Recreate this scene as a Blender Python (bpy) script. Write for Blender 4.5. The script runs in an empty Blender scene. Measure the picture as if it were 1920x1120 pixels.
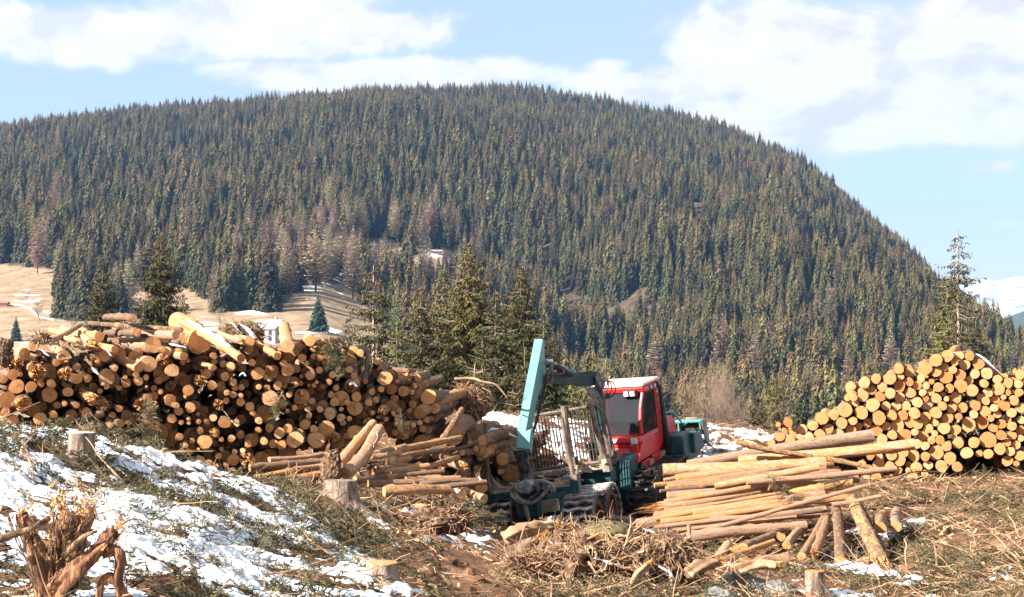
USE_HAZE = True; EXPO = 1.82
import bpy, math, random
import numpy as np
from mathutils import Vector, Matrix, Euler

R = random.Random(7)
NR = np.random.default_rng(11)
SC = bpy.context.scene
COL = SC.collection
F = 2955.0
PITCH = math.atan(60.0 / F)
CAMZ = 4.0
cP, sP = math.cos(PITCH), math.sin(PITCH)
SUN = Vector((-0.76, -0.42, 0.53)).normalized()

# ---------- picture <-> world ----------
def P(px, py, D):
    """world point seen at photo pixel px,py at distance D along +Y"""
    u = (px - 960.0) / F; v = (560.0 - py) / F
    dy = cP - sP * v; dz = sP + cP * v
    return Vector((D * u / dy, D, CAMZ + D * dz / dy))

def Pn(px, py, D):
    u = (px - 960.0) / F; v = (560.0 - py) / F
    dy = cP - sP * v; dz = sP + cP * v
    return D * u / dy, D + 0 * u, CAMZ + D * dz / dy

# ---------- noise ----------
def _hash(ix, iy, iz, seed):
    h = (ix.astype(np.int64) * 374761393 + iy.astype(np.int64) * 668265263 + iz.astype(np.int64) * 2147483647 + seed * 974634777) & 0xFFFFFFFF
    h = ((h ^ (h >> 13)) * 1274126177) & 0xFFFFFFFF
    h = ((h ^ (h >> 16)) * 2246822519) & 0xFFFFFFFF
    return ((h ^ (h >> 15)) & 0xFFFFFF) / float(0xFFFFFF)

def vnoise(x, y, z=None, seed=0):
    x = np.asarray(x, float); y = np.asarray(y, float)
    z = np.zeros_like(x) if z is None else np.asarray(z, float)
    ix, iy, iz = np.floor(x), np.floor(y), np.floor(z)
    fx, fy, fz = x - ix, y - iy, z - iz
    sx, sy, sz = (t * t * (3 - 2 * t) for t in (fx, fy, fz))
    r = 0
    for a in (0, 1):
        wx = sx if a else 1 - sx
        for b in (0, 1):
            wy = sy if b else 1 - sy
            for c in (0, 1):
                wz = sz if c else 1 - sz
                r = r + wx * wy * wz * _hash(ix + a, iy + b, iz + c, seed)
    return r * 2 - 1

def fbm(x, y, z=None, seed=0, oct=4, gain=0.5):
    s = 0; a = 1.0; t = 0
    for i in range(oct):
        k = 2.03 ** i
        s = s + a * vnoise(np.asarray(x) * k, np.asarray(y) * k, None if z is None else np.asarray(z) * k, seed + i * 17)
        t += a; a *= gain
    return s / t

# ---------- mesh helpers ----------
def tag(o, label=None, cat=None, group=None, kind=None):
    if label: o['label'] = label
    if cat: o['category'] = cat
    if group: o['group'] = group
    if kind: o['kind'] = kind
    return o

def empty(name, loc=(0, 0, 0)):
    o = bpy.data.objects.new(name, None); o.location = loc
    o.empty_display_size = 0.2
    COL.objects.link(o); return o

def link(name, me, parent=None, mats=None, loc=None):
    if mats:
        for m in mats: me.materials.append(m)
    o = bpy.data.objects.new(name, me); COL.objects.link(o)
    if parent: o.parent = parent
    if loc is not None: o.location = loc
    return o

def mesh_np(name, V, L, S, mi=None, smooth=False):
    """V (n,3); L flat loop verts; S loop starts"""
    me = bpy.data.meshes.new(name)
    me.vertices.add(len(V)); me.vertices.foreach_set('co', np.asarray(V, np.float32).ravel())
    me.loops.add(len(L)); me.loops.foreach_set('vertex_index', np.asarray(L, np.int32))
    me.polygons.add(len(S)); me.polygons.foreach_set('loop_start', np.asarray(S, np.int32))
    if mi is not None: me.polygons.foreach_set('material_index', np.asarray(mi, np.int32))
    me.polygons.foreach_set('use_smooth', np.full(len(S), bool(smooth)))
    me.update(calc_edges=True)
    return me

class Geo:
    """collects faces of one mesh"""
    def __init__(s): s.V = []; s.Fc = []; s.M = []; s.n = 0
    def add(s, verts, faces, mi=0):
        b = s.n
        s.V.extend([tuple(v) for v in verts]); s.n += len(verts)
        for f in faces: s.Fc.append([b + i for i in f]); s.M.append(mi)
        return s
    def box(s, c, d, M=None, mi=0, taper=(1, 1)):
        """centre c, full size d, optional matrix, taper of the +z end in x,y"""
        vs = []
        for z in (-.5, .5):
            tx, ty = (taper if z > 0 else (1, 1))
            for x, y in ((-.5, -.5), (.5, -.5), (.5, .5), (-.5, .5)):
                v = Vector((c[0] + x * d[0] * tx, c[1] + y * d[1] * ty, c[2] + z * d[2]))
                vs.append(M @ v if M else v)
        return s.add(vs, [(3, 2, 1, 0), (4, 5, 6, 7), (0, 1, 5, 4), (1, 2, 6, 5), (2, 3, 7, 6), (3, 0, 4, 7)], mi)
    def prism(s, pts, a, b, axis='x', M=None, mi=0):
        """polygon pts (2D) extruded from a to b along axis"""
        n = len(pts); vs = []
        for t in (a, b):
            for p in pts:
                v = {'x': Vector((t, p[0], p[1])), 'y': Vector((p[0], t, p[1])), 'z': Vector((p[0], p[1], t))}[axis]
                vs.append(M @ v if M else v)
        fs = [tuple(range(n))[::-1], tuple(range(n, 2 * n))] + [(i, (i + 1) % n, n + (i + 1) % n, n + i) for i in range(n)]
        return s.add(vs, fs, mi)
    def tube(s, pts, rad, seg=8, M=None, mi=0, cap=True, jit=0, jf=3.0, seed=0, flat=1.0):
        pts = [Vector(p) for p in pts]
        if M: pts = [M @ p for p in pts]
        n = len(pts)
        if not hasattr(rad, '__len__'): rad = [rad] * n
        b = s.n; up = None; rings = []
        for i, p in enumerate(pts):
            t = (pts[min(i + 1, n - 1)] - pts[max(i - 1, 0)])
            if t.length < 1e-9: t = Vector((0, 0, 1))
            t.normalize()
            if up is None:
                up = t.orthogonal().normalized()
            up = (up - t * up.dot(t))
            if up.length < 1e-6: up = t.orthogonal()
            up.normalize(); sd = t.cross(up)
            ring = []
            for k in range(seg):
                a = 2 * math.pi * k / seg
                rr = rad[i]
                if jit:
                    q = p * jf
                    rr *= 1 + jit * float(vnoise(q.x + 9 * math.cos(a) * .25 * 2, q.y + 9 * math.sin(a) * .25 * 2, q.z * .6, seed))
                ring.append(p + up * math.cos(a) * rr * flat + sd * math.sin(a) * rr)
            rings.append(ring)
        vs = [v for r in rings for v in r]
        fs = [(i * seg + k, i * seg + (k + 1) % seg, (i + 1) * seg + (k + 1) % seg, (i + 1) * seg + k) for i in range(n - 1) for k in range(seg)]
        if cap:
            fs.append(tuple(range(seg))[::-1]); fs.append(tuple((n - 1) * seg + k for k in range(seg)))
        return s.add(vs, fs, mi)
    def mesh(s, name, smooth=False):
        V = np.array(s.V, float).reshape(-1, 3)
        L = [i for f in s.Fc for i in f]; S = np.cumsum([0] + [len(f) for f in s.Fc[:-1]])
        return mesh_np(name, V, L, S, s.M, smooth)
    def build(s, name, mats, parent=None, smooth=False, bevel=0, world=True, autos=None):
        if not isinstance(mats, (list, tuple)): mats = [mats]
        if parent is not None and world:
            off = parent_off(parent)
            s.V = [(v[0] - off.x, v[1] - off.y, v[2] - off.z) for v in s.V]
        o = link(name, s.mesh(name, smooth), parent, mats)
        if bevel:
            m = o.modifiers.new('b', 'BEVEL'); m.width = bevel; m.segments = 1; m.limit_method = 'ANGLE'; m.angle_limit = 0.6
        return o

def parent_off(p):
    o = Vector((0, 0, 0))
    while p is not None:
        o += p.location; p = p.parent
    return o

def geo_arrays(g):
    V = np.array(g.V, float).reshape(-1, 3)
    L = np.array([i for f in g.Fc for i in f]); n = np.array([len(f) for f in g.Fc])
    return V, L, n, np.array(g.M)

def scatter_merge(tmpls, which, mats4):
    """merge copies: tmpls list of (V,L,n,M); which (k,) template index; mats4 (k,4,4)"""
    Vs, Ls, Ns, Ms = [], [], [], []; base = 0
    for t, (V, L, n, M) in enumerate(tmpls):
        idx = np.nonzero(which == t)[0]
        if len(idx) == 0: continue
        A = mats4[idx]
        W = np.einsum('kij,vj->kvi', A[:, :3, :3], V) + A[:, None, :3, 3]
        k = len(idx)
        Vs.append(W.reshape(-1, 3))
        Ls.append((L[None, :] + (np.arange(k) * len(V))[:, None] + base).ravel())
        Ns.append(np.tile(n, k)); Ms.append(np.tile(M, k))
        base += k * len(V)
    V = np.concatenate(Vs); L = np.concatenate(Ls); n = np.concatenate(Ns); M = np.concatenate(Ms)
    S = np.concatenate([[0], np.cumsum(n)[:-1]])
    return V, L, S, M

def rotmats(k, yaw, pitch=None, roll=None):
    """(k,3,3) Rz(yaw) Rx(pitch) Ry(roll)"""
    z = np.zeros(k); pitch = z if pitch is None else pitch; roll = z if roll is None else roll
    def mk(a, ax):
        c, s = np.cos(a), np.sin(a); m = np.zeros((k, 3, 3))
        i, j, l = {'z': (0, 1, 2), 'x': (1, 2, 0), 'y': (2, 0, 1)}[ax]
        m[:, i, i] = c; m[:, i, j] = -s; m[:, j, i] = s; m[:, j, j] = c; m[:, l, l] = 1
        return m
    return mk(yaw, 'z') @ mk(pitch, 'x') @ mk(roll, 'y')

def mats4(pos, Rm, sc):
    k = len(pos); A = np.zeros((k, 4, 4)); A[:, 3, 3] = 1
    sc = np.asarray(sc)
    if sc.ndim == 1: A[:, :3, :3] = Rm * sc[:, None, None]
    else: A[:, :3, :3] = Rm * sc[:, None, :]
    A[:, :3, 3] = pos
    return A

# ---------- materials ----------
def nd(nt, typ, **kw):
    n = nt.nodes.new(typ)
    for k, v in kw.items():
        if k in ('operation', 'blend_type', 'data_type', 'noise_dimensions', 'wave_type', 'bands_direction', 'feature', 'musgrave_type', 'mode', 'interpolation_type', 'sky_type'):
            setattr(n, k, v)
        else:
            n.inputs[k].default_value = v
    return n

def math_n(nt, op, a, b=None, c=None, clamp=False):
    n = nt.nodes.new('ShaderNodeMath'); n.operation = op; n.use_clamp = clamp
    for i, v in enumerate((a, b, c)):
        if v is None: continue
        if isinstance(v, (int, float)): n.inputs[i].default_value = v
        else: nt.links.new(v, n.inputs[i])
    return n.outputs[0]

def mixc(nt, f, a, b, bt='MIX'):
    n = nt.nodes.new('ShaderNodeMix'); n.data_type = 'RGBA'; n.blend_type = bt
    for i, v in ((0, f), (6, a), (7, b)):
        if isinstance(v, (int, float)): n.inputs[i].default_value = v
        elif isinstance(v, (tuple, list)): n.inputs[i].default_value = (*v, 1) if len(v) == 3 else v
        else: nt.links.new(v, n.inputs[i])
    return n.outputs[2]

def ramp(nt, fac, stops, interp='LINEAR'):
    n = nt.nodes.new('ShaderNodeValToRGB'); n.color_ramp.interpolation = interp
    e = n.color_ramp.elements
    while len(e) < len(stops): e.new(0.5)
    for i, (p, c) in enumerate(stops):
        e[i].position = p; e[i].color = (*c, 1) if len(c) == 3 else c
    nt.links.new(fac, n.inputs[0]); return n.outputs[0]

def newmat(name):
    m = bpy.data.materials.new(name); m.use_nodes = True; nt = m.node_tree
    b = nt.nodes['Principled BSDF']; return m, nt, b

def noise(nt, vec, scale, detail=4, rough=0.55, dist=0.0):
    n = nt.nodes.new('ShaderNodeTexNoise'); n.inputs['Scale'].default_value = scale
    n.inputs['Detail'].default_value = detail; n.inputs['Roughness'].default_value = rough
    n.inputs['Distortion'].default_value = dist
    if vec is not None: nt.links.new(vec, n.inputs['Vector'])
    return n.outputs[0]

def coords(nt, kind='Object', scale=(1, 1, 1)):
    t = nt.nodes.new('ShaderNodeTexCoord'); mp = nt.nodes.new('ShaderNodeMapping')
    mp.inputs['Scale'].default_value = scale; nt.links.new(t.outputs[kind], mp.inputs[0])
    return mp.outputs[0]

def wcoords(nt, scale=(1, 1, 1)):
    t = nt.nodes.new('ShaderNodeNewGeometry'); mp = nt.nodes.new('ShaderNodeMapping')
    mp.inputs['Scale'].default_value = scale; nt.links.new(t.outputs['Position'], mp.inputs[0])
    return mp.outputs[0]

def rnd(nt, island=True):
    o = nt.nodes.new('ShaderNodeObjectInfo')
    if not island: return o.outputs['Random']
    g = nt.nodes.new('ShaderNodeNewGeometry')
    return math_n(nt, 'FRACT', math_n(nt, 'ADD', math_n(nt, 'MULTIPLY', o.outputs['Random'], 3.7), g.outputs['Random Per Island']))

def bump(nt, b, h, strength=0.4, dist=0.02):
    n = nt.nodes.new('ShaderNodeBump'); n.inputs['Strength'].default_value = strength
    n.inputs['Distance'].default_value = dist
    nt.links.new(h, n.inputs['Height']); nt.links.new(n.outputs[0], b.inputs['Normal'])

def simple(name, stops, scale=5, rough=0.8, bs=0.0, bd=0.01, vec='Object', vs=(1, 1, 1), rand=0.0, island=True, metal=0.0, detail=5, spec=None):
    m, nt, b = newmat(name)
    v = wcoords(nt, vs) if vec == 'World' else coords(nt, vec, vs)
    f = noise(nt, v, scale, detail, 0.6)
    c = ramp(nt, f, [(0.3 + 0.4 * i / max(1, len(stops) - 1), s) for i, s in enumerate(stops)])
    if rand:
        r = rnd(nt, island)
        k = math_n(nt, 'ADD', math_n(nt, 'MULTIPLY', r, 2 * rand), 1 - rand)
        h = nt.nodes.new('ShaderNodeHueSaturation'); nt.links.new(k, h.inputs['Value']); nt.links.new(c, h.inputs['Color']); c = h.outputs[0]
    nt.links.new(c, b.inputs['Base Color'])
    b.inputs['Roughness'].default_value = rough; b.inputs['Metallic'].default_value = metal
    if spec is not None: b.inputs['Specular IOR Level'].default_value = spec
    if bs: bump(nt, b, f, bs, bd)
    return m

MAT = {}
# ground soil, bark litter
def mk_ground():
    m, nt, b = newmat('soil')
    w = wcoords(nt)
    n1 = noise(nt, w, 0.55, 5, 0.6); n2 = noise(nt, w, 5.0, 8, 0.7); n3 = noise(nt, w, 26, 5, 0.7)
    f = math_n(nt, 'ADD', math_n(nt, 'MULTIPLY', n1, 0.45), math_n(nt, 'MULTIPLY', n2, 0.55))
    c = ramp(nt, f, [(0.32, (0.022, 0.010, 0.006)), (0.45, (0.075, 0.034, 0.019)), (0.55, (0.165, 0.08, 0.043)), (0.68, (0.34, 0.20, 0.11))])
    c2 = mixc(nt, ramp(nt, n3, [(0.45, (0, 0, 0)), (0.62, (1, 1, 1))]), c, (0.20, 0.115, 0.06))
    c3 = mixc(nt, 0.55, c, c2)
    nt.links.new(c3, b.inputs['Base Color']); b.inputs['Roughness'].default_value = 0.95
    b.inputs['Specular IOR Level'].default_value = 0.15
    bump(nt, b, math_n(nt, 'ADD', n2, math_n(nt, 'MULTIPLY', n3, 0.4)), 0.8, 0.06)
    return m
MAT['soil'] = mk_ground()

def mk_snow():
    m, nt, b = newmat('snow')
    w = wcoords(nt)
    n1 = noise(nt, w, 1.6, 4); n2 = noise(nt, w, 14, 6, 0.7)
    c = ramp(nt, n2, [(0.3, (0.66, 0.67, 0.70)), (0.5, (0.84, 0.85, 0.87)), (0.72, (0.88, 0.88, 0.89))])
    dirt = ramp(nt, noise(nt, w, 38, 3, 0.6), [(0.655, (0, 0, 0)), (0.70, (1, 1, 1))])
    c = mixc(nt, math_n(nt, 'MULTIPLY', dirt, 0.75), c, (0.22, 0.15, 0.08))
    nt.links.new(c, b.inputs['Base Color']); b.inputs['Roughness'].default_value = 0.55
    b.inputs['Subsurface Weight'].default_value = 0.0
    bump(nt, b, math_n(nt, 'ADD', n1, math_n(nt, 'MULTIPLY', n2, 0.5)), 0.5, 0.06)
    return m
MAT['snow'] = mk_snow()

def mk_bark(name, a, b2, peel, pe=0.5, vs=(1.5, 13, 1.5)):
    m, nt, b = newmat(name)
    v = coords(nt, 'Object', vs)
    r = rnd(nt, False)
    n1 = noise(nt, v, 1.2, 4, 0.6); n2 = noise(nt, v, 7, 6, 0.7)
    # knots
    vo = nt.nodes.new('ShaderNodeTexVoronoi'); vo.inputs['Scale'].default_value = 1.6; nt.links.new(v, vo.inputs['Vector'])
    knot = ramp(nt, vo.outputs['Distance'], [(0.10, (1, 1, 1)), (0.16, (0, 0, 0))])
    c = mixc(nt, ramp(nt, n2, [(0.35, (0, 0, 0)), (0.65, (1, 1, 1))]), a, b2)
    off = math_n(nt, 'MULTIPLY', math_n(nt, 'SUBTRACT', r, 0.5), 0.16)
    n3 = noise(nt, v, 3.2, 5, 0.65)
    f = math_n(nt, 'ADD', math_n(nt, 'ADD', math_n(nt, 'MULTIPLY', n1, 0.5), math_n(nt, 'MULTIPLY', n3, 0.5)), off)
    f = math_n(nt, 'ADD', math_n(nt, 'MULTIPLY', math_n(nt, 'SUBTRACT', f, 0.5), 1.7), 0.5)
    pm = ramp(nt, f, [(pe, (0, 0, 0)), (pe + 0.05, (1, 1, 1))])
    dk = ramp(nt, noise(nt, v, 2.3, 5, 0.7), [(0.54, (0, 0, 0)), (0.62, (1, 1, 1))])
    pc = mixc(nt, n2, peel, tuple(x * 0.6 for x in peel))
    c = mixc(nt, math_n(nt, 'MULTIPLY', dk, 0.65), c, tuple(x * 0.45 for x in a))
    c = mixc(nt, pm, c, pc)
    c = mixc(nt, math_n(nt, 'MULTIPLY', knot, 0.75), c, (0.06, 0.03, 0.015))
    h = nt.nodes.new('ShaderNodeHueSaturation')
    nt.links.new(math_n(nt, 'ADD', math_n(nt, 'MULTIPLY', r, 0.5), 0.75), h.inputs['Value']); nt.links.new(c, h.inputs['Color'])
    nt.links.new(h.outputs[0], b.inputs['Base Color']); b.inputs['Roughness'].default_value = 0.85
    b.inputs['Specular IOR Level'].default_value = 0.2
    bump(nt, b, math_n(nt, 'SUBTRACT', n2, math_n(nt, 'MULTIPLY', pm, 0.25)), 0.6, 0.05)
    return m
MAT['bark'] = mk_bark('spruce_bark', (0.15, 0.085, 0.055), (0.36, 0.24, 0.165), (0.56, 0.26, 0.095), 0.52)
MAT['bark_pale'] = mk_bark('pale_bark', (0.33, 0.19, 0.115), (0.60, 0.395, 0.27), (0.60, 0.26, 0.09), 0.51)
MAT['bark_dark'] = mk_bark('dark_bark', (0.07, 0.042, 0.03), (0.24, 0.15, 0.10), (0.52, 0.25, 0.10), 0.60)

def mk_end(name, base, dark, bright):
    m, nt, b = newmat(name)
    t = nt.nodes.new('ShaderNodeTexCoord')
    sx = nt.nodes.new('ShaderNodeSeparateXYZ'); nt.links.new(t.outputs['Object'], sx.inputs[0])
    r = rnd(nt, True)
    g = nt.nodes.new('ShaderNodeNewGeometry')
    nz = noise(nt, g.outputs['Position'], 9, 4, 0.6)
    nf = noise(nt, g.outputs['Position'], 60, 3, 0.6)
    d = math_n(nt, 'SQRT', math_n(nt, 'ADD', math_n(nt, 'POWER', math_n(nt, 'ABSOLUTE', sx.outputs[0]), 2.0), math_n(nt, 'POWER', math_n(nt, 'ABSOLUTE', sx.outputs[2]), 2.0)))
    rings = math_n(nt, 'SINE', math_n(nt, 'ADD', math_n(nt, 'MULTIPLY', d, 42.0), math_n(nt, 'MULTIPLY', nz, 7.0)))
    rr = math_n(nt, 'MULTIPLY', math_n(nt, 'ADD', rings, 1.0), 0.15)
    c = ramp(nt, r, [(0.0, dark), (0.14, tuple(0.6*x+0.4*y for x, y in zip(dark, base))), (0.3, base), (0.6, base), (0.8, tuple((x + y) / 2 for x, y in zip(base, bright))), (1.0, bright)])
    c = mixc(nt, rr, c, tuple(x * 0.45 for x in base))
    c = mixc(nt, math_n(nt, 'MULTIPLY', ramp(nt, nz, [(0.52, (0, 0, 0)), (0.66, (1, 1, 1))]), 0.45), c, tuple(x * 0.62 for x in dark))
    c = mixc(nt, math_n(nt, 'MULTIPLY', ramp(nt, nf, [(0.4, (0, 0, 0)), (0.7, (1, 1, 1))]), 0.18), c, bright)
    heart = ramp(nt, d, [(0.05, (1, 1, 1)), (0.12, (0, 0, 0))])
    c = mixc(nt, math_n(nt, 'MULTIPLY', heart, 0.55), c, (0.16, 0.07, 0.02))
    # drying crack from the heart, another direction per log
    an = math_n(nt, 'ARCTAN2', sx.outputs[0], sx.outputs[2])
    q = math_n(nt, 'ABSOLUTE', math_n(nt, 'SINE', math_n(nt, 'ADD', math_n(nt, 'MULTIPLY', an, 0.5), math_n(nt, 'MULTIPLY', r, 20.0))))
    cr = math_n(nt, 'MULTIPLY', math_n(nt, 'LESS_THAN', math_n(nt, 'MULTIPLY', q, math_n(nt, 'ADD', d, 0.05)), 0.016), math_n(nt, 'LESS_THAN', d, 0.62))
    cr = math_n(nt, 'MULTIPLY', cr, math_n(nt, 'GREATER_THAN', r, 0.45))
    c = mixc(nt, math_n(nt, 'MULTIPLY', cr, 0.7), c, (0.10, 0.04, 0.015))
    nt.links.new(c, b.inputs['Base Color']); b.inputs['Roughness'].default_value = 0.8
    b.inputs['Specular IOR Level'].default_value = 0.2
    bump(nt, b, math_n(nt, 'ADD', rings, math_n(nt, 'MULTIPLY', nf, 3.0)), 0.25, 0.006)
    return m
MAT['end_orange'] = mk_end('sawn_wood_orange', (0.68, 0.305, 0.115), (0.34, 0.125, 0.036), (0.76, 0.42, 0.205))
MAT['end_pale'] = mk_end('sawn_wood_pale', (0.52, 0.218, 0.078), (0.38, 0.125, 0.034), (0.60, 0.305, 0.14))
MAT['splinter'] = simple('splintered_wood', [(0.24, 0.09, 0.025), (0.52, 0.24, 0.07), (0.72, 0.46, 0.21)], 3, 0.85, 0.6, 0.03, rand=0.2, vs=(3, 3, 3))
MAT['dead_wood'] = simple('weathered_stick', [(0.12, 0.06, 0.03), (0.30, 0.17, 0.09), (0.50, 0.34, 0.20)], 3, 0.9, 0.3, 0.01, rand=0.35)
MAT['dark_stick'] = simple('dark_stick', [(0.09, 0.05, 0.03), (0.22, 0.13, 0.08)], 6, 0.9, 0.3, 0.01, rand=0.3)
MAT['root'] = simple('torn_root_wood', [(0.022, 0.011, 0.006), (0.12, 0.06, 0.03), (0.36, 0.22, 0.12)], 13, 0.9, 1.0, 0.05, rand=0.15)
MAT['red_wood'] = simple('red_brown_torn_wood', [(0.03, 0.012, 0.006), (0.14, 0.05, 0.02), (0.44, 0.20, 0.075)], 16, 0.85, 1.0, 0.03, vs=(1.4, 1.4, 0.3))
MAT['stump_bark'] = simple('stump_bark', [(0.07, 0.045, 0.032), (0.21, 0.145, 0.105), (0.40, 0.30, 0.22)], 16, 0.9, 1.0, 0.04, vs=(1, 1, 0.3))
MAT['needles'] = simple('cut_spruce_needles', [(0.022, 0.022, 0.009), (0.078, 0.068, 0.028), (0.24, 0.18, 0.085)], 4, 0.7, rand=0.45, vec='World', spec=0.3)
MAT['moss'] = simple('moss', [(0.035, 0.028, 0.012), (0.11, 0.08, 0.035), (0.23, 0.165, 0.08)], 9, 0.95, 0.7, 0.04)
MAT['rock'] = simple('lichen_rock', [(0.05, 0.045, 0.035), (0.17, 0.155, 0.125), (0.42, 0.40, 0.36)], 4, 0.9, 0.8, 0.06)
MAT['chip'] = simple('wood_chip', [(0.26, 0.12, 0.045), (0.50, 0.29, 0.13), (0.68, 0.48, 0.27)], 2, 0.8, rand=0.35, vec='World')
# ================= near ground =================
CP = [  # px, py, distance: what the photo shows of the near ground
 (-250,790,16.6),(0,798,17),(130,822,17.5),(250,846,18.2),(330,868,19),(430,905,20.5),(500,938,21.5),(560,958,22),
 (-250,1120,10.6),(0,1120,11),(200,1120,11.5),(400,1120,12.5),(600,1120,14),(715,1092,15.2),(830,1120,16),(960,1120,17),(1150,1120,17),(1400,1120,18),(1700,1120,19),(1920,1120,19),(2150,1120,19),
 (0,950,13.6),(200,980,14),(400,1000,15.4),(600,1020,17.2),(690,1020,18.6),(600,965,21.5),(660,935,24),
 (-250,900,26),(0,905,25.5),(200,905,25.5),(0,878,20.5),(300,905,23),(400,912,26),(600,925,27.5),(760,925,29),
 (830,1050,19.5),(860,1028,24),(900,1008,30),(960,1002,34),(1110,1015,33.5),(1010,1050,24),(1010,960,38),
 (1440,1060,22),(1700,1060,22),(1920,1060,22.3),(1330,1075,21),(1200,1060,22),(1300,1030,25.5),(1600,1000,26.5),(1900,980,27),
 (1650,908,33.5),(1800,897,34),(1920,888,34.5),(2150,885,34.5),(1450,905,34),(1215,945,37.5),
 (1300,850,42),(1360,835,41),(1300,796,46),(1400,812,45),(1250,800,48),(960,778,43),(860,800,40),(700,800,42),(400,810,42),(0,810,42),(1100,800,47),(1600,830,46),(1850,830,46),(2150,830,46),
 (-250,820,55),(300,830,56),(800,830,56),(1300,830,56),(1800,850,56),(2200,860,56),
 (-250,900,72),(500,900,74),(1000,900,74),(1500,910,74),(2200,930,74),
]
_c = np.array([tuple(P(*c)) for c in CP])
def _tps(d2): return np.where(d2 < 1e-12, 0, 0.5 * d2 * np.log(np.maximum(d2, 1e-12)))
_n = len(_c)
_K = _tps(((_c[:, None, :2] - _c[None, :, :2]) ** 2).sum(-1)) + np.eye(_n) * 0.35
_Pm = np.hstack([np.ones((_n, 1)), _c[:, :2]])
_A = np.zeros((_n + 3, _n + 3)); _A[:_n, :_n] = _K; _A[:_n, _n:] = _Pm; _A[_n:, :_n] = _Pm.T
_w = np.linalg.solve(_A, np.concatenate([_c[:, 2], np.zeros(3)]))

def gbase(x, y):
    x = np.asarray(x, float); y = np.asarray(y, float); sh = x.shape
    x = x.ravel(); y = y.ravel(); out = np.empty(len(x))
    for i in range(0, len(x), 40000):
        a, b = x[i:i + 40000], y[i:i + 40000]
        d2 = (a[:, None] - _c[None, :, 0]) ** 2 + (b[:, None] - _c[None, :, 1]) ** 2
        out[i:i + 40000] = _tps(d2) @ _w[:_n] + _w[_n] + _w[_n + 1] * a + _w[_n + 2] * b
    return out.reshape(sh)

def ground(x, y, fine=True):
    z = gbase(x, y)
    z = z + 0.16 * fbm(np.asarray(x) * 0.7, np.asarray(y) * 0.7, seed=3, oct=3)
    if fine:
        z = z + 0.07 * fbm(np.asarray(x) * 3.1, np.asarray(y) * 3.1, seed=5, oct=4, gain=0.6)
    return z
def gz(x, y): return float(ground(np.array([x]), np.array([y]))[0])
_rowD = np.concatenate([np.arange(9.5, 60, 0.12)])
def hit(px, py, lo=9.5):
    """where the view ray through a photo pixel meets the near ground"""
    x, y, z = Pn(px, py, _rowD)
    g = ground(x, y, False)
    k = np.nonzero((z < g) & (_rowD >= lo))[0]
    D = _rowD[k[0]] if len(k) else 50.0
    p = P(px, py, D); p.z = gz(p.x, p.y); return p

def grid_px(px0, px1, npx, Ds):
    px = np.linspace(px0, px1, npx)
    u = (px - 960) / F
    X = Ds[:, None] * u[None, :]; Y = np.repeat(Ds[:, None], npx, 1)
    return X, Y
def grid_faces(nr, nc, keep=None):
    i = np.arange(nr - 1)[:, None] * nc + np.arange(nc - 1)[None, :]
    q = np.stack([i, i + 1, i + nc + 1, i + nc], -1).reshape(-1, 4)
    if keep is not None: q = q[keep.ravel()]
    return q
def quads_mesh(name, V, q, smooth=True, mi=None):
    used = np.unique(q); mp = np.zeros(len(V), np.int64); mp[used] = np.arange(len(used))
    return mesh_np(name, V[used], mp[q].ravel(), np.arange(len(q)) * 4, mi, smooth)

Dg = np.concatenate([np.geomspace(8.0, 36, 330), np.geomspace(36.2, 76, 70)])
X, Y = grid_px(-500, 2420, 600, Dg)
Z = ground(X, Y)
q = grid_faces(len(Dg), 600)
tag(link('ground', quads_mesh('ground', np.stack([X, Y, Z], -1).reshape(-1, 3), q), None, [MAT['soil']]), 'brown logged soil strewn with bark and chips', kind='structure')

# ================= mountain =================
RPX = [-900,-500,-200,0,100,250,380,480,600,700,850,980,1050,1150,1250,1350,1420,1480,1540,1580,1640,1700,1760,1800,1860,1920,2050,2300,2600]
RPY = [470,380,310,262,241,220,205,199,187,178,175,175,184,197,219,243,273,297,345,384,437,494,556,588,645,700,790,900,980]
RD_x = [-900, 0, 1200, 1500, 1760, 1920, 2200, 2600]; RD = [1900, 2150, 2200, 2000, 1650, 1400, 1150, 1000]
P0_x = [-900, 0, 600, 800, 1100, 1400, 2600]; P0 = [640, 648, 640, 700, 830, 850, 880]
def mtn(px, s):
    """px column, s 0..1 from valley edge to ridge -> x,y,z, photo row"""
    pr = np.interp(px, RPX, RPY) + np.interp(px, [0, 300, 1400, 1600], [6, 13, 13, 4]); dr = np.interp(px, RD_x, RD); p0 = np.interp(px, P0_x, P0)
    D0 = np.interp(px, [0, 650, 1100], [600, 600, 520])
    D = D0 + (dr - D0) * s
    c = np.clip(s, 0, 1)
    ex = np.interp(px, [0, 650, 1000, 2600], [2.3, 2.0, 1.7, 1.6])
    py = pr + (p0 - pr) * (1 - c) ** ex
    x, y, z = Pn(px, py, D)
    # spurs and gullies running down the slope
    a = 74 * np.sin(np.clip(c * 1.25, 0, 1) * math.pi) * np.interp(px, [500, 900], [0.35, 1.0])
    wv = x + 0.35 * (D - 900)
    z = z + a * 0.8 * (vnoise(wv / 210.0, D / 900.0, seed=41)) + a * 0.30 * fbm(wv / 75.0, D / 260.0, seed=44, oct=2)
    z = z - np.where(s > 1, (s - 1) * 700, 0)
    return x, y, z
sS = np.concatenate([np.linspace(0, 1, 170), 1 + np.geomspace(0.005, 0.5, 14)])
pxs = np.linspace(-900, 2600, 420)
PX, SS = np.meshgrid(pxs, sS)
X, Y, Z = mtn(PX, SS)
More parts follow.
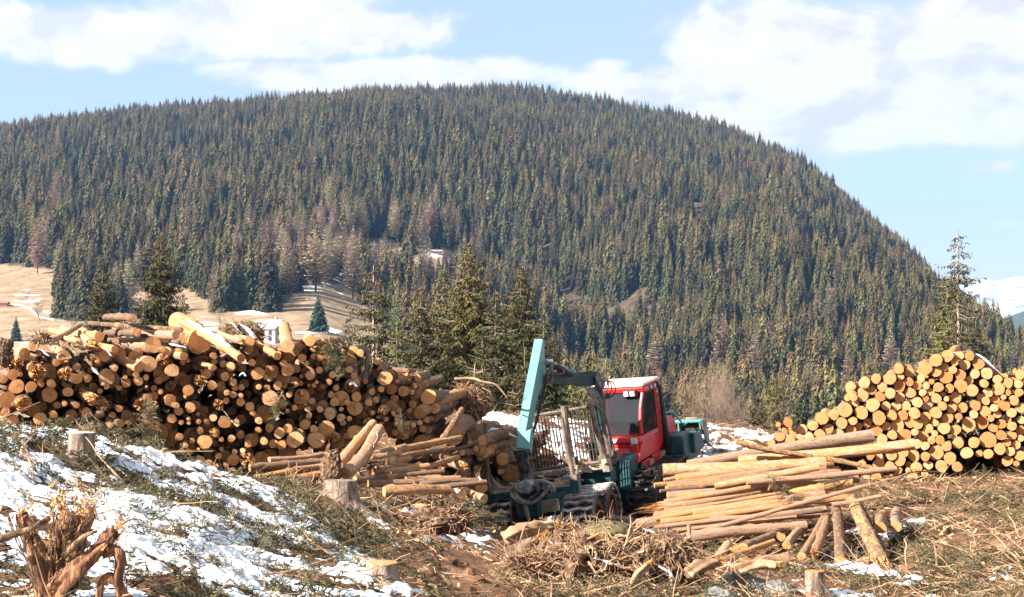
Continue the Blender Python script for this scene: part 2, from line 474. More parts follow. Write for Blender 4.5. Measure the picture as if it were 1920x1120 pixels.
# valley between the yard and the slope
VD = np.array([62, 75, 95, 130, 180, 250, 340, 440, 520.])
VZ = np.array([-4, -9, -15, -24, -35, -45, -50, -46, -34.])
x0, y0, z0 = X[0], Y[0], Z[0]
rowsX, rowsY, rowsZ = [], [], []
for D, z in zip(VD, VZ):
    rowsX.append(np.clip((pxs - 960) / F, -0.9, 0.9) * D * (1.0 if D > 300 else 1.6)); rowsY.append(np.full_like(pxs, D))
    k = max(0, (D - 250) / 270.0)
    rowsZ.append((1 - k) * z + k * (z0 - 8) + 1.5 * vnoise(pxs / 60, np.full_like(pxs, D / 30.0), seed=9))
X = np.vstack([np.array(rowsX), X]); Y = np.vstack([np.array(rowsY), Y]); Z = np.vstack([np.array(rowsZ), Z])

YB_x = [-900, 0, 60, 105, 112, 235, 250, 300, 360, 385, 400, 520, 545, 640, 690, 700, 735, 770, 800, 4000]
YB = [497, 496, 500, 506, 600, 600, 548, 540, 536, 560, 585, 580, 560, 556, 560, 600, 620, 700, 2000, 2000]
def to_px(x, y, z):
    yy = y * cP + (z - CAMZ) * sP; zz = -y * sP + (z - CAMZ) * cP
    return 960 + F * x / yy, 560 - F * zz / yy
def is_forest(px, py):
    yb = np.interp(px, YB_x, YB)
    f = py < yb
    for cx, cy, rx, ry in ((712, 492, 58, 42), (822, 498, 46, 32), (612, 556, 62, 26), (480, 578, 20, 5), (760, 560, 14, 16)):
        f &= ~((((px - cx) / rx) ** 2 + ((py - cy) / ry) ** 2) < 1)
    return f
def mk_hill():
    m, nt, b = newmat('hillside')
    w = wcoords(nt)
    at = nt.nodes.new('ShaderNodeAttribute'); at.attribute_name = 'meadow'
    n1 = noise(nt, w, 0.02, 6, 0.6); n2 = noise(nt, w, 0.12, 6, 0.65)
    mead = ramp(nt, n2, [(0.3, (0.15, 0.095, 0.055)), (0.5, (0.29, 0.20, 0.12)), (0.7, (0.37, 0.27, 0.17))])
    brown = ramp(nt, n2, [(0.3, (0.035, 0.03, 0.02)), (0.6, (0.10, 0.07, 0.045)), (0.75, (0.16, 0.12, 0.08))])
    c = mixc(nt, at.outputs['Fac'], brown, mead)
    bush = ramp(nt, noise(nt, w, 0.035, 5, 0.7), [(0.56, (0, 0, 0)), (0.62, (1, 1, 1))])
    c = mixc(nt, math_n(nt, 'MULTIPLY', bush, 0.6), c, (0.17, 0.115, 0.08))
    at2 = nt.nodes.new('ShaderNodeAttribute'); at2.attribute_name = 'snowy'
    sn = ramp(nt, math_n(nt, 'ADD', math_n(nt, 'MULTIPLY', noise(nt, w, 0.06, 6, 0.65), 0.8), math_n(nt, 'MULTIPLY', at2.outputs['Fac'], 0.185)), [(0.565, (0, 0, 0)), (0.585, (1, 1, 1))])
    c = mixc(nt, sn, c, (0.82, 0.83, 0.86))
    nt.links.new(c, b.inputs['Base Color']); b.inputs['Roughness'].default_value = 0.95
    b.inputs['Specular IOR Level'].default_value = 0.1
    bump(nt, b, n2, 0.6, 1.5)
    return m
V = np.stack([X, Y, Z], -1).reshape(-1, 3)
me = quads_mesh('hill', V, grid_faces(X.shape[0], X.shape[1]))
vpx, vpy = to_px(V[:, 0], V[:, 1], V[:, 2])
mead = (~is_forest(vpx, vpy)).astype(np.float32)
a = me.attributes.new('meadow', 'FLOAT', 'POINT'); a.data.foreach_set('value', mead)
snowy = np.zeros(len(V), np.float32)
for cx, cy, rx, ry in ((600, 540, 70, 25), (820, 480, 45, 22), (720, 500, 40, 30), (470, 585, 60, 8), (370, 610, 40, 14), (60, 560, 40, 14), (610, 620, 50, 10), (760, 540, 20, 40)):
    snowy = np.maximum(snowy, np.exp(-((vpx - cx) / rx) ** 2 - ((vpy - cy) / ry) ** 2))
a = me.attributes.new('snowy', 'FLOAT', 'POINT'); a.data.foreach_set('value', snowy.astype(np.float32))
tag(link('hill', me, None, [mk_hill()]), 'broad wooded mountain with pale meadow at its foot', kind='structure')
def hill_ray(px, py):
    """point on the slope seen at px,py"""
    s = np.linspace(0, 1, 900); x, y, z = mtn(np.full(900, float(px)), s)
    qx, qy = to_px(x, y, z); k = np.nonzero(qy <= py)[0]
    k = k[0] if len(k) else 899
    return Vector((x[k], y[k], z[k]))

# far snowy range and the dark wooded hill in front of it
def ridge_sheet(name, prof, D, depth, mat, label, seed, rough):
    px = np.linspace(prof[0][0], prof[-1][0], 260)
    top = np.interp(px, [p[0] for p in prof], [p[1] for p in prof])
    rows = 40; t = np.linspace(0, 1, rows)
    XX, YY, ZZ = [], [], []
    for k in t:
        DD = D + depth * k
        x, y, z = Pn(px, top, np.full_like(px, D + depth))
        zb = -60
        zz = zb + (z - zb) * (1 - (1 - k) ** 1.35)
        xx = (px - 960) / F * DD
        am = rough * math.sin(math.pi * min(1, k * 0.9 + 0.1))
        zz = zz + am * (-np.abs(fbm(xx / (rough * 6), np.full_like(xx, DD / (rough * 5)), seed=seed, oct=5, gain=0.55)) + 0.1)
        XX.append(xx); YY.append(np.full_like(px, DD)); ZZ.append(zz)
    for k in (0.1, 0.6):
        XX.append((px - 960) / F * (D + depth * (1 + k))); YY.append(np.full_like(px, D + depth * (1 + k))); ZZ.append(ZZ[rows - 1] - 900 * k)
    V = np.stack([np.array(XX), np.array(YY), np.array(ZZ)], -1).reshape(-1, 3)
    return tag(link(name, quads_mesh(name, V, grid_faces(len(XX), 260)), None, [mat]), label, kind='structure')
MAT['alp'] = simple('alpine_snow', [(0.34, 0.37, 0.43), (0.50, 0.51, 0.54), (0.10, 0.13, 0.19)], 0.006, 0.8, 0.7, 12, vec='World', vs=(1, 1, 2.5), detail=9)
MAT['farwood'] = simple('far_wood', [(0.03, 0.045, 0.03), (0.06, 0.075, 0.045)], 0.06, 0.95, 1.0, 8, vec='World', detail=6)
ridge_sheet('snowy_mountains', [(1500, 560), (1700, 548), (1780, 540), (1825, 528), (1850, 522), (1875, 526), (1905, 519), (1940, 515), (2000, 525), (2080, 512), (2200, 540), (2500, 530)], 5600, 1500, MAT['alp'], 'far snow covered mountain range under the clouds', 71, 60)
ridge_sheet('far_hill', [(1700, 640), (1800, 600), (1845, 590), (1865, 594), (1880, 598), (1920, 583), (1980, 572), (2100, 560), (2500, 600)], 3300, 500, MAT['farwood'], 'dark blue wooded hill below the snowy range', 77, 14)
# ================= trees =================
def leaf_quads(base, tip, wid, up):
    """pointed drooping leaf clumps: arrays base,tip (k,3), wid (k,), up (k,3) -> V,L,n (diamond of 4 verts)"""
    k = len(base); d = tip - base
    s = np.cross(d, up); s /= np.maximum(np.linalg.norm(s, axis=1, keepdims=True), 1e-9)
    m = base + d * 0.45
    V = np.stack([base, m + s * wid[:, None], tip, m - s * wid[:, None]], 1).reshape(-1, 3)
    return V

def mk_needle_mat(name, lo, hi, tipc, tip0=0.7, rand=0.35, nscale=6.0, unit=True):
    m, nt, b = newmat(name)
    t = nt.nodes.new('ShaderNodeTexCoord'); s = nt.nodes.new('ShaderNodeSeparateXYZ'); nt.links.new(t.outputs['Object'], s.inputs[0])
    g = nt.nodes.new('ShaderNodeNewGeometry')
    isl = g.outputs['Random Per Island']
    c = ramp(nt, isl, [(0.0, lo), (1.0, hi)])
    h = math_n(nt, 'ADD', s.outputs[2], math_n(nt, 'MULTIPLY', math_n(nt, 'SUBTRACT', isl, 0.5), 0.5 if unit else 0.5))
    c = mixc(nt, math_n(nt, 'MULTIPLY', ramp(nt, h, [(tip0, (0, 0, 0)), (tip0 + 0.25, (1, 1, 1))]), 0.75), c, tipc)
    r = rnd(nt, False)
    hs = nt.nodes.new('ShaderNodeHueSaturation'); nt.links.new(c, hs.inputs['Color'])
    nt.links.new(math_n(nt, 'ADD', math_n(nt, 'MULTIPLY', r, 2 * rand), 1 - rand), hs.inputs['Value'])
    nt.links.new(math_n(nt, 'ADD', math_n(nt, 'MULTIPLY', math_n(nt, 'FRACT', math_n(nt, 'MULTIPLY', r, 13.7)), 0.07), 0.465), hs.inputs['Hue'])
    nt.links.new(hs.outputs[0], b.inputs['Base Color'])
    b.inputs['Roughness'].default_value = 0.75; b.inputs['Specular IOR Level'].default_value = 0.2
    return m
MAT['far_spruce'] = mk_needle_mat('forest_spruce_needles', (0.018, 0.021, 0.009), (0.080, 0.073, 0.024), (0.18, 0.12, 0.042), 0.62, 0.50)
MAT['far_larch'] = mk_needle_mat('bare_larch_twigs', (0.32, 0.25, 0.18), (0.50, 0.40, 0.30), (0.44, 0.34, 0.23), 0.7, 0.25)
MAT['near_spruce'] = mk_needle_mat('spruce_needles', (0.016, 0.021, 0.006), (0.088, 0.080, 0.024), (0.15, 0.105, 0.03), 99, 0.12)
MAT['near_gold'] = mk_needle_mat('yellowish_spruce_needles', (0.045, 0.046, 0.013), (0.165, 0.135, 0.038), (0.2, 0.12, 0.04), 99, 0.1)
MAT['near_dark'] = mk_needle_mat('bluish_spruce_needles', (0.012, 0.028, 0.020), (0.04, 0.062, 0.04), (0.2, 0.12, 0.04), 99, 0.1)
MAT['cone'] = simple('spruce_cones', [(0.12, 0.05, 0.02), (0.27, 0.13, 0.05)], 3, 0.8, rand=0.3)
MAT['trunk'] = simple('spruce_trunk_bark', [(0.10, 0.07, 0.05), (0.26, 0.19, 0.14)], 3, 0.9, 0.5, 0.03, rand=0.1)
MAT['twig'] = simple('bare_twigs', [(0.13, 0.10, 0.075), (0.27, 0.20, 0.15)], 1, 0.9, rand=0.3)
MAT['twig_pale'] = simple('pale_bare_twigs', [(0.09, 0.06, 0.04), (0.24, 0.16, 0.11)], 1, 0.9, rand=0.3)
MAT['birch'] = simple('pale_trunk_bark', [(0.24, 0.16, 0.11), (0.52, 0.38, 0.28)], 3, 0.9, 0.4, 0.02)

def far_tree(seed, kind='spruce'):
    r = np.random.default_rng(seed); B, T, W, U = [], [], [], []
    larch = kind == 'larch'
    r_exp = r.uniform(0.5, 0.8); nl = 30; rad = r.uniform(0.125, 0.20) * (1.1 if larch else 1)
    for i in range(nl):
        f = (i + 0.5) / nl; z = 0.10 + 0.89 * f
        L = rad * ((1 - f) ** (r_exp if not larch else 0.6)) * (1.0 if not larch else min(1, 0.45 + 2.2 * f)) + 0.006
        k = max(6, int(13 * (1 - f) + 6))
        a = r.uniform(0, 6.28) + np.arange(k) * 6.28 / k + r.normal(0, 0.25, k)
        LL = L * r.uniform(0.6, 1.22, k)
        droop = r.uniform(0.45, 1.15, k) if not larch else r.uniform(-0.35, 0.15, k)
        for j in range(k):
            o = np.array([math.cos(a[j]), math.sin(a[j]), 0.0])
            b0 = np.array([0, 0, z]) + o * LL[j] * 0.12
            tip = np.array([0, 0, z - droop[j] * LL[j]]) + o * LL[j]
            w = LL[j] * (0.17 if not larch else 0.11) + 0.002
            B.append(b0); T.append(tip); W.append(w); U.append([r.normal(0, .12), r.normal(0, .12), 1])
            sd = np.array([-o[1], o[0], 0])
            for q in (0.45, 0.75):
                for sg in (-1, 1):
                    bb = b0 + (tip - b0) * q
                    tt = bb + (o * 0.5 + sd * sg * 0.6) * LL[j] * r.uniform(0.25, 0.5) + np.array([0, 0, -LL[j] * (0.42 if not larch else -0.1) * r.uniform(0.5, 1.4)])
                    B.append(bb); T.append(tt); W.append(w * (0.62 if not larch else 0.7)); U.append([r.normal(0, .2), r.normal(0, .2), 1])
    B.append(np.array([0, 0, .96])); T.append(np.array([0, 0, 1.02])); W.append(0.004); U.append([0, 1, 0])
    B, T, W, U = map(np.array, (B, T, W, U))
    V = leaf_quads(B, T, W, U.astype(float))
    me = mesh_np(f'{kind}_crown_mesh', V, np.arange(len(V)), np.arange(len(B)) * 4)
    me.materials.append(MAT['far_larch'] if larch else MAT['far_spruce'])
    return me
tg = Geo(); tg.tube([(0, 0, -0.06), (0, 0, 0.3), (0, 0, 0.93)], [0.013, 0.010, 0.002], 6)
TRUNK = tg.mesh('forest_trunk_mesh'); TRUNK.materials.append(MAT['trunk'])
SP = [far_tree(100 + i) for i in range(9)]; LA = [far_tree(200 + i, 'larch') for i in range(4)]

# candidate positions: jittered rows across the slope
cand = []
fr = np.random.default_rng(5)
sp = 8.8
for Dv in np.arange(430, 2300, sp):
    hw = 0.36 * Dv + 40
    xs = np.arange(-hw, hw, sp * 0.94) + fr.uniform(-2.6, 2.6, len(np.arange(-hw, hw, sp * 0.94)))
    ys = Dv + fr.uniform(-2.8, 2.8, len(xs))
    cand.append(np.stack([xs, ys], 1))
cand = np.concatenate(cand)
cpx = 960 + F * cand[:, 0] / cand[:, 1]
D0 = np.interp(cpx, [0, 650, 1100], [600, 600, 520]); DR = np.interp(cpx, RD_x, RD)
s = (cand[:, 1] - D0) / (DR - D0)
ok = (s > 0.0) & (s < 1.06); cand, cpx, s = cand[ok], cpx[ok], s[ok]
tx, ty, tz = mtn(cpx, s)
bx, by = to_px(tx, ty, tz)
ok = is_forest(bx, by) & (fr.uniform(0, 1, len(bx)) < 0.93)
tx, ty, tz, bx, by = (v[ok] for v in (tx, ty, tz, bx, by))
h = 24.0 + 6.5 * fr.normal(0, 0.85, len(tx)) + 9 * fbm(tx / 90, ty / 90, seed=21, oct=2); h = np.clip(h, 9, 38)
h = h * np.interp(ty, [600, 1500, 2200], [0.95, 0.92, 0.82])
gapn = fbm(tx / 38, ty / 38, seed=33, oct=2)
ok = gapn < 0.34
tx, ty, tz, bx, by, h = (v[ok] for v in (tx, ty, tz, bx, by, h))
lz = np.exp(-((bx - 640) / 170) ** 2 - ((by - 505) / 60) ** 2) * 0.8 + 0.5 * np.exp(-((bx - 850) / 70) ** 2 - ((by - 480) / 35) ** 2) + 0.12 * np.exp(-((bx - 120) / 120) ** 2 - ((by - 470) / 60) ** 2)
pl = 0.02 + lz + np.where(fbm(tx / 55, ty / 55, seed=61, oct=2) > 0.48, 0.25, 0)
is_l = fr.uniform(0, 1, len(tx)) < pl
vary = fr.integers(0, 1000, len(tx))
# which ones show largest: near, inside the frame, not behind the yard, piles and near spruces
def skyline(px):
    return np.interp(px, [0, 60, 160, 340, 440, 560, 640, 760, 900, 1010, 1120, 1235, 1260, 1320, 1450, 1560, 1640, 1760, 1860, 1920],
                     [650, 640, 600, 590, 620, 640, 640, 690, 745, 720, 700, 705, 790, 795, 800, 760, 700, 655, 685, 700])
top = by - h * F / ty
vis = (bx > -15) & (bx < 1935) & (top < skyline(bx) - 14) & ~((bx > 640) & (bx < 1030) & (by > 600))
score = np.where(vis, h / ty, 0)
order = np.argsort(-score)
N_SP, N_LA = 262, 34
ind = [i for i in order if not is_l[i]][:N_SP] + [i for i in order if is_l[i]][:N_LA]
indset = np.zeros(len(tx), bool); indset[ind] = True

def where_words(px, py):
    if px < 250: return 'above the pale left meadow'
    if px < 560: return 'at the meadow edge above the log pile'
    if px < 900: return 'around the snowy upper clearing'
    if px < 1120: return 'above the raised crane arm'
    if px < 1330: return 'behind the red cab'
    if px < 1560: return 'between cab and neat log stack'
    return 'behind the neat log stack'
firsts = {}
for i in ind:
    L_ = bool(is_l[i]); v = int(vary[i])
    me = (LA[v % 4] if L_ else SP[v % 9])
    o = empty('larch_tree' if L_ else 'spruce_tree')
    o.location = (tx[i], ty[i], tz[i] - 0.4); o.rotation_euler = (0, 0, v * 0.37)
    wq = 0.9 + (v % 13) / 45.0
    o.scale = (h[i] * wq, h[i] * wq, h[i])
    t = link('trunk', TRUNK, o); cr_ = link('crown', me, o)
    w_ = where_words(bx[i], by[i])
    if L_: tag(o, 'bare greyish pink larch ' + w_, 'tree', 'bare larches ' + w_)
    else: tag(o, 'dark green forest spruce with brownish top ' + w_, 'tree', 'forest spruces ' + w_)
    firsts.setdefault((L_, v % (4 if L_ else 9)), cr_)
for v in range(9):
    assert (False, v) in firsts
lar = [firsts[k] for k in sorted(firsts) if k[0]]
spr = [firsts[(False, v)] for v in range(9)]
srcs = spr + lar
# the rest of the wood: one object
rest = np.nonzero(~indset)[0]
kindi = np.where(is_l[rest], 9 + vary[rest] % len(lar), vary[rest] % 9)
me = bpy.data.meshes.new('forest_points'); me.vertices.add(len(rest))
me.vertices.foreach_set('co', np.stack([tx[rest], ty[rest], tz[rest] - 0.4], 1).astype(np.float32).ravel())
a = me.attributes.new('kind', 'INT', 'POINT'); a.data.foreach_set('value', kindi.astype(np.int32))
a = me.attributes.new('rot', 'FLOAT_VECTOR', 'POINT'); a.data.foreach_set('vector', np.stack([np.zeros(len(rest)), np.zeros(len(rest)), vary[rest] * 0.37], 1).astype(np.float32).ravel())
wq = 0.9 + (vary[rest] % 13) / 45.0
a = me.attributes.new('scl', 'FLOAT_VECTOR', 'POINT'); a.data.foreach_set('vector', np.stack([h[rest] * wq, h[rest] * wq, h[rest]], 1).astype(np.float32).ravel())
fo = link('forest', me)
ng = bpy.data.node_groups.new('forest_scatter', 'GeometryNodeTree')
ng.interface.new_socket('Geometry', in_out='INPUT', socket_type='NodeSocketGeometry')
ng.interface.new_socket('Geometry', in_out='OUTPUT', socket_type='NodeSocketGeometry')
gi = ng.nodes.new('NodeGroupInput'); go = ng.nodes.new('NodeGroupOutput'); jn = ng.nodes.new('GeometryNodeJoinGeometry')
def named(nm, ty_):
    n = ng.nodes.new('GeometryNodeInputNamedAttribute'); n.data_type = ty_; n.inputs['Name'].default_value = nm
    return next(o for o in n.outputs if o.enabled and o.name == 'Attribute')
ak, ar, asx = named('kind', 'INT'), named('rot', 'FLOAT_VECTOR'), named('scl', 'FLOAT_VECTOR')
for k, src in enumerate(srcs):
    oi = ng.nodes.new('GeometryNodeObjectInfo'); oi.inputs['Object'].default_value = src; oi.transform_space = 'ORIGINAL'
    cm = ng.nodes.new('FunctionNodeCompare'); cm.data_type = 'INT'; cm.operation = 'EQUAL'
    ng.links.new(ak, cm.inputs[2]); cm.inputs[3].default_value = k
    ip = ng.nodes.new('GeometryNodeInstanceOnPoints')
    ng.links.new(gi.outputs[0], ip.inputs['Points']); ng.links.new(oi.outputs['Geometry'], ip.inputs['Instance'])
    ng.links.new(cm.outputs[0], ip.inputs['Selection']); ng.links.new(ar, ip.inputs['Rotation']); ng.links.new(asx, ip.inputs['Scale'])
    ng.links.new(ip.outputs[0], jn.inputs[0])
ng.links.new(jn.outputs[0], go.inputs[0])
fo.modifiers.new('scatter', 'NODES').node_group = ng
tag(fo, 'dense spruce and larch forest covering the mountain', kind='stuff')
print('forest', len(rest), 'individual', len(ind))

# trees that stand alone at places the photo shows
def lone(px, toppy, basepy, mesh, nm, label, group=None, wide=1.0):
    p = hill_ray(px, basepy); hh = (basepy - toppy) * p.y / F
    o = empty(nm); link('crown', mesh, o); o.location = p; o.scale = (hh * wide, hh * wide, hh); o.rotation_euler = (0, 0, px)
    link('trunk', TRUNK, o); tag(o, label, 'tree', group); return o
MD = SP[0].copy(); MD.materials.clear(); MD.materials.append(MAT['near_dark'])
lone(597, 552, 621, MD, 'spruce_tree', 'lone dark spruce standing on the pale meadow right of the white house', wide=1.7)
lone(30, 592, 640, MD, 'spruce_tree', 'small dark spruce on the meadow above the far left logs', wide=1.4)
for i, (px, t0, b0, w) in enumerate([(852, 386, 462, 1.1), (783, 366, 452, 1.0), (645, 358, 450, 1.0), (541, 388, 478, 1.2), (592, 418, 548, 1.35), (545, 450, 556, 1.1), (662, 430, 560, 1.2), (70, 405, 515, 1.0), (240, 482, 590, 1.3), (1012, 350, 410, 1.0), (1205, 356, 405, 1.0), (905, 408, 470, 1.0), (745, 515, 560, 1.1), (810, 400, 460, 1.0), (440, 425, 520, 1.0), (610, 420, 540, 1.0)]):
    lone(px, t0, b0, LA[i % 4], 'larch_tree', ['tall bare pinkish larch above the upper clearing', 'bare larch standing left of the upper clearing', 'bare larch high above the meadow trees', 'leaning group larch above the spruce clump', 'broad bare larch at the snowy forest edge', 'bare larch beside the dark spruce clump at the meadow edge', 'broad bare larch right of the snow patches', 'pale bare larch at the far left meadow edge', 'wide round bare larch between the two near spruces', 'small pale larch high on the slope', 'small pale larch in the middle of the forest slope', 'bare larch right of the tall pinkish one', 'short conical larch beside the dark slope trees', 'slim bare larch below the upper clearing', 'slim pale larch above the meadow spruces', 'narrow bare larch behind the broad one'][i], wide=w)
for i, (px, t0, b0, w) in enumerate([(437, 470, 582, 1.1), (468, 450, 580, 1.1), (503, 425, 584, 1.25), (125, 515, 595, 1.2), (155, 490, 600, 1.2), (185, 480, 600, 1.1), (690, 440, 530, 1.1), (720, 455, 575, 1.1), (760, 430, 560, 1.0)]):
    lone(px, t0, b0, SP[(i * 3) % 7], 'spruce_tree', ['leftmost spruce of the clump reaching into the meadow', 'middle spruce of the clump reaching into the meadow', 'tallest spruce of the clump reaching into the meadow', 'leftmost dark spruce above the left meadow', 'middle dark spruce above the left meadow', 'spruce behind the near left spruce, above the meadow', 'spruce at the left side of the snowy clearing', 'dark spruce behind the cone laden near spruce', 'tall spruce right of the snowy clearing'][i], wide=w)

# ---- near spruces ----
def near_spruce(name, px, toppy, D, width_px, label, mat, seed, low=0.12, dens=1.0, cones=0.0, whorl=0.34, prof=None, droop=0.25, hmax=None, trunkmat=None, bare_side=None, spray=1.0, height=None):
    r = np.random.default_rng(seed)
    tp = P(px, toppy, D); zb = gz_any(tp.x, D) - 0.3
    H = tp.z - zb
    base = Vector((tp.x, D, zb)); e = empty(name, base)
    tag(e, label, 'tree')
    half = width_px * D / F / 2 * 1.5
    B, T, W, U = [], [], [], []; br = Geo(); cB, cT, cW, cU = [], [], [], []
    z = H * low
    while z < H - 0.05:
        f = 1 - z / H   # 1 bottom .. 0 top
        # radius grows from the top, then saturates
        Lm = half * (1 - math.exp(-f * H / (half * 1.7))) if prof is None else half * prof(f * H)
        k = int(r.integers(6, 9))
        a0 = r.uniform(0, 6.28)
        for j in range(k):
            a = a0 + j * 6.28 / k + r.normal(0, 0.2)
            if bare_side and math.cos(a) * bare_side > 0.1 and r.uniform() < 0.6: continue
            L = Lm * r.uniform(0.55, 1.18) + 0.08
            o = np.array([math.cos(a), math.sin(a), 0.]); sd = np.array([-o[1], o[0], 0.])
            dr = droop * r.uniform(0.5, 1.5); upt = r.uniform(0.12, 0.30)
            def pt(t): return np.array([0, 0, z + r0]) + o * L * t + np.array([0, 0, L * (-dr * 1.5 * t + (upt + dr * 0.7) * t * t)])
            r0 = r.uniform(-.12, .12)
            if L > 0.5:
                br.tube([pt(t) for t in (0, 0.5, 1)], [0.012 + L * 0.008, 0.01 + L * .004, 0.004], 3, cap=False)
            ns = max(3, int(L / 0.085 * dens))
            for q in range(ns):
                t = 0.12 + 0.9 * (q + r.uniform()) / ns
                c = pt(t)
                tl = (0.24 * L * (1.1 - t) + 0.13) * r.uniform(0.5, 1.25) * spray
                for sg in (-1, 1):
                    dirv = o * 0.55 + sd * sg * r.uniform(0.4, 1.0) + np.array([0, 0, -r.uniform(0.05, 0.75)])
                    tip = c + dirv * tl
                    B.append(c); T.append(tip); W.append(0.016 + tl * 0.085); U.append(r.normal(0, 0.6, 3) + [0, 0, 1])
                    m = c + dirv * tl * 0.55
                    B.append(m); T.append(m + (dirv * 0.35 + np.array([r.normal(0, .25), r.normal(0, .25), -0.55])) * tl * 0.8)
                    W.append(0.014 + tl * 0.075); U.append(r.normal(0, 1, 3))
            if cones and f * H < cones * H * 0.4 + 1.0 and r.uniform() < cones:
                for q in range(int(r.integers(2, 6))):
                    c = pt(r.uniform(0.55, 1.0)) + r.normal(0, 0.07, 3)
                    cB.append(c); cT.append(c + np.array([r.normal(0, .02), r.normal(0, .02), -0.17])); cW.append(0.035); cU.append(r.normal(0, 1, 3))
        z += whorl * r.uniform(0.6, 1.25)
    # leader
    B.append(np.array([0, 0, H - 0.3])); T.append(np.array([0, 0, H + 0.12])); W.append(0.03); U.append(np.array([0., 1, 0]))
    V = leaf_quads(*map(np.array, (B, T, W, U)))
    link('crown', mesh_np('crown', V, np.arange(len(V)), np.arange(len(B)) * 4), e, [mat])
    if cB:
        V = leaf_quads(*map(np.array, (cB, cT, cW, cU)))
        link('cones', mesh_np('cones', V, np.arange(len(V)), np.arange(len(cB)) * 4), e, [MAT['cone']])
    g = Geo(); n = 12
    g.tube([(0.03 * math.sin(i), 0, H * i / n) for i in range(n + 1)], [0.012 * H * (1 - i / n) ** 0.9 + 0.012 for i in range(n + 1)], 9)
    g.build('trunk', trunkmat or MAT['trunk'], e, True, world=False)
    br.build('limbs', MAT['twig'], e, world=False)
    return e

_vx = np.concatenate([rowsY[i][:1] for i in range(len(rowsY))]) if False else None
def gz_any(x, y):
    return gz(x, y) if y < 75 else float(np.interp(y, VD, VZ))
S1 = near_spruce
S1('spruce_tree', 302, 436, 112, 116, 'broad near spruce with brown cones rising behind the log pile', MAT['near_spruce'], 1, low=0.35, cones=0.75, dens=0.8, spray=1.25)
S1('spruce_tree', 193, 494, 115, 92, 'smaller near spruce left of the broad one behind the pile', MAT['near_spruce'], 2, low=0.35, cones=0.4, dens=0.8, spray=1.2)
S1('spruce_tree', 345, 560, 105, 60, 'young spruce low beside the broad near spruce', MAT['near_spruce'], 12, low=0.4, dens=0.7)
S1('spruce_tree', 701, 497, 88, 215, 'open cone laden spruce with pale trunk showing through', MAT['near_spruce'], 3, low=0.25, cones=0.95, dens=0.65, whorl=0.55, trunkmat=MAT['birch'], droop=0.32, spray=1.15)
S1('spruce_tree', 790, 538, 84, 165, 'narrow dark spruce between the cone laden and the tall olive one', MAT['near_spruce'], 4, low=0.2, cones=0.6, dens=0.8)
S1('spruce_tree', 880, 455, 92, 245, 'tallest olive spruce of the near group right of the log pile', MAT['near_gold'], 5, low=0.2, cones=0.3, dens=0.95, spray=1.1)
S1('spruce_tree', 832, 510, 100, 180, 'olive spruce partly hidden behind the tallest near spruce', MAT['near_spruce'], 25, low=0.2, dens=0.8)
S1('spruce_tree', 978, 502, 82, 205, 'dark spruce with brown cones just left of the crane arm', MAT['near_spruce'], 6, low=0.15, cones=0.7, dens=0.95, spray=1.05)
S1('spruce_tree', 930, 545, 76, 190, 'dense low spruce in front of the tall olive spruce', MAT['near_spruce'], 16, low=0.15, cones=0.2, dens=0.9)
S1('spruce_tree', 1020, 600, 80, 125, 'slim dark spruce directly behind the crane arm', MAT['near_spruce'], 26, low=0.15, dens=0.9)
S1('spruce_tree', 1112, 658, 66, 116, 'young yellowish spruce behind the crane boom', MAT['near_gold'], 7, low=0.05, dens=1.1, whorl=0.32)
S1('spruce_tree', 1072, 715, 62, 80, 'small olive spruce below the crane boom', MAT['near_gold'], 17, low=0.05, dens=1.0, whorl=0.3)
S1('spruce_tree', 1450, 700, 72, 92, 'small sunny spruce at the left end of the neat stack', MAT['near_gold'], 8, low=0.05, dens=1.1, whorl=0.3)
S1('spruce_tree', 1300, 735, 78, 46, 'narrow sunlit young spruce beside the bare larch bush', MAT['near_gold'], 18, low=0.05, dens=1.0, whorl=0.3)
S1('spruce_tree', 1776, 520, 84, 100, 'bushy yellow green spruce behind the neat log stack', MAT['near_gold'], 9, low=0.25, dens=0.9, bare_side=1, spray=1.1)
S1('spruce_tree', 1830, 602, 86, 110, 'dark spreading spruce right of the thin tall one', MAT['near_spruce'], 19, low=0.3, dens=0.8)
S1('spruce_tree', 655, 590, 96, 90, 'low spruce left of the open cone laden one', MAT['near_spruce'], 27, low=0.3, dens=0.8)
S1('spruce_tree', 745, 600, 80, 100, 'young spruce between cone laden and narrow dark spruce', MAT['near_gold'], 28, low=0.2, dens=0.8)
S1('spruce_tree', 905, 640, 62, 110, 'bushy low spruce behind the upturned root plate', MAT['near_spruce'], 29, low=0.1, dens=0.9)
S1('spruce_tree', 985, 655, 60, 100, 'low dark spruce left behind the crane arm', MAT['near_spruce'], 30, low=0.1, dens=0.9)
S1('spruce_tree', 1420, 742, 70, 60, 'small dark spruce right of the bare larch bush', MAT['near_spruce'], 31, low=0.05, dens=1.0, whorl=0.3)
S1('spruce_tree', 1492, 748, 74, 66, 'low dark spruce at the left shoulder of the neat stack', MAT['near_spruce'], 32, low=0.05, dens=1.0, whorl=0.3)
# thin, sparse tall one
def thinprof(d):
    return min(1.0, 0.12 + d * 0.42) if d < 3.2 else (0.9 if d < 5.2 else 0.10)
S1('spruce_tree', 1796, 435, 78, 60, 'thin tall spruce with a bare lower trunk behind the stack', MAT['near_spruce'], 10, low=0.40, dens=0.6, whorl=0.42, prof=thinprof, droop=0.5, trunkmat=MAT['birch'], spray=0.9)

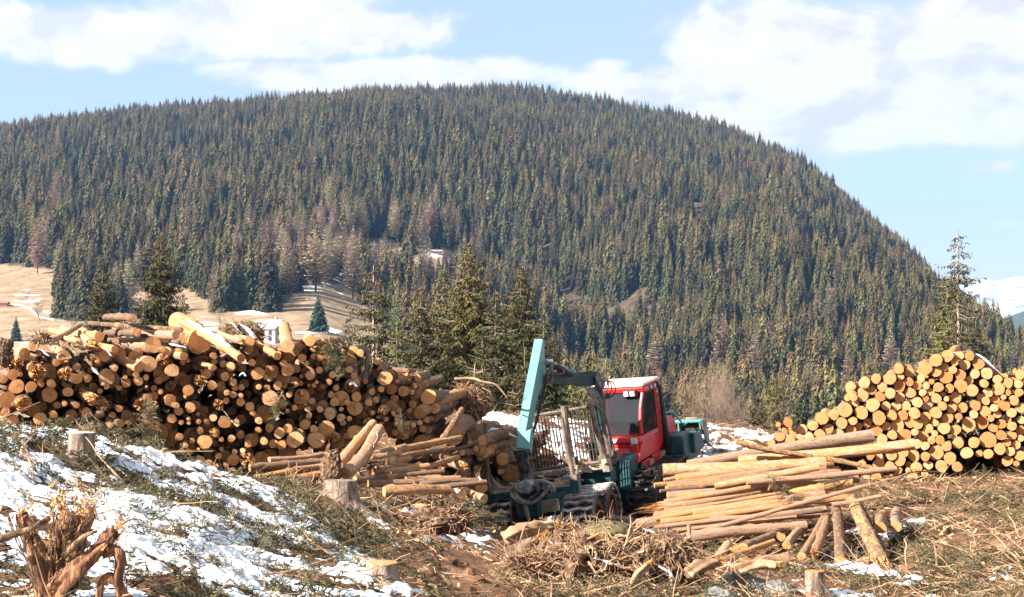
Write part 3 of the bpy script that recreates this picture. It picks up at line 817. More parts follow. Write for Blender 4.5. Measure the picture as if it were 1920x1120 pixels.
# ---- bare broadleaf trees and bushes ----
def bare_tree(name, base, H, spread, label, mat, seed, depth=5, trunks=1, wid=0.012, cat='tree'):
    r = random.Random(seed); e = empty(name, base); tag(e, label, cat)
    tr, tw = Geo(), Geo()
    def grow(p, d, L, rad, lev):
        n = 3; pts = [p]; q = p.copy(); dd = d.copy()
        for i in range(n):
            dd = (dd + Vector((r.gauss(0, .16), r.gauss(0, .16), r.gauss(0.04, .1)))).normalized(); q = q + dd * L / n; pts.append(q.copy())
        (tr if lev <= 1 else tw).tube(pts, [rad * (1 - 0.4 * i / n) for i in range(n + 1)], 5 if lev < 2 else 3, cap=False)
        if lev >= depth: return
        for k in range(r.randint(2, 4) if lev else r.randint(4, 6)):
            t = r.uniform(0.35, 1.0); b = pts[min(n, int(t * n + .5))]
            nd_ = (dd + Vector((r.gauss(0, spread), r.gauss(0, spread), r.gauss(0.1, spread * 0.6)))).normalized()
            grow(b, nd_, L * r.uniform(0.55, 0.8), rad * 0.55, lev + 1)
    for t in range(trunks):
        grow(Vector((r.uniform(-.5, .5) * (trunks > 1), r.uniform(-.5, .5) * (trunks > 1), 0)), Vector((r.gauss(0, .12 * trunks ** .5), r.gauss(0, .12 * trunks ** .5), 1)).normalized(), H * 0.42, H * wid, 0)
    tr.build('trunk', mat, e, world=False); tw.build('twigs', mat, e, world=False)
    return e
for i, (px, t0, b0, lab) in enumerate([(75, 555, 602, 'bare round tree on the left meadow by the white fence'), (412, 575, 613, 'crooked bare tree on the meadow left of the house'), (527, 592, 612, 'small bare fruit tree just behind the white house'), (140, 590, 625, 'greyish bare tree at the lower left meadow edge'), (50, 540, 565, 'faint bare bush high on the left meadow')]):
    p = hill_ray(px, b0); hh = (b0 - t0) * p.y / F
    bare_tree('bare_tree', p, hh, 0.55, lab, MAT['twig_pale'] if i != 1 else MAT['twig'], 50 + i, depth=5, wid=0.022)
for i, (px, D, toppy, lab, tks) in enumerate([(1352, 70, 690, 'wide bare reddish brown larch bush right of the machine', 7), (1395, 74, 752, 'lower bare bush between larch bush and small spruce', 6)]):
    tp = P(px, toppy, D); zb = gz_any(tp.x, D) - 0.2
    bare_tree('bare_bush', Vector((tp.x, D, zb)), (tp.z - zb) * 1.1, 0.5, lab, MAT['twig_pale'], 80 + i, depth=6, trunks=tks, wid=0.006, cat='bush')
# ================= meadow buildings and fences =================
MAT['plaster'] = simple('white_plaster', [(0.33, 0.32, 0.315), (0.39, 0.38, 0.375)], 1, 0.9)
MAT['roof'] = simple('snowy_slate_roof', [(0.13, 0.12, 0.135), (0.28, 0.28, 0.31), (0.17, 0.09, 0.075)], 0.5, 0.8)
MAT['dglass'] = simple('dark_window_glass', [(0.02, 0.02, 0.03), (0.05, 0.05, 0.06)], 3, 0.2)
MAT['brick'] = simple('red_brown_timber', [(0.20, 0.08, 0.05), (0.34, 0.15, 0.10)], 1, 0.9)
MAT['paint_white'] = simple('weathered_white_paint', [(0.62, 0.60, 0.58), (0.80, 0.79, 0.78)], 3, 0.8)
def house(px, basepy, wpx, hpx, roofpx, label, wall, roofm, yaw, nm='house', wins=True, seed=0):
    p = hill_ray(px, basepy); k = p.y / F
    w, hgt, rf = wpx * k, hpx * k, roofpx * k
    e = empty(nm, p - Vector((0, 0, 0.5))); e.rotation_euler = (0, 0, yaw); tag(e, label, 'house' if nm == 'house' else 'hut')
    dpt = w * 0.75
    g = Geo(); g.prism([(-dpt / 2, 0), (dpt / 2, 0), (dpt / 2, hgt), (0, hgt + rf), (-dpt / 2, hgt)], -w / 2, w / 2, 'x')
    g.build('wall', wall, e, world=False)
    g = Geo(); ov = w * 0.06
    for sg in (-1, 1):
        a = Vector((0, 0, hgt + rf + 0.25)); b = Vector((0, sg * (dpt / 2 + ov), hgt - rf * 2 * ov / dpt + 0.25))
        for t0, t1 in ((0, 0.22),):
            vs = [(-w / 2 - ov, a.y, a.z), (w / 2 + ov, a.y, a.z), (w / 2 + ov, b.y, b.z), (-w / 2 - ov, b.y, b.z)]
            g.add(vs + [(x, y, z - t1) for x, y, z in vs], [(0, 1, 2, 3), (7, 6, 5, 4), (0, 4, 5, 1), (1, 5, 6, 2), (2, 6, 7, 3), (3, 7, 4, 0)])
    ro = g.build('roof', roofm, e, world=False)
    if wins:
        g = Geo(); g.box((w * 0.2, dpt * 0.1, hgt + rf * 1.15), (0.8, 0.8, 1.6)); g.build('chimney', MAT['plaster'], ro, world=False)
        for (fx, fz) in ((-0.3, 0.7), (0.0, 0.7), (0.3, 0.7), (-0.3, 0.3), (0.3, 0.3)):
            g = Geo(); g.box((fx * w, -dpt / 2 - 0.03, hgt * fz), (1.5, 0.12, 1.6)); g.build('window', MAT['dglass'], e, world=False)
        for (fy, fz) in ((-0.22, 0.72), (0.22, 0.72), (0.22, 0.3)):
            g = Geo(); g.box((w / 2 + 0.03, fy * dpt, hgt * fz), (0.12, 1.5, 1.6)); g.build('window', MAT['dglass'], e, world=False)
        g = Geo(); g.box((0, -dpt / 2 - 0.03, 1.05), (1.1, 0.12, 2.1)); g.build('door', MAT['brick'], e, world=False)
    return e
house(506, 646, 56, 28, 15, 'white farmhouse with snowy grey roof behind the log pile', MAT['plaster'], MAT['roof'], -0.5)
house(4, 575, 22, 7, 3, 'small red brown hut at the left edge of the meadow', MAT['brick'], MAT['brick'], 0.1, 'hut', False)
house(818, 476, 20, 5, 3, 'tiny brown hut in the upper snowy clearing', MAT['brick'], MAT['roof'], 0.2, 'hut', False)
def fence(pts, label, hpx=4.5, step=2.4):
    P3 = [hill_ray(*p) for p in pts]; e = empty('fence', P3[0]); tag(e, label, 'fence')
    rail, n = Geo(), 0
    posts = []
    for a, b in zip(P3, P3[1:]):
        L = (b - a).length; m = max(1, int(L / step))
        for i in range(m): posts.append(a + (b - a) * i / m)
    posts.append(P3[-1]); hh = hpx * P3[0].y / F
    for a, b in zip(posts, posts[1:]):
        for f in (0.45, 0.9):
            rail.tube([a + Vector((0, 0, hh * f)), b + Vector((0, 0, hh * f))], 0.10, 4)
    rail.build('rails', MAT['paint_white'], e)
    g = Geo()
    for p in posts: g.box((p.x, p.y, p.z + hh / 2), (0.16, 0.16, hh))
    g.build('pickets', MAT['paint_white'], e)
fence([(16, 574), (40, 575), (58, 584), (75, 598), (100, 603)], 'white fence curving down the left meadow')
fence([(82, 586), (95, 592), (108, 594)], 'short white fence piece above the curving fence')
fence([(98, 548), (104, 557)], 'short steep white fence at the forest edge')
fence([(555, 627), (580, 629), (618, 627)], 'pale fence below the lone meadow spruce', 5)
# ================= logs =================
def log_template(seed, kind='sawn'):
    """unit log along +Y, radius ~1, length 1; returns (bark Geo, end Geo)"""
    r = np.random.default_rng(seed); seg = 18; nr = 17
    ang = np.arange(seg) * 2 * math.pi / seg
    lob = 1 + 0.045 * np.sin(ang * 2 + r.uniform(0, 6)) + 0.035 * np.sin(ang * 3 + r.uniform(0, 6)) + r.normal(0, 0.016, seg)
    bx_, bz_ = r.uniform(-.45, .45, 2); bw_ = r.uniform(2.2, 4.5)
    bk, en = Geo(), Geo()
    vs, fs = [], []
    zig = np.zeros(seg)
    if kind == 'broken': zig = r.uniform(-0.015, 0.05, seg)
    for i in range(nr):
        t = i / (nr - 1)
        cx = bx_ * math.sin(t * bw_); cz = bz_ * math.sin(t * bw_)
        for k in range(seg):
            rr = lob[k] * (1 - 0.13 * t) * (1 + r.normal(0, 0.022) + (0.28 if 0 < i < nr - 1 and r.uniform() < 0.035 else 0))
            if i == 0 and kind == 'flare': rr *= 1.0
            vs.append((cx + rr * math.cos(ang[k]), t + (zig[k] if i == 0 else 0), cz + rr * math.sin(ang[k])))
    for i in range(nr - 1):
        for k in range(seg):
            fs.append((i * seg + k, i * seg + (k + 1) % seg, (i + 1) * seg + (k + 1) % seg, (i + 1) * seg + k))
    fs.append(tuple((nr - 1) * seg + k for k in range(seg)))
    bk.add(vs, fs)
    LBEND[(seed % 100, kind == 'broken')] = (bx_ * math.sin(bw_), bz_ * math.sin(bw_))
    # bark rim and cut face
    ring = [(0.94 * vs[k][0], vs[k][1], 0.94 * vs[k][2]) for k in range(seg)]
    bk.add([vs[k] for k in range(seg)] + ring, [(k, seg + k, seg + (k + 1) % seg, (k + 1) % seg) for k in range(seg)])
    if kind == 'sawn':
        en.add(ring + [(0, -0.0012, 0)], [(seg, (k + 1) % seg, k) for k in range(seg)])
    else:
        mid = [(0.55 * x, y - 0.028 * r.uniform(-0.6, 1.3), 0.55 * z) for x, y, z in ring]
        en.add(ring + mid + [(0.1, 0.01, 0.1)], [(k, seg + k, seg + (k + 1) % seg) for k in range(seg)] + [(k, seg + (k + 1) % seg, (k + 1) % seg) for k in range(seg)] + [(2 * seg, seg + (k + 1) % seg, seg + k) for k in range(seg)])
        for j in range(34):
            a = r.uniform(0, 6.28); q = r.uniform(0.1, 0.9); x, z = q * math.cos(a), q * math.sin(a)
            ln = r.uniform(0.03, 0.11); w = r.uniform(0.06, 0.18)
            b = en.n; en.V += [(x - w, 0.03, z), (x + w, 0.03, z + w * .4), (x, 0.03, z + w), (x + r.normal(0, .12), -ln, z + r.normal(0, .12))]; en.n += 4
            for f in ((0, 1, 3), (1, 2, 3), (2, 0, 3)): en.Fc.append([b + t for t in f]); en.M.append(0)
    return bk, en
LBEND = {}
LT = [log_template(300 + i) for i in range(9)]; LB = [log_template(400 + i, 'broken') for i in range(5)]
_lm = {}
def log_meshes(i, broken, barkm, endm):
    k = (i, broken, barkm, endm)
    if k not in _lm:
        bk, en = (LB if broken else LT)[i]
        m1 = bk.mesh('log_mesh', True); m1.materials.append(MAT[barkm])
        m2 = en.mesh('log_end_mesh', False); m2.materials.append(MAT['splinter' if broken else endm])
        _lm[k] = (m1, m2)
    return _lm[k]
def rot_y_to(d, spin):
    d = d.normalized()
    q = Vector((0, 1, 0)).rotation_difference(d)
    return q.to_matrix() @ Matrix.Rotation(spin, 3, 'Y')
LOGS = []   # dicts
def add_log(p0, p1, r, **kw):
    LOGS.append(dict(p0=p0, p1=p1, r=r, px=r * F / p0.y, **kw))

Z1 = """185,418,45 258,355,40 472,437,50,380,320 690,350,42,480,225,b 745,285,38,600,250 1030,255,32,790,262 1238,293,40,1060,262 1365,235,20,680,185 1000,145,30,790,140,b 1150,345,62,940,310 1495,325,92,1340,175
780,430,45 980,545,33,860,400 860,520,28,760,490 1115,490,60,930,430 1035,515,28 1293,540,48,1180,520 1250,400,38 1220,380,25 1225,460,45,1180,440,b 575,515,30,520,470 612,567,25 657,598,32 95,570,42 25,605,32 155,568,18 35,668,17 285,560,65,240,480,b 495,565,55,450,500,b 110,490,70,60,440,b
385,640,35 310,642,25 125,660,55 235,660,40 55,760,62 170,790,65,230,740,b 180,742,22 370,722,60 510,700,40 575,600,42 300,900,50 90,930,55 650,858,38 527,968,24 590,980,32,580,940 683,985,35,680,940 757,960,25,690,900 825,952,24 880,1035,70 575,800,25,b 485,790,20 680,740,40,b 770,800,45,b 895,825,28,b 765,860,14 845,875,24 750,695,22 800,660,22 775,640,14 895,670,22 940,590,16 945,630,38 1020,570,25 1040,620,35 1095,592,23 1100,662,12 1155,675,24,1120,630 1190,615,30,1150,570 1205,700,20 1155,735,32 1115,740,28 1280,660,38,1240,620,b 1280,762,44 1340,845,35,b 1390,738,12 1430,820,38 1485,868,17 1410,690,40 1480,590,20 1513,543,13 1548,565,40 1590,650,36 1655,660,38 1688,585,33 1750,625,28 1700,705,23 1750,720,28 1810,667,25 1762,672,22 1808,727,18 1695,765,25 1805,775,33 1875,810,35 1600,430,28 1605,475,22 1675,490,28 1730,510,35,b 1500,620,45,1400,590,b 1370,480,22,1290,420 1410,468,15 1340,395,28 1385,355,18,1300,340 1870,320,38,1740,310 1890,480,28,b 1640,800,42,1560,780,b 1600,895,28,1570,850 1550,925,22 1490,925,18 1415,905,16 1360,930,18 1415,935,14 1685,930,45,1640,860 1780,925,17,1720,870 1732,953,18 1500,990,26 1610,1010,40,1590,950,b 1345,1037,30 1440,1070,22 1535,1075,55 1660,1057,19 1735,1050,28 1798,1012,12 1860,1090,28 1290,900,35 960,930,20 910,935,28 1075,970,25 1900,860,20 1320,800,25 1100,1060,35 1040,1060,15 1060,800,55,980,760,b 1150,805,40,b 630,700,40,b 690,770,35,b 1430,370,16 1670,395,22 1790,450,20 180,1100,50 40,850,35,b 430,800,28 400,870,30
295,420,16,290,450 420,480,30,340,440,b 715,535,18,540,350 690,455,16,520,340 735,475,14 640,575,14,450,290 870,320,24,820,310,b"""
Z1L = """1415,30,28 1500,95,38 1567,112,23 1622,138,19 1450,165,42,1420,150 1530,200,23 1745,185,30 1760,30,22 1540,0,25 1750,90,45 1860,90,60,b 1660,10,18 1487,12,14 1890,150,35 1640,60,22 1700,130,20 1390,-20,20 1820,20,20"""
Z2 = """237,357,50 405,318,40,350,330 467,330,17 508,310,18 303,403,23 345,445,32 625,352,18 650,390,15 482,447,24 435,435,25 525,435,22 508,478,18 380,487,18 240,537,47 300,525,35 475,537,26,510,535 405,578,36 575,572,28,600,530 340,585,16 550,625,22 610,605,14 338,637,18 398,653,13 435,652,18 455,628,14 15,562,48 20,663,22 82,670,26 165,652,34 215,660,15 110,750,62 345,710,17 100,608,15 70,590,20 120,520,20 165,420,25 110,400,35 210,490,30,130,480,b 700,533,26,720,440 735,577,27,760,430 820,620,21,840,400 970,600,55 1083,592,20,1000,560 710,655,50,b 1015,678,42 938,680,25,b 1105,695,42 1195,660,16,1280,670 1170,705,20 1040,750,30,1070,735 590,775,37 563,720,26 685,778,24,645,690 753,735,38 740,820,60 330,755,42 370,795,11 388,832,24 398,880,24 235,840,15 553,862,46 637,893,32 845,780,28,880,560,b 875,857,18 915,890,13 975,905,19 935,940,15 1015,805,42 1075,840,22 1153,842,20 1175,795,30,b 1225,860,45 1293,738,60,1440,730 1345,822,42,1480,790 1277,910,25,1450,850 1230,932,22 1180,948,20 1143,935,19 1140,970,20 1085,965,27,1040,900 1055,900,20 950,840,40,b 1480,1030,75,1600,900 1700,1065,45 1770,1060,28 1603,1083,20 20,915,28 15,985,24 150,850,30 100,970,35,b 175,1010,42 238,978,38 325,1005,30,330,970 435,980,32 525,980,65 450,1060,65,480,1080 290,1060,65,380,1060 575,1035,40,660,1050,b 730,1000,48,720,920 190,1100,35 60,1070,30 130,1090,35 840,940,42,850,860,b 650,930,25 680,1030,25 420,770,26,b 1060,620,16 1130,540,18,960,515 1210,600,20,1120,560,b 600,670,24 870,700,26,b 900,760,26 560,480,26,b 650,450,26,700,400,b 780,410,30,760,460,b 905,470,26,890,560,b 430,385,20,b 480,830,26,b 250,720,24 290,820,22,b 190,790,26 640,830,18 700,900,20 500,660,22 300,640,18 1030,860,18"""
Z6 = """1210,40,48,1330,130 1450,20,13 1545,35,25 1590,45,13 1650,10,18 1715,40,38 1843,25,28 1905,35,30 1830,130,22 1905,90,18 1690,300,47,1560,170 1885,210,38 1330,30,20 1400,100,40,1580,150,b"""
Z3 = """95,867,40 50,927,23 120,965,42 243,945,29 305,1007,24 318,960,45 10,885,15 5,950,15 178,915,23 235,890,20,b 228,1050,20 235,1100,24 310,1110,48 370,1070,30 450,1040,18 160,860,30"""
def parse(s, ox, oy, sc=4.0):
    out = []
    for t in s.split():
        q = t.split(','); b = q[-1] == 'b'
        if b: q = q[:-1]
        v = [float(a) for a in q]
        o = dict(px=ox + v[0] / sc, py=oy + v[1] / sc, r=v[2] / sc, broken=b)
        if len(v) > 3: o['far'] = (ox + v[3] / sc, oy + v[4] / sc)
        out.append(o)
    return out
left = parse(Z1, 0, 560) + parse(Z1L, 0, 840) + parse(Z2, 480, 560) + parse(Z6, 480, 840) + parse(Z3, 880, 610)
Z4 = """151,690,36 130,757,20 184,766,30 254,740,40 335,712,40 93,797,35 168,822,38 232,805,32 308,798,36 402,659,48 491,630,42 387,780,42 452,738,38 523,775,42 580,598,53 553,695,43 635,677,33 625,745,40 683,718,28 660,545,25 640,500,30 712,492,42 722,390,44 810,360,38 781,450,32 843,492,38 857,423,37 912,360,48 980,286,40 995,348,25 1060,312,36 986,418,44 917,470,40 988,502,40 1057,384,33 1067,467,40 785,558,52 700,615,50 745,692,36 885,566,35 831,655,52 926,635,40 960,566,36 1032,566,37 1010,635,37 887,717,33 813,748,44 972,712,50 1063,690,38 1097,620,43 1120,538,40 1195,563,35 1183,508,23 1160,465,28 1220,462,30 1187,413,28 1118,413,34 1147,357,33 1228,384,20 1178,283,50 1258,222,50 1347,190,44 1263,312,36 1318,273,32 1400,242,26 1433,190,35 1385,295,30 1333,350,50 1278,425,38 1362,433,33 1314,478,20 1338,513,20 1262,508,38 1308,565,33 1260,617,44 1180,648,40 1250,687,30 1123,705,37 1203,733,35 1100,763,27 1025,790,50 932,783,37 855,815,40 1320,733,46 1405,745,40 1347,657,42 1378,582,38 1407,502,43 1447,417,48 1443,333,41 1475,258,40 1511,190,36 1578,252,43 1552,325,36 1510,373,30 1533,450,45 1640,322,44 1620,397,32 1648,466,36 1593,500,27 1555,560,41 1458,580,40 1430,645,27 1503,706,56 1543,628,32 1628,604,42 1633,528,31 1720,365,33 1727,440,48 1703,517,32 1695,580,30 1607,688,48 1673,658,25 1720,630,28 1768,562,44 1766,500,20 1800,465,23 1798,395,40 1878,402,32 1890,330,38 1882,465,32 1843,523,38 1895,580,40 1827,617,36 1803,665,22 1750,702,36 1690,730,34 1828,717,36 1900,670,30 1895,750,35 1750,785,38 1650,820,62 1545,840,42 1425,843,42 1340,868,37 1290,822,33 1227,822,30 1250,773,25 1162,793,40 1178,865,32 1113,850,38 1260,915,57 1365,957,46 1180,945,35 1092,940,45 1013,915,40 925,936,40 1490,918,45 1583,922,27 1652,925,36 1740,887,44 1792,845,28 1860,857,33 1828,787,36 1895,808,25 1817,907,34 1890,940,38 1795,977,40 1863,998,22 1300,1017,45 1418,1022,38 1200,1012,35 1112,1025,42 1055,1007,24 1050,1048,20 990,975,42 912,1020,38 830,1005,45 833,940,28 768,940,30 977,1050,28 1085,1100,38 1175,1073,26 1013,1097,28 945,1095,32 812,1107,42 740,1100,25 25,845,30 700,1010,35 650,1080,30 1955,300,38 1960,385,40 1965,470,40 1970,560,42 1965,650,40 1970,740,42 1970,830,40 1965,910,40 1960,980,34 2040,340,40 2045,430,42 2050,520,40 2045,610,42 2050,700,40 2045,790,42 2050,880,40 2045,960,36"""
right = parse(Z4, 1440, 620)
lr = random.Random(3)
for q in left:
    px, py = q['px'], q['py']
    D = float(np.interp(px, [0, 480, 720, 850, 930, 1000], [25.5, 27, 29, 30.8, 33.2, 36])) + (905 - py) * 0.0045 + lr.uniform(-0.22, 0.22)
    D = max(D, 20); r = q['r'] * D / F; p0 = P(px, py, D)
    if 'far' in q:
        # a far end seen at that pixel: choose how much deeper so that the log keeps a plausible length
        fx, fy = q['far']; dpx = math.hypot(fx - px, fy - py)
        want = lr.uniform(3.4, 4.2) if q['r'] > 6 else lr.uniform(2.2, 3.6)
        flat_ = dpx * D / F
        dd = math.sqrt(max(0.3, want ** 2 - flat_ ** 2)) if dpx < 120 else 1.2
        dd = min(dd, 3.0) if py < 720 else min(dd, 2.4)
        p1 = P(fx, fy, D + dd)
        if py < 650: p1 = P(fx, max(fy, 588), D + dd)
    else:
        jx = float(np.interp(px, [0, 480, 900, 1000], [-0.48, -0.22, 0.2, 0.1])) + lr.gauss(0, 0.10)
        p1 = p0 + Vector((jx, 1, lr.gauss(-0.03, 0.05))).normalized() * lr.uniform(3.3, 4.2)
    dark = lr.random() < 0.25
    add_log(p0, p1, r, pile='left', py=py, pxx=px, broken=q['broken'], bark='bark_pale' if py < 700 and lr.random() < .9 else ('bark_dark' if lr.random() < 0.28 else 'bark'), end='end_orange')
for q in right:
    px, py = q['px'], q['py']
    D = 34 + (905 - py) * 0.003 + lr.uniform(-0.16, 0.10); p0 = P(px, py, D)
    p1 = p0 + Vector((p0.x / p0.y + 0.02 + lr.gauss(0, 0.02), 1, (p0.z - CAMZ) / p0.y * 0.9 + lr.gauss(0, 0.010))).normalized() * lr.uniform(3.9, 4.1)
    add_log(p0, p1, q['r'] * D / F, pile='right', py=py, pxx=px, broken=False, bark='bark', end='end_pale')
ORD0 = 'first second third fourth fifth sixth seventh eighth ninth tenth eleventh twelfth thirteenth fourteenth fifteenth sixteenth seventeenth eighteenth nineteenth twentieth'.split()
# logs lying lengthwise:  x0,y0,x1,y1,r px, D at each end, bark, label
CROSS = [
 (1635,817,1290,872,12.5,29.3,28.8,'bark_pale','uppermost long log on the loose heap, reaching toward the neat stack'),
 (1715,833,1385,866,10,27.9,28.6,'bark_pale','long pale half split log poking out right over the loose heap'),
 (1243,882,1548,866,12.5,27.4,27.2,'bark_pale','thick log whose left end lies beside the machine front wheel'),
 (1268,900,1560,868,9.5,27.0,27.6,'bark_pale','peeled orange log just under the thick grey topped log'),
 (1252,914,1575,888,10,26.7,27.0,'bark','grey barked log third from top at the heap left side'),
 (1252,931,1560,902,9,26.4,26.8,'bark_pale','straight pale log in the middle of the loose heap'),
 (1230,952,1590,908,10,26.1,26.6,'bark_pale','split pale log with frayed left end in the loose heap'),
 (1194,984,1545,926,11,25.6,26.0,'bark_pale','long log starting at the moss covered stump'),
 (1258,988,1560,944,9,25.4,25.9,'bark_pale','orange peeled log with square cut left end'),
 (1226,1002,1548,956,9,25.2,25.6,'bark','low brown log in front of the orange peeled one'),
 (1268,1012,1512,983,10,24.6,24.9,'bark_pale','lowest front log of the heap above the dark hollow'),
 (1290,1004,1622,912,4.5,25.0,25.0,'bark_pale','long thin pole slanting up across the heap'),
 (1400,904,1680,879,6,26.2,26.6,'bark_pale','slim straight log sticking out right in front of the stack'),
 (1535,876,1340,912,7.5,26.4,26.5,'bark_pale','squared pale beam on top of the heap'),
 (1550,860,1655,882,5,26.9,26.6,'bark_dark','short dark stick crossing behind the squared beam'),
 (1380,828,1520,858,5.5,28.2,28.2,'bark_dark','dark brown stick lying across the uppermost logs'),
 (1440,893,1610,900,7,26.6,27.3,'bark','dark log pushed in below the squared beam'),
 (1438,912,1585,912,9,26.3,26.9,'bark_pale','short thick log mid heap with fresh pale end'),
 (1300,965,1588,932,8,25.5,25.9,'bark_pale','peeled slim log near the right lower heap edge'),
 (1560,946,1652,931,4,25.4,25.4,'bark_pale','thin short pole end above the snowy logs'),
 (1330,975,1560,960,7,25.3,25.6,'bark_pale','splintered slab at the lower right heap corner'),
 (1475,1023,1502,992,8,23.6,25.0,'bark_pale','stubby log facing the viewer under the heap'),
 (1465,1008,1440,998,8,24.2,25.4,'bark','barked log end hiding under the heap'),
 (1503,1043,1545,970,8,22.6,25.2,'bark','thin log leaning up under the heap, left of two'),
 (1527,1040,1550,968,10,22.7,25.4,'bark','thicker log leaning up under the heap with splintered foot'),
 (1576,1054,1567,955,12,22.4,25.6,'bark_dark','dark log pointing at the viewer, just left of the snowy one'),
 (1654,1058,1597,938,14.5,22.3,25.9,'bark_dark','thick dark log with snow along it and torn orange end'),
 (1662,1040,1612,948,7,23.0,26.2,'bark_dark','thin dark log hidden behind the snowy one'),
 (1650,990,1655,962,12,24.6,26.0,'bark_dark','short dark billet standing right of the snowy logs'),
 (1680,988,1683,958,11,24.8,26.0,'bark_pale','short peeled billet rightmost beside the heap'),
 (1365,1022,1332,1060,9,23.4,22.2,'bark_pale','short log slanting down before the hollow'),
 (1393,1028,1450,1004,10,23.2,24.4,'bark','barked log end in the hollow below the heap'),
 (1312,1068,1450,1016,7,21.8,23.0,'bark_pale','long pale pole resting before the hollow'),
 (1478,1046,1420,1052,11,22.3,22.3,'bark','flat grey log piece lying by the snow line'),
 (1295,1050,1292,984,4.2,22.3,22.4,'bark_pale','upright pale stake in front of the loose heap'),
 (1640,1048,1600,1062,7,22.3,22.3,'bark_pale','small log chunk at the foot of the snowy log'),
 (452,672,340,602,8.5,26.2,28.6,'bark_pale','long slanting log with snow on top, right of the largest log end'),
 # left middle heap
 (505,862,622,853,6,26.2,26.9,'bark_pale','straight peeled pole below the tall pile, uppermost of the left poles'),
 (468,877,618,866,6.5,25.9,26.6,'bark','brown pole below the tall pile, second from the top'),
 (445,907,602,874,7,25.3,26.3,'bark_pale','pole slanting up from the snow bank edge'),
 (430,916,602,888,6.5,24.9,25.9,'bark_pale','pale pole lying along the snow bank edge'),
 (490,900,610,896,5,25.0,25.9,'bark','low peeled pole beside the splintered stump'),
 (552,880,640,868,5,25.9,26.6,'bark_pale','short knotty pole behind the splintered stump'),
 (634,872,700,795,10,26.1,27.5,'bark_pale','left one of two thick slabs leaning up against the pile'),
 (648,888,716,806,12.5,25.7,27.3,'bark_pale','right one of two thick slabs leaning up against the pile'),
 (695,857,752,848,5.5,27.2,27.6,'bark_pale','short pale log right of the leaning slabs'),
 (700,886,766,876,7,26.8,27.3,'bark_dark','mossy dark log in front of the leaning slabs'),
 (722,866,770,858,6,27.3,27.7,'bark','small broken log beside the mossy one'),
 (665,900,724,895,8,26.2,26.6,'bark','short dark barked log behind the old stump'),
 (725,895,826,896,6,26.7,27.0,'bark_pale','peeled log continuing right of the dark barked one'),
 (690,907,836,903,7,26.2,26.6,'bark','long peeled log lying low, above the lowest one'),
 (720,922,844,917,9.5,25.4,25.9,'bark','lowest thick log lying across before the heap'),
 (828,828,866,767,6,29.4,30.8,'bark_dark','dark pole leaning steeply against the pile end'),
 (740,845,860,822,7,28.2,29.6,'bark','barked log slanting up behind the big cut log'),
 (745,860,850,840,6,27.9,29.2,'bark_dark','dark log slanting up below the barked one'),
 (760,888,860,858,6,27.0,28.6,'bark','brown log half hidden behind the thick broken one'),
 (870,876,826,860,10,28.4,29.0,'bark_pale','thick broken log with frayed orange left end'),
 (908,936,880,925,9,27.6,28.0,'bark_pale','short pale block near the machine stake'),
 (650,862,760,836,5,27.6,28.4,'bark_pale','thin pole on top of the middle heap'),
 (1600,905,1475,925,7,26.0,26.4,'bark','knotty log mid heap partly under branches'),
]
for c in CROSS:
    x0, y0, x1, y1, rp, D0_, D1_, bk, lab = c
    a, b = P(x0, y0, D0_), P(x1, y1, D1_)
    add_log(a, b, rp * D0_ / F, pile='heap', py=y0, pxx=x0, broken=('torn' in lab or 'frayed' in lab or 'splinter' in lab), bark=bk, end='end_pale', label=lab)

hr = random.Random(77)
for k in range(20):
    t = hr.random(); x0 = 1225 + 60 * hr.random(); y0 = 900 + 105 * (k / 20)
    D_ = 27.0 - 2.2 * (k / 20); ln = hr.uniform(150, 330)
    a, b = P(x0, y0, D_), P(x0 + ln, y0 - ln * hr.uniform(.08, .2), D_ + .3)
    add_log(a, b, hr.uniform(3, 6) * D_ / F, pile='heap', py=y0, pxx=x0, broken=False, bark=hr.choice(['bark_pale', 'bark_pale', 'bark']), end='end_pale', label=f'thin pole in the loose heap, {(ORD0[k])} from its back')
for k in range(9):
    x0 = 690 + 14 * k; y0 = 872 + 5.5 * k; D_ = 27.2 - .13 * k; ln = hr.uniform(60, 110)
    a, b = P(x0, y0, D_), P(x0 + ln, y0 - ln * hr.uniform(-.02, .15), D_ + .4)
    add_log(a, b, hr.uniform(3, 6.5) * D_ / F, pile='heap', py=y0, pxx=x0, broken=False, bark=hr.choice(['bark_pale', 'bark']), end='end_pale', label=f'short pole in the low middle heap, {(ORD0[k])} from its back')
for k, (x, y, fx_, fy_, r_) in enumerate([(215, 655, 95, 622, 7), (330, 628, 215, 616, 8), (120, 672, 40, 650, 7), (260, 690, 190, 655, 9), (345, 668, 270, 652, 8), (400, 690, 330, 668, 6), (150, 640, 60, 628, 6), (430, 655, 380, 630, 8), (60, 690, 20, 664, 8), (520, 668, 470, 640, 7), (455, 640, 405, 622, 7), (90, 640, 150, 612, 6)]):
    D_ = 26.4 + .0022 * x; a = P(x, y, D_); b = P(fx_, fy_, D_ + 2.2)
    add_log(a, b, r_ * D_ / F, pile='heap', py=y, pxx=x, broken=k % 4 == 2, bark='bark_pale', end='end_orange', label=f'pale log lying askew on the left pile top, {(ORD0[k])} such')
def in_view(q):
    return -10 < q['pxx'] < 1930 and q['py'] < 1130
cands = [q for q in LOGS if q['pile'] != 'heap' and in_view(q)]
cands.sort(key=lambda q: -q['px'])
keep = set(id(q) for q in cands[:300 - sum(1 for q in LOGS if q['pile'] == 'heap')])
ORD = 'zeroth first second third fourth fifth sixth seventh eighth ninth tenth eleventh twelfth thirteenth fourteenth fifteenth sixteenth seventeenth eighteenth nineteenth twentieth'.split() + ['twenty-' + x for x in 'first second third fourth fifth sixth seventh eighth ninth'.split()]
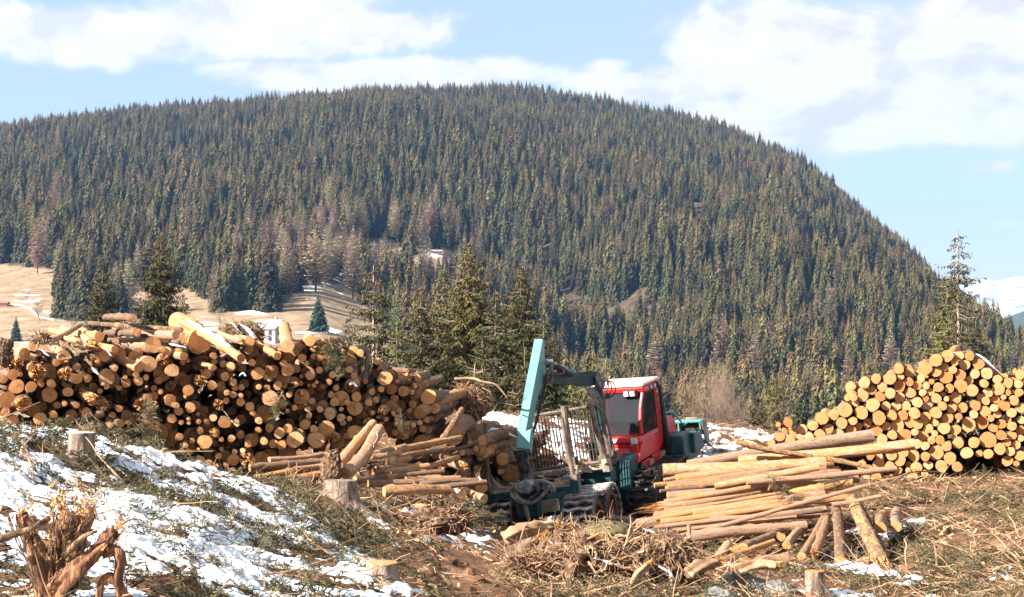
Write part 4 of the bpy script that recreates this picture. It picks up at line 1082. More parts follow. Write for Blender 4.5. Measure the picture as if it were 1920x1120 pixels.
# labels: place of each log in its tier under the top of its stack
SPEC_L = {(1495,325): 'largest sawn log end on top of the jumbled pile, below the snowy one', (1150,345): 'big sawn log with dark streaks on top of the jumbled pile', (1365,235): 'long thin log lying across the very top of the jumbled pile', (1000,145): 'short broken log topmost of the whole jumbled pile', (690,350): 'thick barked log with orange broken end high on the left pile', (1030,255): 'straight log with round end just under the long thin top one', (1238,293): 'pale round log end right under the tail of the thin log', (370,722): 'large bright round log end alone in the dark left part', (880,1035): 'large orange log end behind a hanging green branch'}
def tiers(pile, n_words):
    qs = [q for q in LOGS if q['pile'] == pile and id(q) in keep]
    qs.sort(key=lambda q: q['pxx'])
    for q in qs:
        topy = min(w['py'] for w in qs if abs(w['pxx'] - q['pxx']) < 22)
        q['tier'] = min(10, int((q['py'] - topy) / 24.0))
    for t in set(q['tier'] for q in qs):
        for k, q in enumerate([w for w in qs if w['tier'] == t]):
            size = 'wide' if q['px'] > 12 else ('small' if q['px'] < 7.5 else 'middling')
            kind_ = 'broken log' if q['broken'] else ('sawn log' if pile == 'left' else 'pale cut log')
            lay = 'top layer' if t == 0 else ORD[t + 1] + ' layer down'
            od = ORD[k + 1] if k + 1 < len(ORD) else str(k + 1) + 'th'
            q.setdefault('label', f'{size} {kind_}, {od} from left, {lay}, {n_words}')
tiers('left', 'jumbled left pile'); tiers('right', 'neat right stack')
for zx, lab in SPEC_L.items():
    x, y = zx[0] / 4, 560 + zx[1] / 4
    for q in LOGS:
        if q['pile'] == 'left' and abs(q['pxx'] - x) < .3 and abs(q['py'] - y) < .3: q['label'] = lab
GR = {'left': 'logs of the jumbled left pile', 'right': 'logs of the neat right stack', 'heap': 'long logs lying loose beside the machine'}
restq = []
for k, q in enumerate(LOGS):
    if q['pile'] == 'heap' or id(q) in keep:
        d = q['p1'] - q['p0']; i = k % (5 if q['broken'] else 9)
        m1, m2 = log_meshes(i, q['broken'], q['bark'], q['end'])
        o = empty('log', q['p0']); link('bark', m1, o)
        o.rotation_euler = rot_y_to(d, (k * 1.7) % 6.28).to_euler(); o.scale = (q['r'], d.length, q['r'])
        link('broken_end' if q['broken'] else 'cut_end', m2, o)
        tag(o, q['label'], 'log', GR[q['pile']])
        if q['pile'] == 'heap':
            # the other sawn end shows too
            e2 = link('cut_end', log_meshes(i, False, q['bark'], q['end'])[1], o)
            e2.location = (LBEND[(i, q['broken'])][0], 1.0015, LBEND[(i, q['broken'])][1]); e2.rotation_euler = (0, 0, math.pi); e2.scale = (0.90, 1, 0.90)
    else: restq.append(q)
# fillers deeper in the stacks, then one mass per stack
def mass(pile, name, label, tm_bark, tm_end, n, seed):
    r = random.Random(seed); T_ = []
    for bk, en in LT[:6]:
        g = Geo(); g.V = list(bk.V); g.Fc = [list(f) for f in bk.Fc]; g.M = [0] * len(bk.Fc); g.n = bk.n
        g.add(en.V, en.Fc, 1); T_.append(geo_arrays(g))
    M, W = [], []
    def put(p0, p1, rr):
        d = p1 - p0; R3 = rot_y_to(d, r.uniform(0, 6.28))
        m = R3 @ Matrix.Diagonal((rr, d.length, rr)); A = np.eye(4); A[:3, :3] = np.array(m); A[:3, 3] = p0
        M.append(A); W.append(r.randrange(6))
    for q in restq:
        if q['pile'] == pile: put(q['p0'], q['p1'], q['r'])
    src = [q for q in LOGS if q['pile'] == pile]
    for i in range(n):
        q = r.choice(src)
        dx, dz = r.uniform(-.4, .4), r.uniform(-.45, .12)
        topz = max(w['p0'].z + w['r'] for w in src if abs(w['p0'].x - q['p0'].x - dx) < .35 or w is q)
        p = q['p0'] + Vector((dx, 0, dz)); p.y += r.uniform(0.5, 1.7)
        rr = r.uniform(.05, .17)
        if p.z + rr > topz - 0.05: continue
        if p.z < gz(p.x, p.y) - 0.05: p.z = gz(p.x, p.y) + rr * .5
        d = (q['p1'] - q['p0']).normalized()
        if pile == 'left': d = Vector((float(np.interp(q['pxx'], [0, 480, 900], [-.45, -.2, .15])), 1, 0)).normalized()
        put(p, p + d * 3.0, rr)
    V, L, S, mi = scatter_merge(T_, np.array(W), np.array(M))
    tag(link(name, mesh_np(name, V, L, S, mi, False), None, [MAT[tm_bark], MAT[tm_end]]), label, kind='stuff')
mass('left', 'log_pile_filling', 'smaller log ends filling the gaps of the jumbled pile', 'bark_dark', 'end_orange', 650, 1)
mass('right', 'log_stack_filling', 'smaller log ends filling the gaps of the neat stack', 'bark', 'end_pale', 150, 2)
# ================= forwarder =================
MAT['teal'] = simple('worn_teal_paint', [(0.055, 0.19, 0.18), (0.095, 0.255, 0.24), (0.15, 0.31, 0.29)], 1.4, 0.42, 0.1, 0.004)
MAT['teal_dark'] = simple('dark_teal_paint', [(0.005, 0.026, 0.029), (0.008, 0.050, 0.055), (0.02, 0.085, 0.088)], 3, 0.45, 0.1, 0.004)
MAT['red'] = simple('red_paint', [(0.42, 0.020, 0.018), (0.60, 0.030, 0.027), (0.66, 0.045, 0.04)], 2.2, 0.34, 0.06, 0.003)
MAT['roofw'] = simple('sunlit_roof_paint', [(0.62, 0.30, 0.27), (0.74, 0.48, 0.44)], 1.5, 0.5)  # pinkish white: strong sun on the roof top put into the colour
MAT['blackm'] = simple('greasy_black_metal', [(0.012, 0.011, 0.011), (0.05, 0.045, 0.042)], 12, 0.45, 0.5, 0.01)
MAT['tyre'] = simple('muddy_black_tyre', [(0.010, 0.009, 0.008), (0.035, 0.026, 0.022), (0.12, 0.075, 0.05)], 7, 0.6, 0.9, 0.04)
MAT['steel'] = simple('worn_track_steel', [(0.16, 0.12, 0.10), (0.42, 0.36, 0.33), (0.62, 0.56, 0.52)], 7, 0.5, 0.6, 0.02, metal=0.2)
MAT['rust'] = simple('rusty_brown_steel', [(0.05, 0.033, 0.024), (0.14, 0.095, 0.07), (0.24, 0.17, 0.12)], 6, 0.8, 0.4, 0.01)
MAT['bars'] = simple('dark_rusty_bars', [(0.03, 0.02, 0.015), (0.10, 0.065, 0.045)], 6, 0.8)
MAT['dusty'] = simple('dusty_beige_steel', [(0.14, 0.12, 0.09), (0.30, 0.26, 0.20), (0.42, 0.34, 0.24)], 4, 0.8, 0.4, 0.01)
MAT['greym'] = simple('scuffed_grey_steel', [(0.05, 0.045, 0.042), (0.16, 0.145, 0.135), (0.36, 0.33, 0.30)], 6, 0.5, 0.5, 0.01, metal=0.3)
MAT['chrome'] = simple('bright_rod', [(0.5, 0.5, 0.52), (0.7, 0.7, 0.72)], 6, 0.25, metal=0.7)
MAT['lampg'] = simple('lamp_lens', [(0.6, 0.6, 0.58), (0.8, 0.8, 0.8)], 8, 0.2)
MAT['rubber'] = simple('hydraulic_hose', [(0.012, 0.012, 0.012), (0.03, 0.03, 0.03)], 8, 0.5)
MAT['yellow'] = simple('yellow_sticker', [(0.7, 0.38, 0.03), (0.8, 0.45, 0.05)], 8, 0.5)
MAT['rimred'] = simple('red_wheel_rim', [(0.05, 0.012, 0.009), (0.20, 0.025, 0.015)], 8, 0.6, 0.3, 0.01)
MAT['seatm'] = simple('black_seat_fabric', [(0.010, 0.010, 0.012), (0.02, 0.02, 0.022)], 8, 0.8)
MAT['inter'] = simple('cab_interior_panel', [(0.02, 0.018, 0.018), (0.05, 0.045, 0.045)], 4, 0.7)
def mk_glass():
    m, nt, b = newmat('tinted_cab_glass')
    nt.nodes.remove(b); tr = nt.nodes.new('ShaderNodeBsdfTransparent'); tr.inputs[0].default_value = (0.50, 0.50, 0.52, 1)
    df = nt.nodes.new('ShaderNodeBsdfDiffuse'); df.inputs[0].default_value = (0.16, 0.16, 0.18, 1)
    mx = nt.nodes.new('ShaderNodeMixShader'); mx.inputs[0].default_value = 0.14
    nt.links.new(tr.outputs[0], mx.inputs[1]); nt.links.new(df.outputs[0], mx.inputs[2]); nt.links.new(mx.outputs[0], nt.nodes['Material Output'].inputs[0])
    return m
MAT['glass'] = mk_glass()

BASE = P(1085, 960, 35.5); BASE.z = gz(BASE.x, BASE.y)
FW = empty('forwarder', BASE)
tag(FW, 'red cabbed timber forwarder with raised teal crane arm and empty bunk', 'forestry machine')
def frame(o, yaw, roll, pitch):
    return Matrix.Translation(o) @ Matrix.Rotation(-math.radians(yaw), 4, 'Z') @ Matrix.Rotation(-math.radians(roll), 4, 'Y') @ Matrix.Rotation(math.radians(pitch), 4, 'X')
RM = frame(P(997, 921, 32.9), 18, 8, 4)
FM = frame(P(1205, 722, 37.3), 28, 4, 8)
def part(g, name, m, par=None, bevel=0, smooth=False):
    return g.build(name, MAT[m] if isinstance(m, str) else m, par or FW, smooth, bevel)
# --- rear chassis
g = Geo(); g.box((0, 1.9, -0.32), (0.45, 4.6, 0.34), RM); g.box((0, 0.9, -0.55), (1.25, 0.3, 0.25), RM); g.box((0.62, 3.25, -0.28), (0.62, 0.5, 0.32), RM); g.box((-0.62, 3.25, -0.28), (0.62, 0.5, 0.32), RM)
g.prism([(-0.3, -0.5), (0.3, -0.5), (0.42, 0.0), (0.2, 0.1), (-0.2, 0.1), (-0.42, 0.0)], -0.22, -0.12, 'y', RM)
part(g, 'rear_frame', 'teal_dark', bevel=0.02)
for yb, wd in ((0.0, 0.97), (2.9, 0.9)):
    g = Geo(); g.box((0, yb, -0.02), (2 * wd, 0.2, 0.11), RM)
    for sg in (-1, 1): g.box((sg * wd, yb, 0.0), (0.17, 0.24, 0.30), RM)
    part(g, 'bolster', 'teal_dark' if yb == 0 else 'dusty', bevel=0.015)
    # curved gusset ribs on the bolster
    for sg in (-1, 1):
        g = Geo()
        pts = [(sg * wd * 0.98, 0.16)] + [(sg * (wd - 0.5 + 0.5 * math.cos(a)), 0.48 - 0.42 * math.sin(a)) for a in np.linspace(0.15, 1.5, 7)] + [(sg * 0.3, 0.02), (sg * 0.3, -0.05), (sg * wd * .98, -0.05)]
        pts = [(x, z - 0.02) for x, z in pts]
        g.prism(pts, yb + 0.35, yb + 0.42, 'y', RM)
        part(g, 'bolster_rib', 'dusty', bevel=0.01)
def stake(x, y, hgt, lean, r=0.055, m='rust', z0=0.1):
    g = Geo(); n = 6
    g.tube([(x + lean * hgt * i / n, y, z0 + hgt * i / n) for i in range(n + 1)], [r * (1 - 0.25 * i / n) for i in range(n + 1)], 8, RM)
    g.box((x, y, z0 + 0.04), (r * 3, r * 3, 0.2), RM)
    part(g, 'stake', m, smooth=False)
stake(-0.95, 0.0, 1.42, 0.12); stake(0.95, 0.0, 1.32, -0.05, 0.055)
stake(-0.88, 2.9, 1.38, 0.10); stake(0.86, 2.9, 1.32, -0.10, 0.07); stake(0.95, 3.5, 1.38, -0.10, 0.055)
stake(0.0, 3.15, 1.32, 0.03, 0.095, 'rust')
# --- headboard grille
g = Geo(); yb = 3.2
def hb(x, z): return (x, yb, z)
cor = [hb(-0.92, 0.15), hb(-0.92, 1.15), hb(-0.85, 1.28), hb(0.78, 1.33), hb(0.88, 1.22), hb(0.92, 0.15), hb(0.85, 0.05), hb(-0.85, 0.05), hb(-0.92, 0.15)]
g.tube(cor, 0.045, 6, RM)
part(g, 'headboard_frame', 'rust')
g = Geo()
for i in range(23):
    x = -0.86 + 1.72 * i / 22
    g.tube([hb(x, 0.06), hb(x + 0.004 * math.sin(i * 3), 0.7), hb(x, 1.28)], 0.017, 5, RM)
for z in (0.35, 0.62, 0.9): g.tube([hb(-0.9, z), hb(0.9, z)], 0.010, 5, RM)
part(g, 'headboard_grille', 'bars')
g = Geo(); g.box((-1.0, 3.1, 0.30), (0.16, 0.14, 0.07), RM); g.box((-1.0, 3.1, 0.92), (0.16, 0.14, 0.07), RM); part(g, 'hinge', 'blackm')
# --- bogie tracks
def bogie(M, x, ys, zc, wr, wid, lab, mtrack='steel', rim='rimred', inner=1, label=None):
    """two wheels carried in a steel band track"""
    pitch_ = 0.165; yc = sum(ys) / 2; hl = (ys[1] - ys[0]) / 2; Rr = wr + 0.05
    per = 4 * hl + 2 * math.pi * Rr; n = int(per / pitch_)
    plates, links = Geo(), Geo()
    r = random.Random(int(x * 100))
    for i in range(n):
        s_ = per * i / n
        if s_ < 2 * hl: y, z, a = -hl + s_, Rr, 0
        elif s_ < 2 * hl + math.pi * Rr:
            t = (s_ - 2 * hl) / Rr; y, z, a = hl + Rr * math.sin(t), Rr * math.cos(t), -t
        elif s_ < 4 * hl + math.pi * Rr:
            t = s_ - 2 * hl - math.pi * Rr; y, z, a = hl - t, -Rr, math.pi
        else:
            t = (s_ - 4 * hl - math.pi * Rr) / Rr; y, z, a = -hl - Rr * math.sin(t), -Rr * math.cos(t), math.pi - t
        if a == 0: z -= 0.05 * math.cos(y / hl * 1.5)
        L = M @ Matrix.Translation((x, yc + y, zc + z)) @ Matrix.Rotation(a, 4, 'X')
        # wavy cross plate
        m_ = 7; pts = []
        for k in range(m_ + 1):
            xx = -wid / 2 + wid * k / m_
            pts.append((xx, 0.02 * math.sin(k * 1.6 + (i % 2) * 2.2) + r.uniform(-.006, .006)))
        up = [(p[0], p[1] + 0.030) for p in pts]; lo = [(p[0], p[1] - 0.030) for p in pts][::-1]
        # prism in x,y plane, thickness along z
        plates.prism(up + lo, -0.012, 0.042 + r.uniform(0, .012), 'z', L)
        for sg in (-1, 1):
            links.box((sg * (wid / 2 + 0.02), 0, 0.01), (0.06, pitch_ * 0.62, 0.075), L)
            links.box((sg * (wid / 2 + 0.02), pitch_ / 2, 0.01), (0.035, pitch_ * 0.62, 0.045), L)
    p = part(plates, 'track', mtrack); part(links, 'link_chain', 'blackm' if mtrack == 'tyre' else 'greym', p)
    for y in ys:
        ty = Geo(); seg = 28; prof = [(-wid / 2 + .02, wr * 0.62), (-wid / 2, wr * 0.82), (-wid / 2 + .05, wr * .97), (0, wr), (wid / 2 - .05, wr * .97), (wid / 2, wr * 0.82), (wid / 2 - .02, wr * 0.62)]
        vs = [M @ Vector((x + px_, y + rr * math.sin(2 * math.pi * k / seg), zc + rr * math.cos(2 * math.pi * k / seg))) for k in range(seg) for px_, rr in prof]
        m2 = len(prof)
        ty.add(vs, [(k * m2 + j, k * m2 + j + 1, ((k + 1) % seg) * m2 + j + 1, ((k + 1) % seg) * m2 + j) for k in range(seg) for j in range(m2 - 1)])
        for k in range(22):
            a = 2 * math.pi * k / 22
            for sg in (-1, 1):
                LL = M @ Matrix.Translation((x + sg * wid * .24, y + wr * math.sin(a + sg * .07), zc + wr * math.cos(a + sg * .07))) @ Matrix.Rotation(-a, 4, 'X') @ Matrix.Rotation(sg * 0.6, 4, 'Z')
                ty.box((0, 0, 0), (wid * 0.46, 0.05, 0.07), LL)
        wh = empty('wheel', (M @ Vector((x, y, zc))) - BASE); wh.parent = FW
        part(ty, 'tyre', 'tyre', wh, smooth=False)
        ri = Geo()
        for sg in (-1, 1):
            vs = []
            for rr, xx in ((wr * .63, 0.48), (wr * .58, 0.36), (wr * .30, 0.20), (wr * .22, 0.34), (0.001, 0.34)):
                vs += [M @ Vector((x + sg * xx * wid, y + rr * math.sin(2 * math.pi * k / 20), zc + rr * math.cos(2 * math.pi * k / 20))) for k in range(20)]
            ri.add(vs, [(j * 20 + k, j * 20 + (k + 1) % 20, (j + 1) * 20 + (k + 1) % 20, (j + 1) * 20 + k) for j in range(4) for k in range(20)])
        part(ri, 'rim', rim, wh)
bogie(RM, 0.96, (0.35, 1.55), -0.78, 0.47, 0.62, '')
bogie(RM, -0.78, (0.30, 1.50), -0.50, 0.47, 0.62, '')
bogie(FM, 0.22, (-0.75, 0.62), -2.50, 0.56, 0.60, '', 'tyre', 'blackm')
bogie(FM, -1.55, (-0.75, 0.62), -2.50, 0.56, 0.60, '', 'tyre', 'blackm')
# --- cab
def fx(x, y, z): return FM @ Vector((x, y, z))
W_ = 1.30
g = Geo()   # cab shell: lower tub and pillars
tub = [(-0.42, -1.10), (-0.42, -1.28), (-0.85, -1.72), (0.55, -1.72), (0.95, -1.5), (0.95, -1.05), (0.62, -1.05), (0.62, -1.12), (-0.3, -1.12)]
g.prism([(-0.40, -1.16), (-0.80, -1.66), (0.55, -1.70), (0.92, -1.55), (0.92, -1.12)], -W_ - 0.0, -0.03, 'x', FM)
for xs in (-0.075, -W_ + 0.005):
    # rear pillar, bowed
    rp = [(0.0, -0.14), (-0.24, -0.5), (-0.34, -0.8), (-0.36, -1.13), (-0.26, -1.13), (-0.25, -0.8), (-0.15, -0.5), (0.09, -0.14)]
    g.prism(rp, xs, xs + 0.07, 'x', FM)
    g.prism([(0.60, -0.14), (0.60, -1.14), (0.90, -1.14), (0.76, -0.14)], xs, xs + 0.07, 'x', FM)
part(g, 'cab_shell', 'red', bevel=0.015)
g = Geo(); g.prism([(-0.04, -0.17), (-0.08, -0.04), (1.0, -0.04), (0.96, -0.20)], -W_ - 0.05, 0.03, 'x', FM); part(g, 'roof_band', 'red', bevel=0.02)
g = Geo(); g.box((-W_ / 2, 0.45, 0.015), (W_ + 0.10, 1.12, 0.07), FM, taper=(0.94, 0.92)); part(g, 'roof', 'roofw', bevel=0.02)
# door with window
g = Geo(); g.prism([(-0.36, -1.14), (-0.86, -1.70), (0.52, -1.66), (0.55, -1.14)], -0.028, 0.022, 'x', FM)
dr = part(g, 'door', 'red', bevel=0.012)
g = Geo(); g.prism([(0.12, -0.20), (-0.12, -0.55), (-0.24, -0.85), (-0.25, -1.12), (0.58, -1.12), (0.58, -0.18)], -0.012, 0.008, 'x', FM); part(g, 'window', 'glass', dr)
g = Geo(); loop = [(0.10, -0.19), (-0.14, -0.55), (-0.26, -0.85), (-0.27, -1.13), (0.585, -1.13), (0.585, -0.19), (0.10, -0.19)]
g.tube([(0.008, y, z) for y, z in loop], 0.014, 5, FM); part(g, 'window_seal', 'rubber', dr)
g = Geo(); g.box((0.035, 0.42, -1.25), (0.03, 0.14, 0.035), FM); part(g, 'handle', 'blackm', dr, bevel=0.005)
g = Geo(); g.prism([(-0.62, -1.74), (-0.10, -1.72), (-0.22, -2.02), (-0.5, -2.05)], -0.02, 0.02, 'x', FM); g.prism([(0.0, -1.70), (0.55, -1.68), (0.5, -1.9), (0.15, -1.98)], -0.02, 0.02, 'x', FM); part(g, 'step_plate', 'red', bevel=0.01)
g = Geo(); g.prism([(-0.02, -0.18), (-0.33, -0.8), (-0.36, -1.12), (-0.34, -1.12), (-0.31, -0.8), (0.0, -0.18)], -W_ + 0.08, -0.08, 'x', FM); part(g, 'rear_window', 'glass')
g = Geo(); g.prism([(0.80, -0.2), (0.90, -1.1), (0.88, -1.1), (0.78, -0.2)], -W_ + 0.08, -0.08, 'x', FM); part(g, 'windscreen', 'glass')
g = Geo(); g.prism([(0.12, -0.20), (-0.25, -0.9), (-0.25, -1.12), (0.58, -1.12), (0.58, -0.18)], -W_ + 0.02, -W_ + 0.04, 'x', FM); part(g, 'side_window', 'glass')
g = Geo(); g.box((-W_ / 2, -0.50, -1.20), (W_ + 0.06, 0.30, 0.14), FM, taper=(1, .6)); g.box((-0.14, -0.52, -1.42), (0.22, 0.28, 0.24), FM); g.box((-W_ / 2 - .1, -0.55, -1.34), (W_ - .2, 0.10, 0.1), FM); part(g, 'rear_shelf', 'red', bevel=0.03)
g = Geo(); g.box((-0.60, 0.18, -1.0), (0.50, 0.5, 0.14), FM); g.box((-0.60, 0.42, -0.68), (0.46, 0.13, 0.62), FM, taper=(0.85, 1)); g.box((-0.60, 0.42, -0.32), (0.28, 0.11, 0.16), FM); part(g, 'seat', 'seatm', bevel=0.04)
g = Geo(); g.box((-0.24, 0.22, -0.92), (0.14, 0.5, 0.12), FM); g.box((-0.98, 0.2, -0.92), (0.14, 0.5, 0.12), FM); g.box((-W_ / 2, 0.75, -0.95), (W_ - .15, 0.12, 0.3), FM); g.box((-.2, 0.6, -.5), (.12, .1, .2), FM); part(g, 'console', 'inter', bevel=0.02)
g = Geo(); g.box((-0.16, 0.5, -0.98), (0.09, 0.12, 0.10), FM); g.box((-0.3, 0.6, -0.8), (0.06, 0.05, 0.08), FM); part(g, 'warning_knob', 'yellow', bevel=.01)
# lamps
g = Geo(); g.box((0.035, 0.52, -0.11), (0.02, 0.46, 0.10), FM); lb = part(g, 'lamp_recess', 'blackm', bevel=0.008)
for y in (0.38, 0.62):
    g = Geo(); g.tube([(0.04, y, -0.11), (0.055, y, -0.11)], [0.035, 0.04], 12, FM); part(g, 'headlight', 'lampg', lb)
g = Geo(); g.box((-0.30, -0.12, -0.17), (0.34, 0.10, 0.15), FM); lb = part(g, 'work_lamp', 'blackm', bevel=0.012)
for x in (-0.22, -0.38):
    g = Geo(); g.box((x, -0.178, -0.17), (0.11, 0.02, 0.11), FM); part(g, 'headlight', 'lampg', lb)
g = Geo(); g.box((-1.0, -0.1, -0.16), (0.18, 0.08, 0.10), FM); part(g, 'work_lamp', 'blackm', bevel=0.012)
for a in ((-0.10, -0.66, -1.22), (-0.62, -1.6, -1.5)):
    g = Geo(); g.box(a, (0.16, 0.05, 0.13), FM); g.tube([(a[0], a[1], a[2] - .05), (a[0] + .05, a[1] + .3, a[2] - .15)], .015, 5, FM); part(g, 'marker_lamp', 'lampg' if a[0] > -.3 else 'greym', bevel=0.01)
# exhaust
g = Geo(); g.tube([(0.06, 0.92, -1.95), (0.06, 0.90, -1.0), (0.06, 0.86, -0.25), (0.05, 0.83, -0.14)], [0.075, 0.07, 0.055, 0.055], 12, FM)
ex = part(g, 'exhaust_pipe', 'blackm', smooth=True)
g = Geo(); g.tube([(0.05, 0.83, -0.14), (0.03, 0.80, -0.04), (-0.02, 0.74, 0.02)], [0.058, 0.058, 0.06], 12, FM); part(g, 'outlet', 'greym', ex, smooth=True)
# hood, fenders, chassis
g = Geo(); g.prism([(1.02, -1.02), (1.75, -1.06), (1.95, -1.2), (1.95, -1.85), (1.02, -1.8)], -1.15, -0.08, 'x', FM); part(g, 'hood', 'red', bevel=0.04)
g = Geo()
g.prism([(0.95, -1.42), (1.45, -1.40), (1.48, -1.72), (2.05, -1.74), (2.12, -2.0), (1.9, -2.12), (0.95, -2.1)], -0.06, 0.46, 'x', FM)
g.prism([(1.45, -1.45), (1.95, -1.55), (2.1, -1.95), (1.4, -1.95)], 0.1, 0.56, 'x', FM)
part(g, 'fender', 'teal_dark', bevel=0.03)
g = Geo(); g.prism([(-0.95, -1.65), (0.95, -1.75), (2.1, -1.9), (2.1, -2.3), (-0.7, -2.55), (-1.2, -2.1)], -1.15, -0.12, 'x', FM)
g.prism([(-1.25, -1.55), (-0.80, -1.45), (-0.7, -2.5), (-1.0, -2.75), (-1.35, -2.2)], -0.36, -0.02, 'x', FM)
g.prism([(-0.7, -1.75), (-0.35, -1.9), (-0.7, -2.35), (-1.0, -2.3)], -0.02, 0.06, 'x', FM)
part(g, 'front_chassis', 'teal_dark', bevel=0.025)
g = Geo(); g.prism([(-0.35, -1.78), (0.85, -1.74), (0.75, -2.12), (-0.15, -2.25)], -0.06, 0.02, 'x', FM); part(g, 'belly_plate', 'dusty', bevel=0.01)
# dozer blade with arms
def bl(x, y, z): return FM @ Vector((x, y, z))
g = Geo(); yb = 2.65; z0, z1 = -1.72, -1.36
g.box((-0.55, yb + 0.10, (z0 + z1) / 2), (1.75, 0.05, z1 - z0), FM)
g.box((-0.55, yb, z1 - 0.02), (1.78, 0.22, 0.06), FM); g.box((-0.55, yb, z0 + 0.03), (1.78, 0.22, 0.06), FM)
for x in (-1.40, -0.85, -0.28, 0.30): g.box((x, yb, (z0 + z1) / 2), (0.045, 0.2, z1 - z0 - 0.08), FM)
db = part(g, 'dozer_blade', 'teal', bevel=0.01)
g = Geo(); g.box((-0.55, yb + 0.06, (z0 + z1) / 2), (1.66, 0.02, z1 - z0 - 0.13), FM); part(g, 'recess', 'blackm', db)
g = Geo(); g.prism([(yb - 0.1, z1), (yb + 0.16, z1), (yb + 0.3, z0 - 0.28), (yb + 0.12, z0 - 0.25), (yb - 0.05, z0)], 0.335, 0.375, 'x', FM); part(g, 'end_plate', 'greym', db)
g = Geo(); g.box((-0.1, 2.2, -1.85), (0.12, 1.0, 0.14), FM); g.box((-1.0, 2.2, -1.85), (0.12, 1.0, 0.14), FM); part(g, 'blade_arm', 'teal_dark', bevel=0.01)
g = Geo(); g.tube([(-0.05, 1.0, -0.98), (-0.04, 1.25, -0.9), (-0.04, 1.7, -0.95), (-0.04, 1.9, -1.1), (-0.02, 2.3, -1.42), (0.0, 2.6, -1.38)], 0.022, 6, FM); part(g, 'hand_rail', 'teal')
# --- crane
def beam(g, a, b, w, h, side, w2=None, h2=None):
    """rectangular beam; side = direction of its width"""
    t = (b - a).normalized(); s_ = (side - t * side.dot(t)).normalized(); n_ = t.cross(s_)
    w2 = w2 or w; h2 = h2 or h; vs = []
    for p, ww, hh in ((a, w, h), (b, w2, h2)):
        for i, j in ((-1, -1), (1, -1), (1, 1), (-1, 1)): vs.append(p + s_ * ww / 2 * i + n_ * hh / 2 * j)
    g.add(vs, [(3, 2, 1, 0), (4, 5, 6, 7), (0, 1, 5, 4), (1, 2, 6, 5), (2, 3, 7, 6), (3, 0, 4, 7)])
def plate(g, pix, D, th, nrm):
    pts = [P(x, y, D(x) if callable(D) else D) for x, y in pix]; n = len(pts)
    vs = [p + nrm * th / 2 for p in pts] + [p - nrm * th / 2 for p in pts]
    g.add(vs, [tuple(range(n)), tuple(range(2 * n - 1, n - 1, -1))] + [(i, n + i, n + (i + 1) % n, (i + 1) % n) for i in range(n)])
right_ = Vector((0.95, -0.312, 0)); toc = Vector((-0.312, -0.95, 0)); EYE = Vector((0, 0, CAMZ))
def on_plane(px, py, p0, n):
    d = P(px, py, 1.0) - EYE; return EYE + d * (n.dot(p0 - EYE) / n.dot(d))
def slab(g, pix, p0, n, th):
    pts = [on_plane(x, y, p0, n) for x, y in pix]; m_ = len(pts); vs = pts + [p - n * th for p in pts]
    g.add(vs, [tuple(range(m_)), tuple(range(2 * m_ - 1, m_ - 1, -1))] + [(i, m_ + i, m_ + (i + 1) % m_, (i + 1) % m_) for i in range(m_)])
g = Geo(); beam(g, P(1127, 890, 36.6), P(1125, 742, 36.4), 0.20, 0.24, Vector((1, -.3, 0))); part(g, 'crane_pillar', 'teal_dark', bevel=0.015)
g = Geo(); beam(g, P(1112, 860, 36.8), P(1113, 745, 36.6), 0.16, 0.2, Vector((1, -.3, 0))); beam(g, P(1105, 890, 36.6), P(1140, 888, 36.6), 0.5, 0.4, Vector((0, 0, 1))); part(g, 'slewing_base', 'blackm', bevel=0.02)
g = Geo(); plate(g, [(1098, 728), (1118, 724), (1131, 733), (1133, 752), (1124, 760), (1113, 748), (1104, 742)], 36.35, 0.26, Vector((0.2, 1, 0)).normalized()); plate(g, [(1117, 706), (1128, 708), (1134, 722), (1128, 734), (1117, 730)], 36.15, 0.34, Vector((0.2, 1, 0)).normalized()); part(g, 'crane_head', 'blackm', bevel=0.015)
# main boom, lying nearly level
g = Geo(); nb = Vector((0.28, 1, 0)).normalized()
Dm = lambda x: 35.0 + (x - 1018) / 110 * 1.3
plate(g, [(1028, 701), (1070, 701), (1071, 699), (1118, 698), (1122, 703), (1116, 723), (1098, 724), (1040, 720), (1024, 718)], Dm, 0.24, nb)
bm = part(g, 'main_boom', 'teal_dark', bevel=0.02)
g = Geo(); plate(g, [(1068, 703), (1072, 691), (1075, 690), (1081, 702)], Dm, 0.14, nb); part(g, 'bracket', 'teal', bm)
g = Geo(); plate(g, [(1015, 704), (1026, 704), (1033, 714), (1028, 722), (1018, 719)], 34.85, 0.32, nb); part(g, 'boom_hinge', 'blackm', bm, bevel=0.01)
g = Geo(); plate(g, [(1107, 712), (1110, 711), (1110, 718), (1107, 719)], 36.0, 0.012, nb); part(g, 'warning_sticker', 'yellow', bm)
# pipes on top of the boom
g = Geo()
for k in range(3): g.tube([P(1030, 701 - k * .8, 34.95), P(1060, 700.5 - k * .7, 35.3), P(1068, 699 - k, 35.4)], 0.018, 5)
for k in range(4): g.tube([P(1082, 698 + k * .4, 35.7 + k * .06), P(1110, 696 + k * .5, 36 + k * .06), P(1120, 697 + k * .7, 36.1), P(1126, 704 + k, 36.2)], 0.016, 5)
part(g, 'hydraulic_pipes', 'greym')
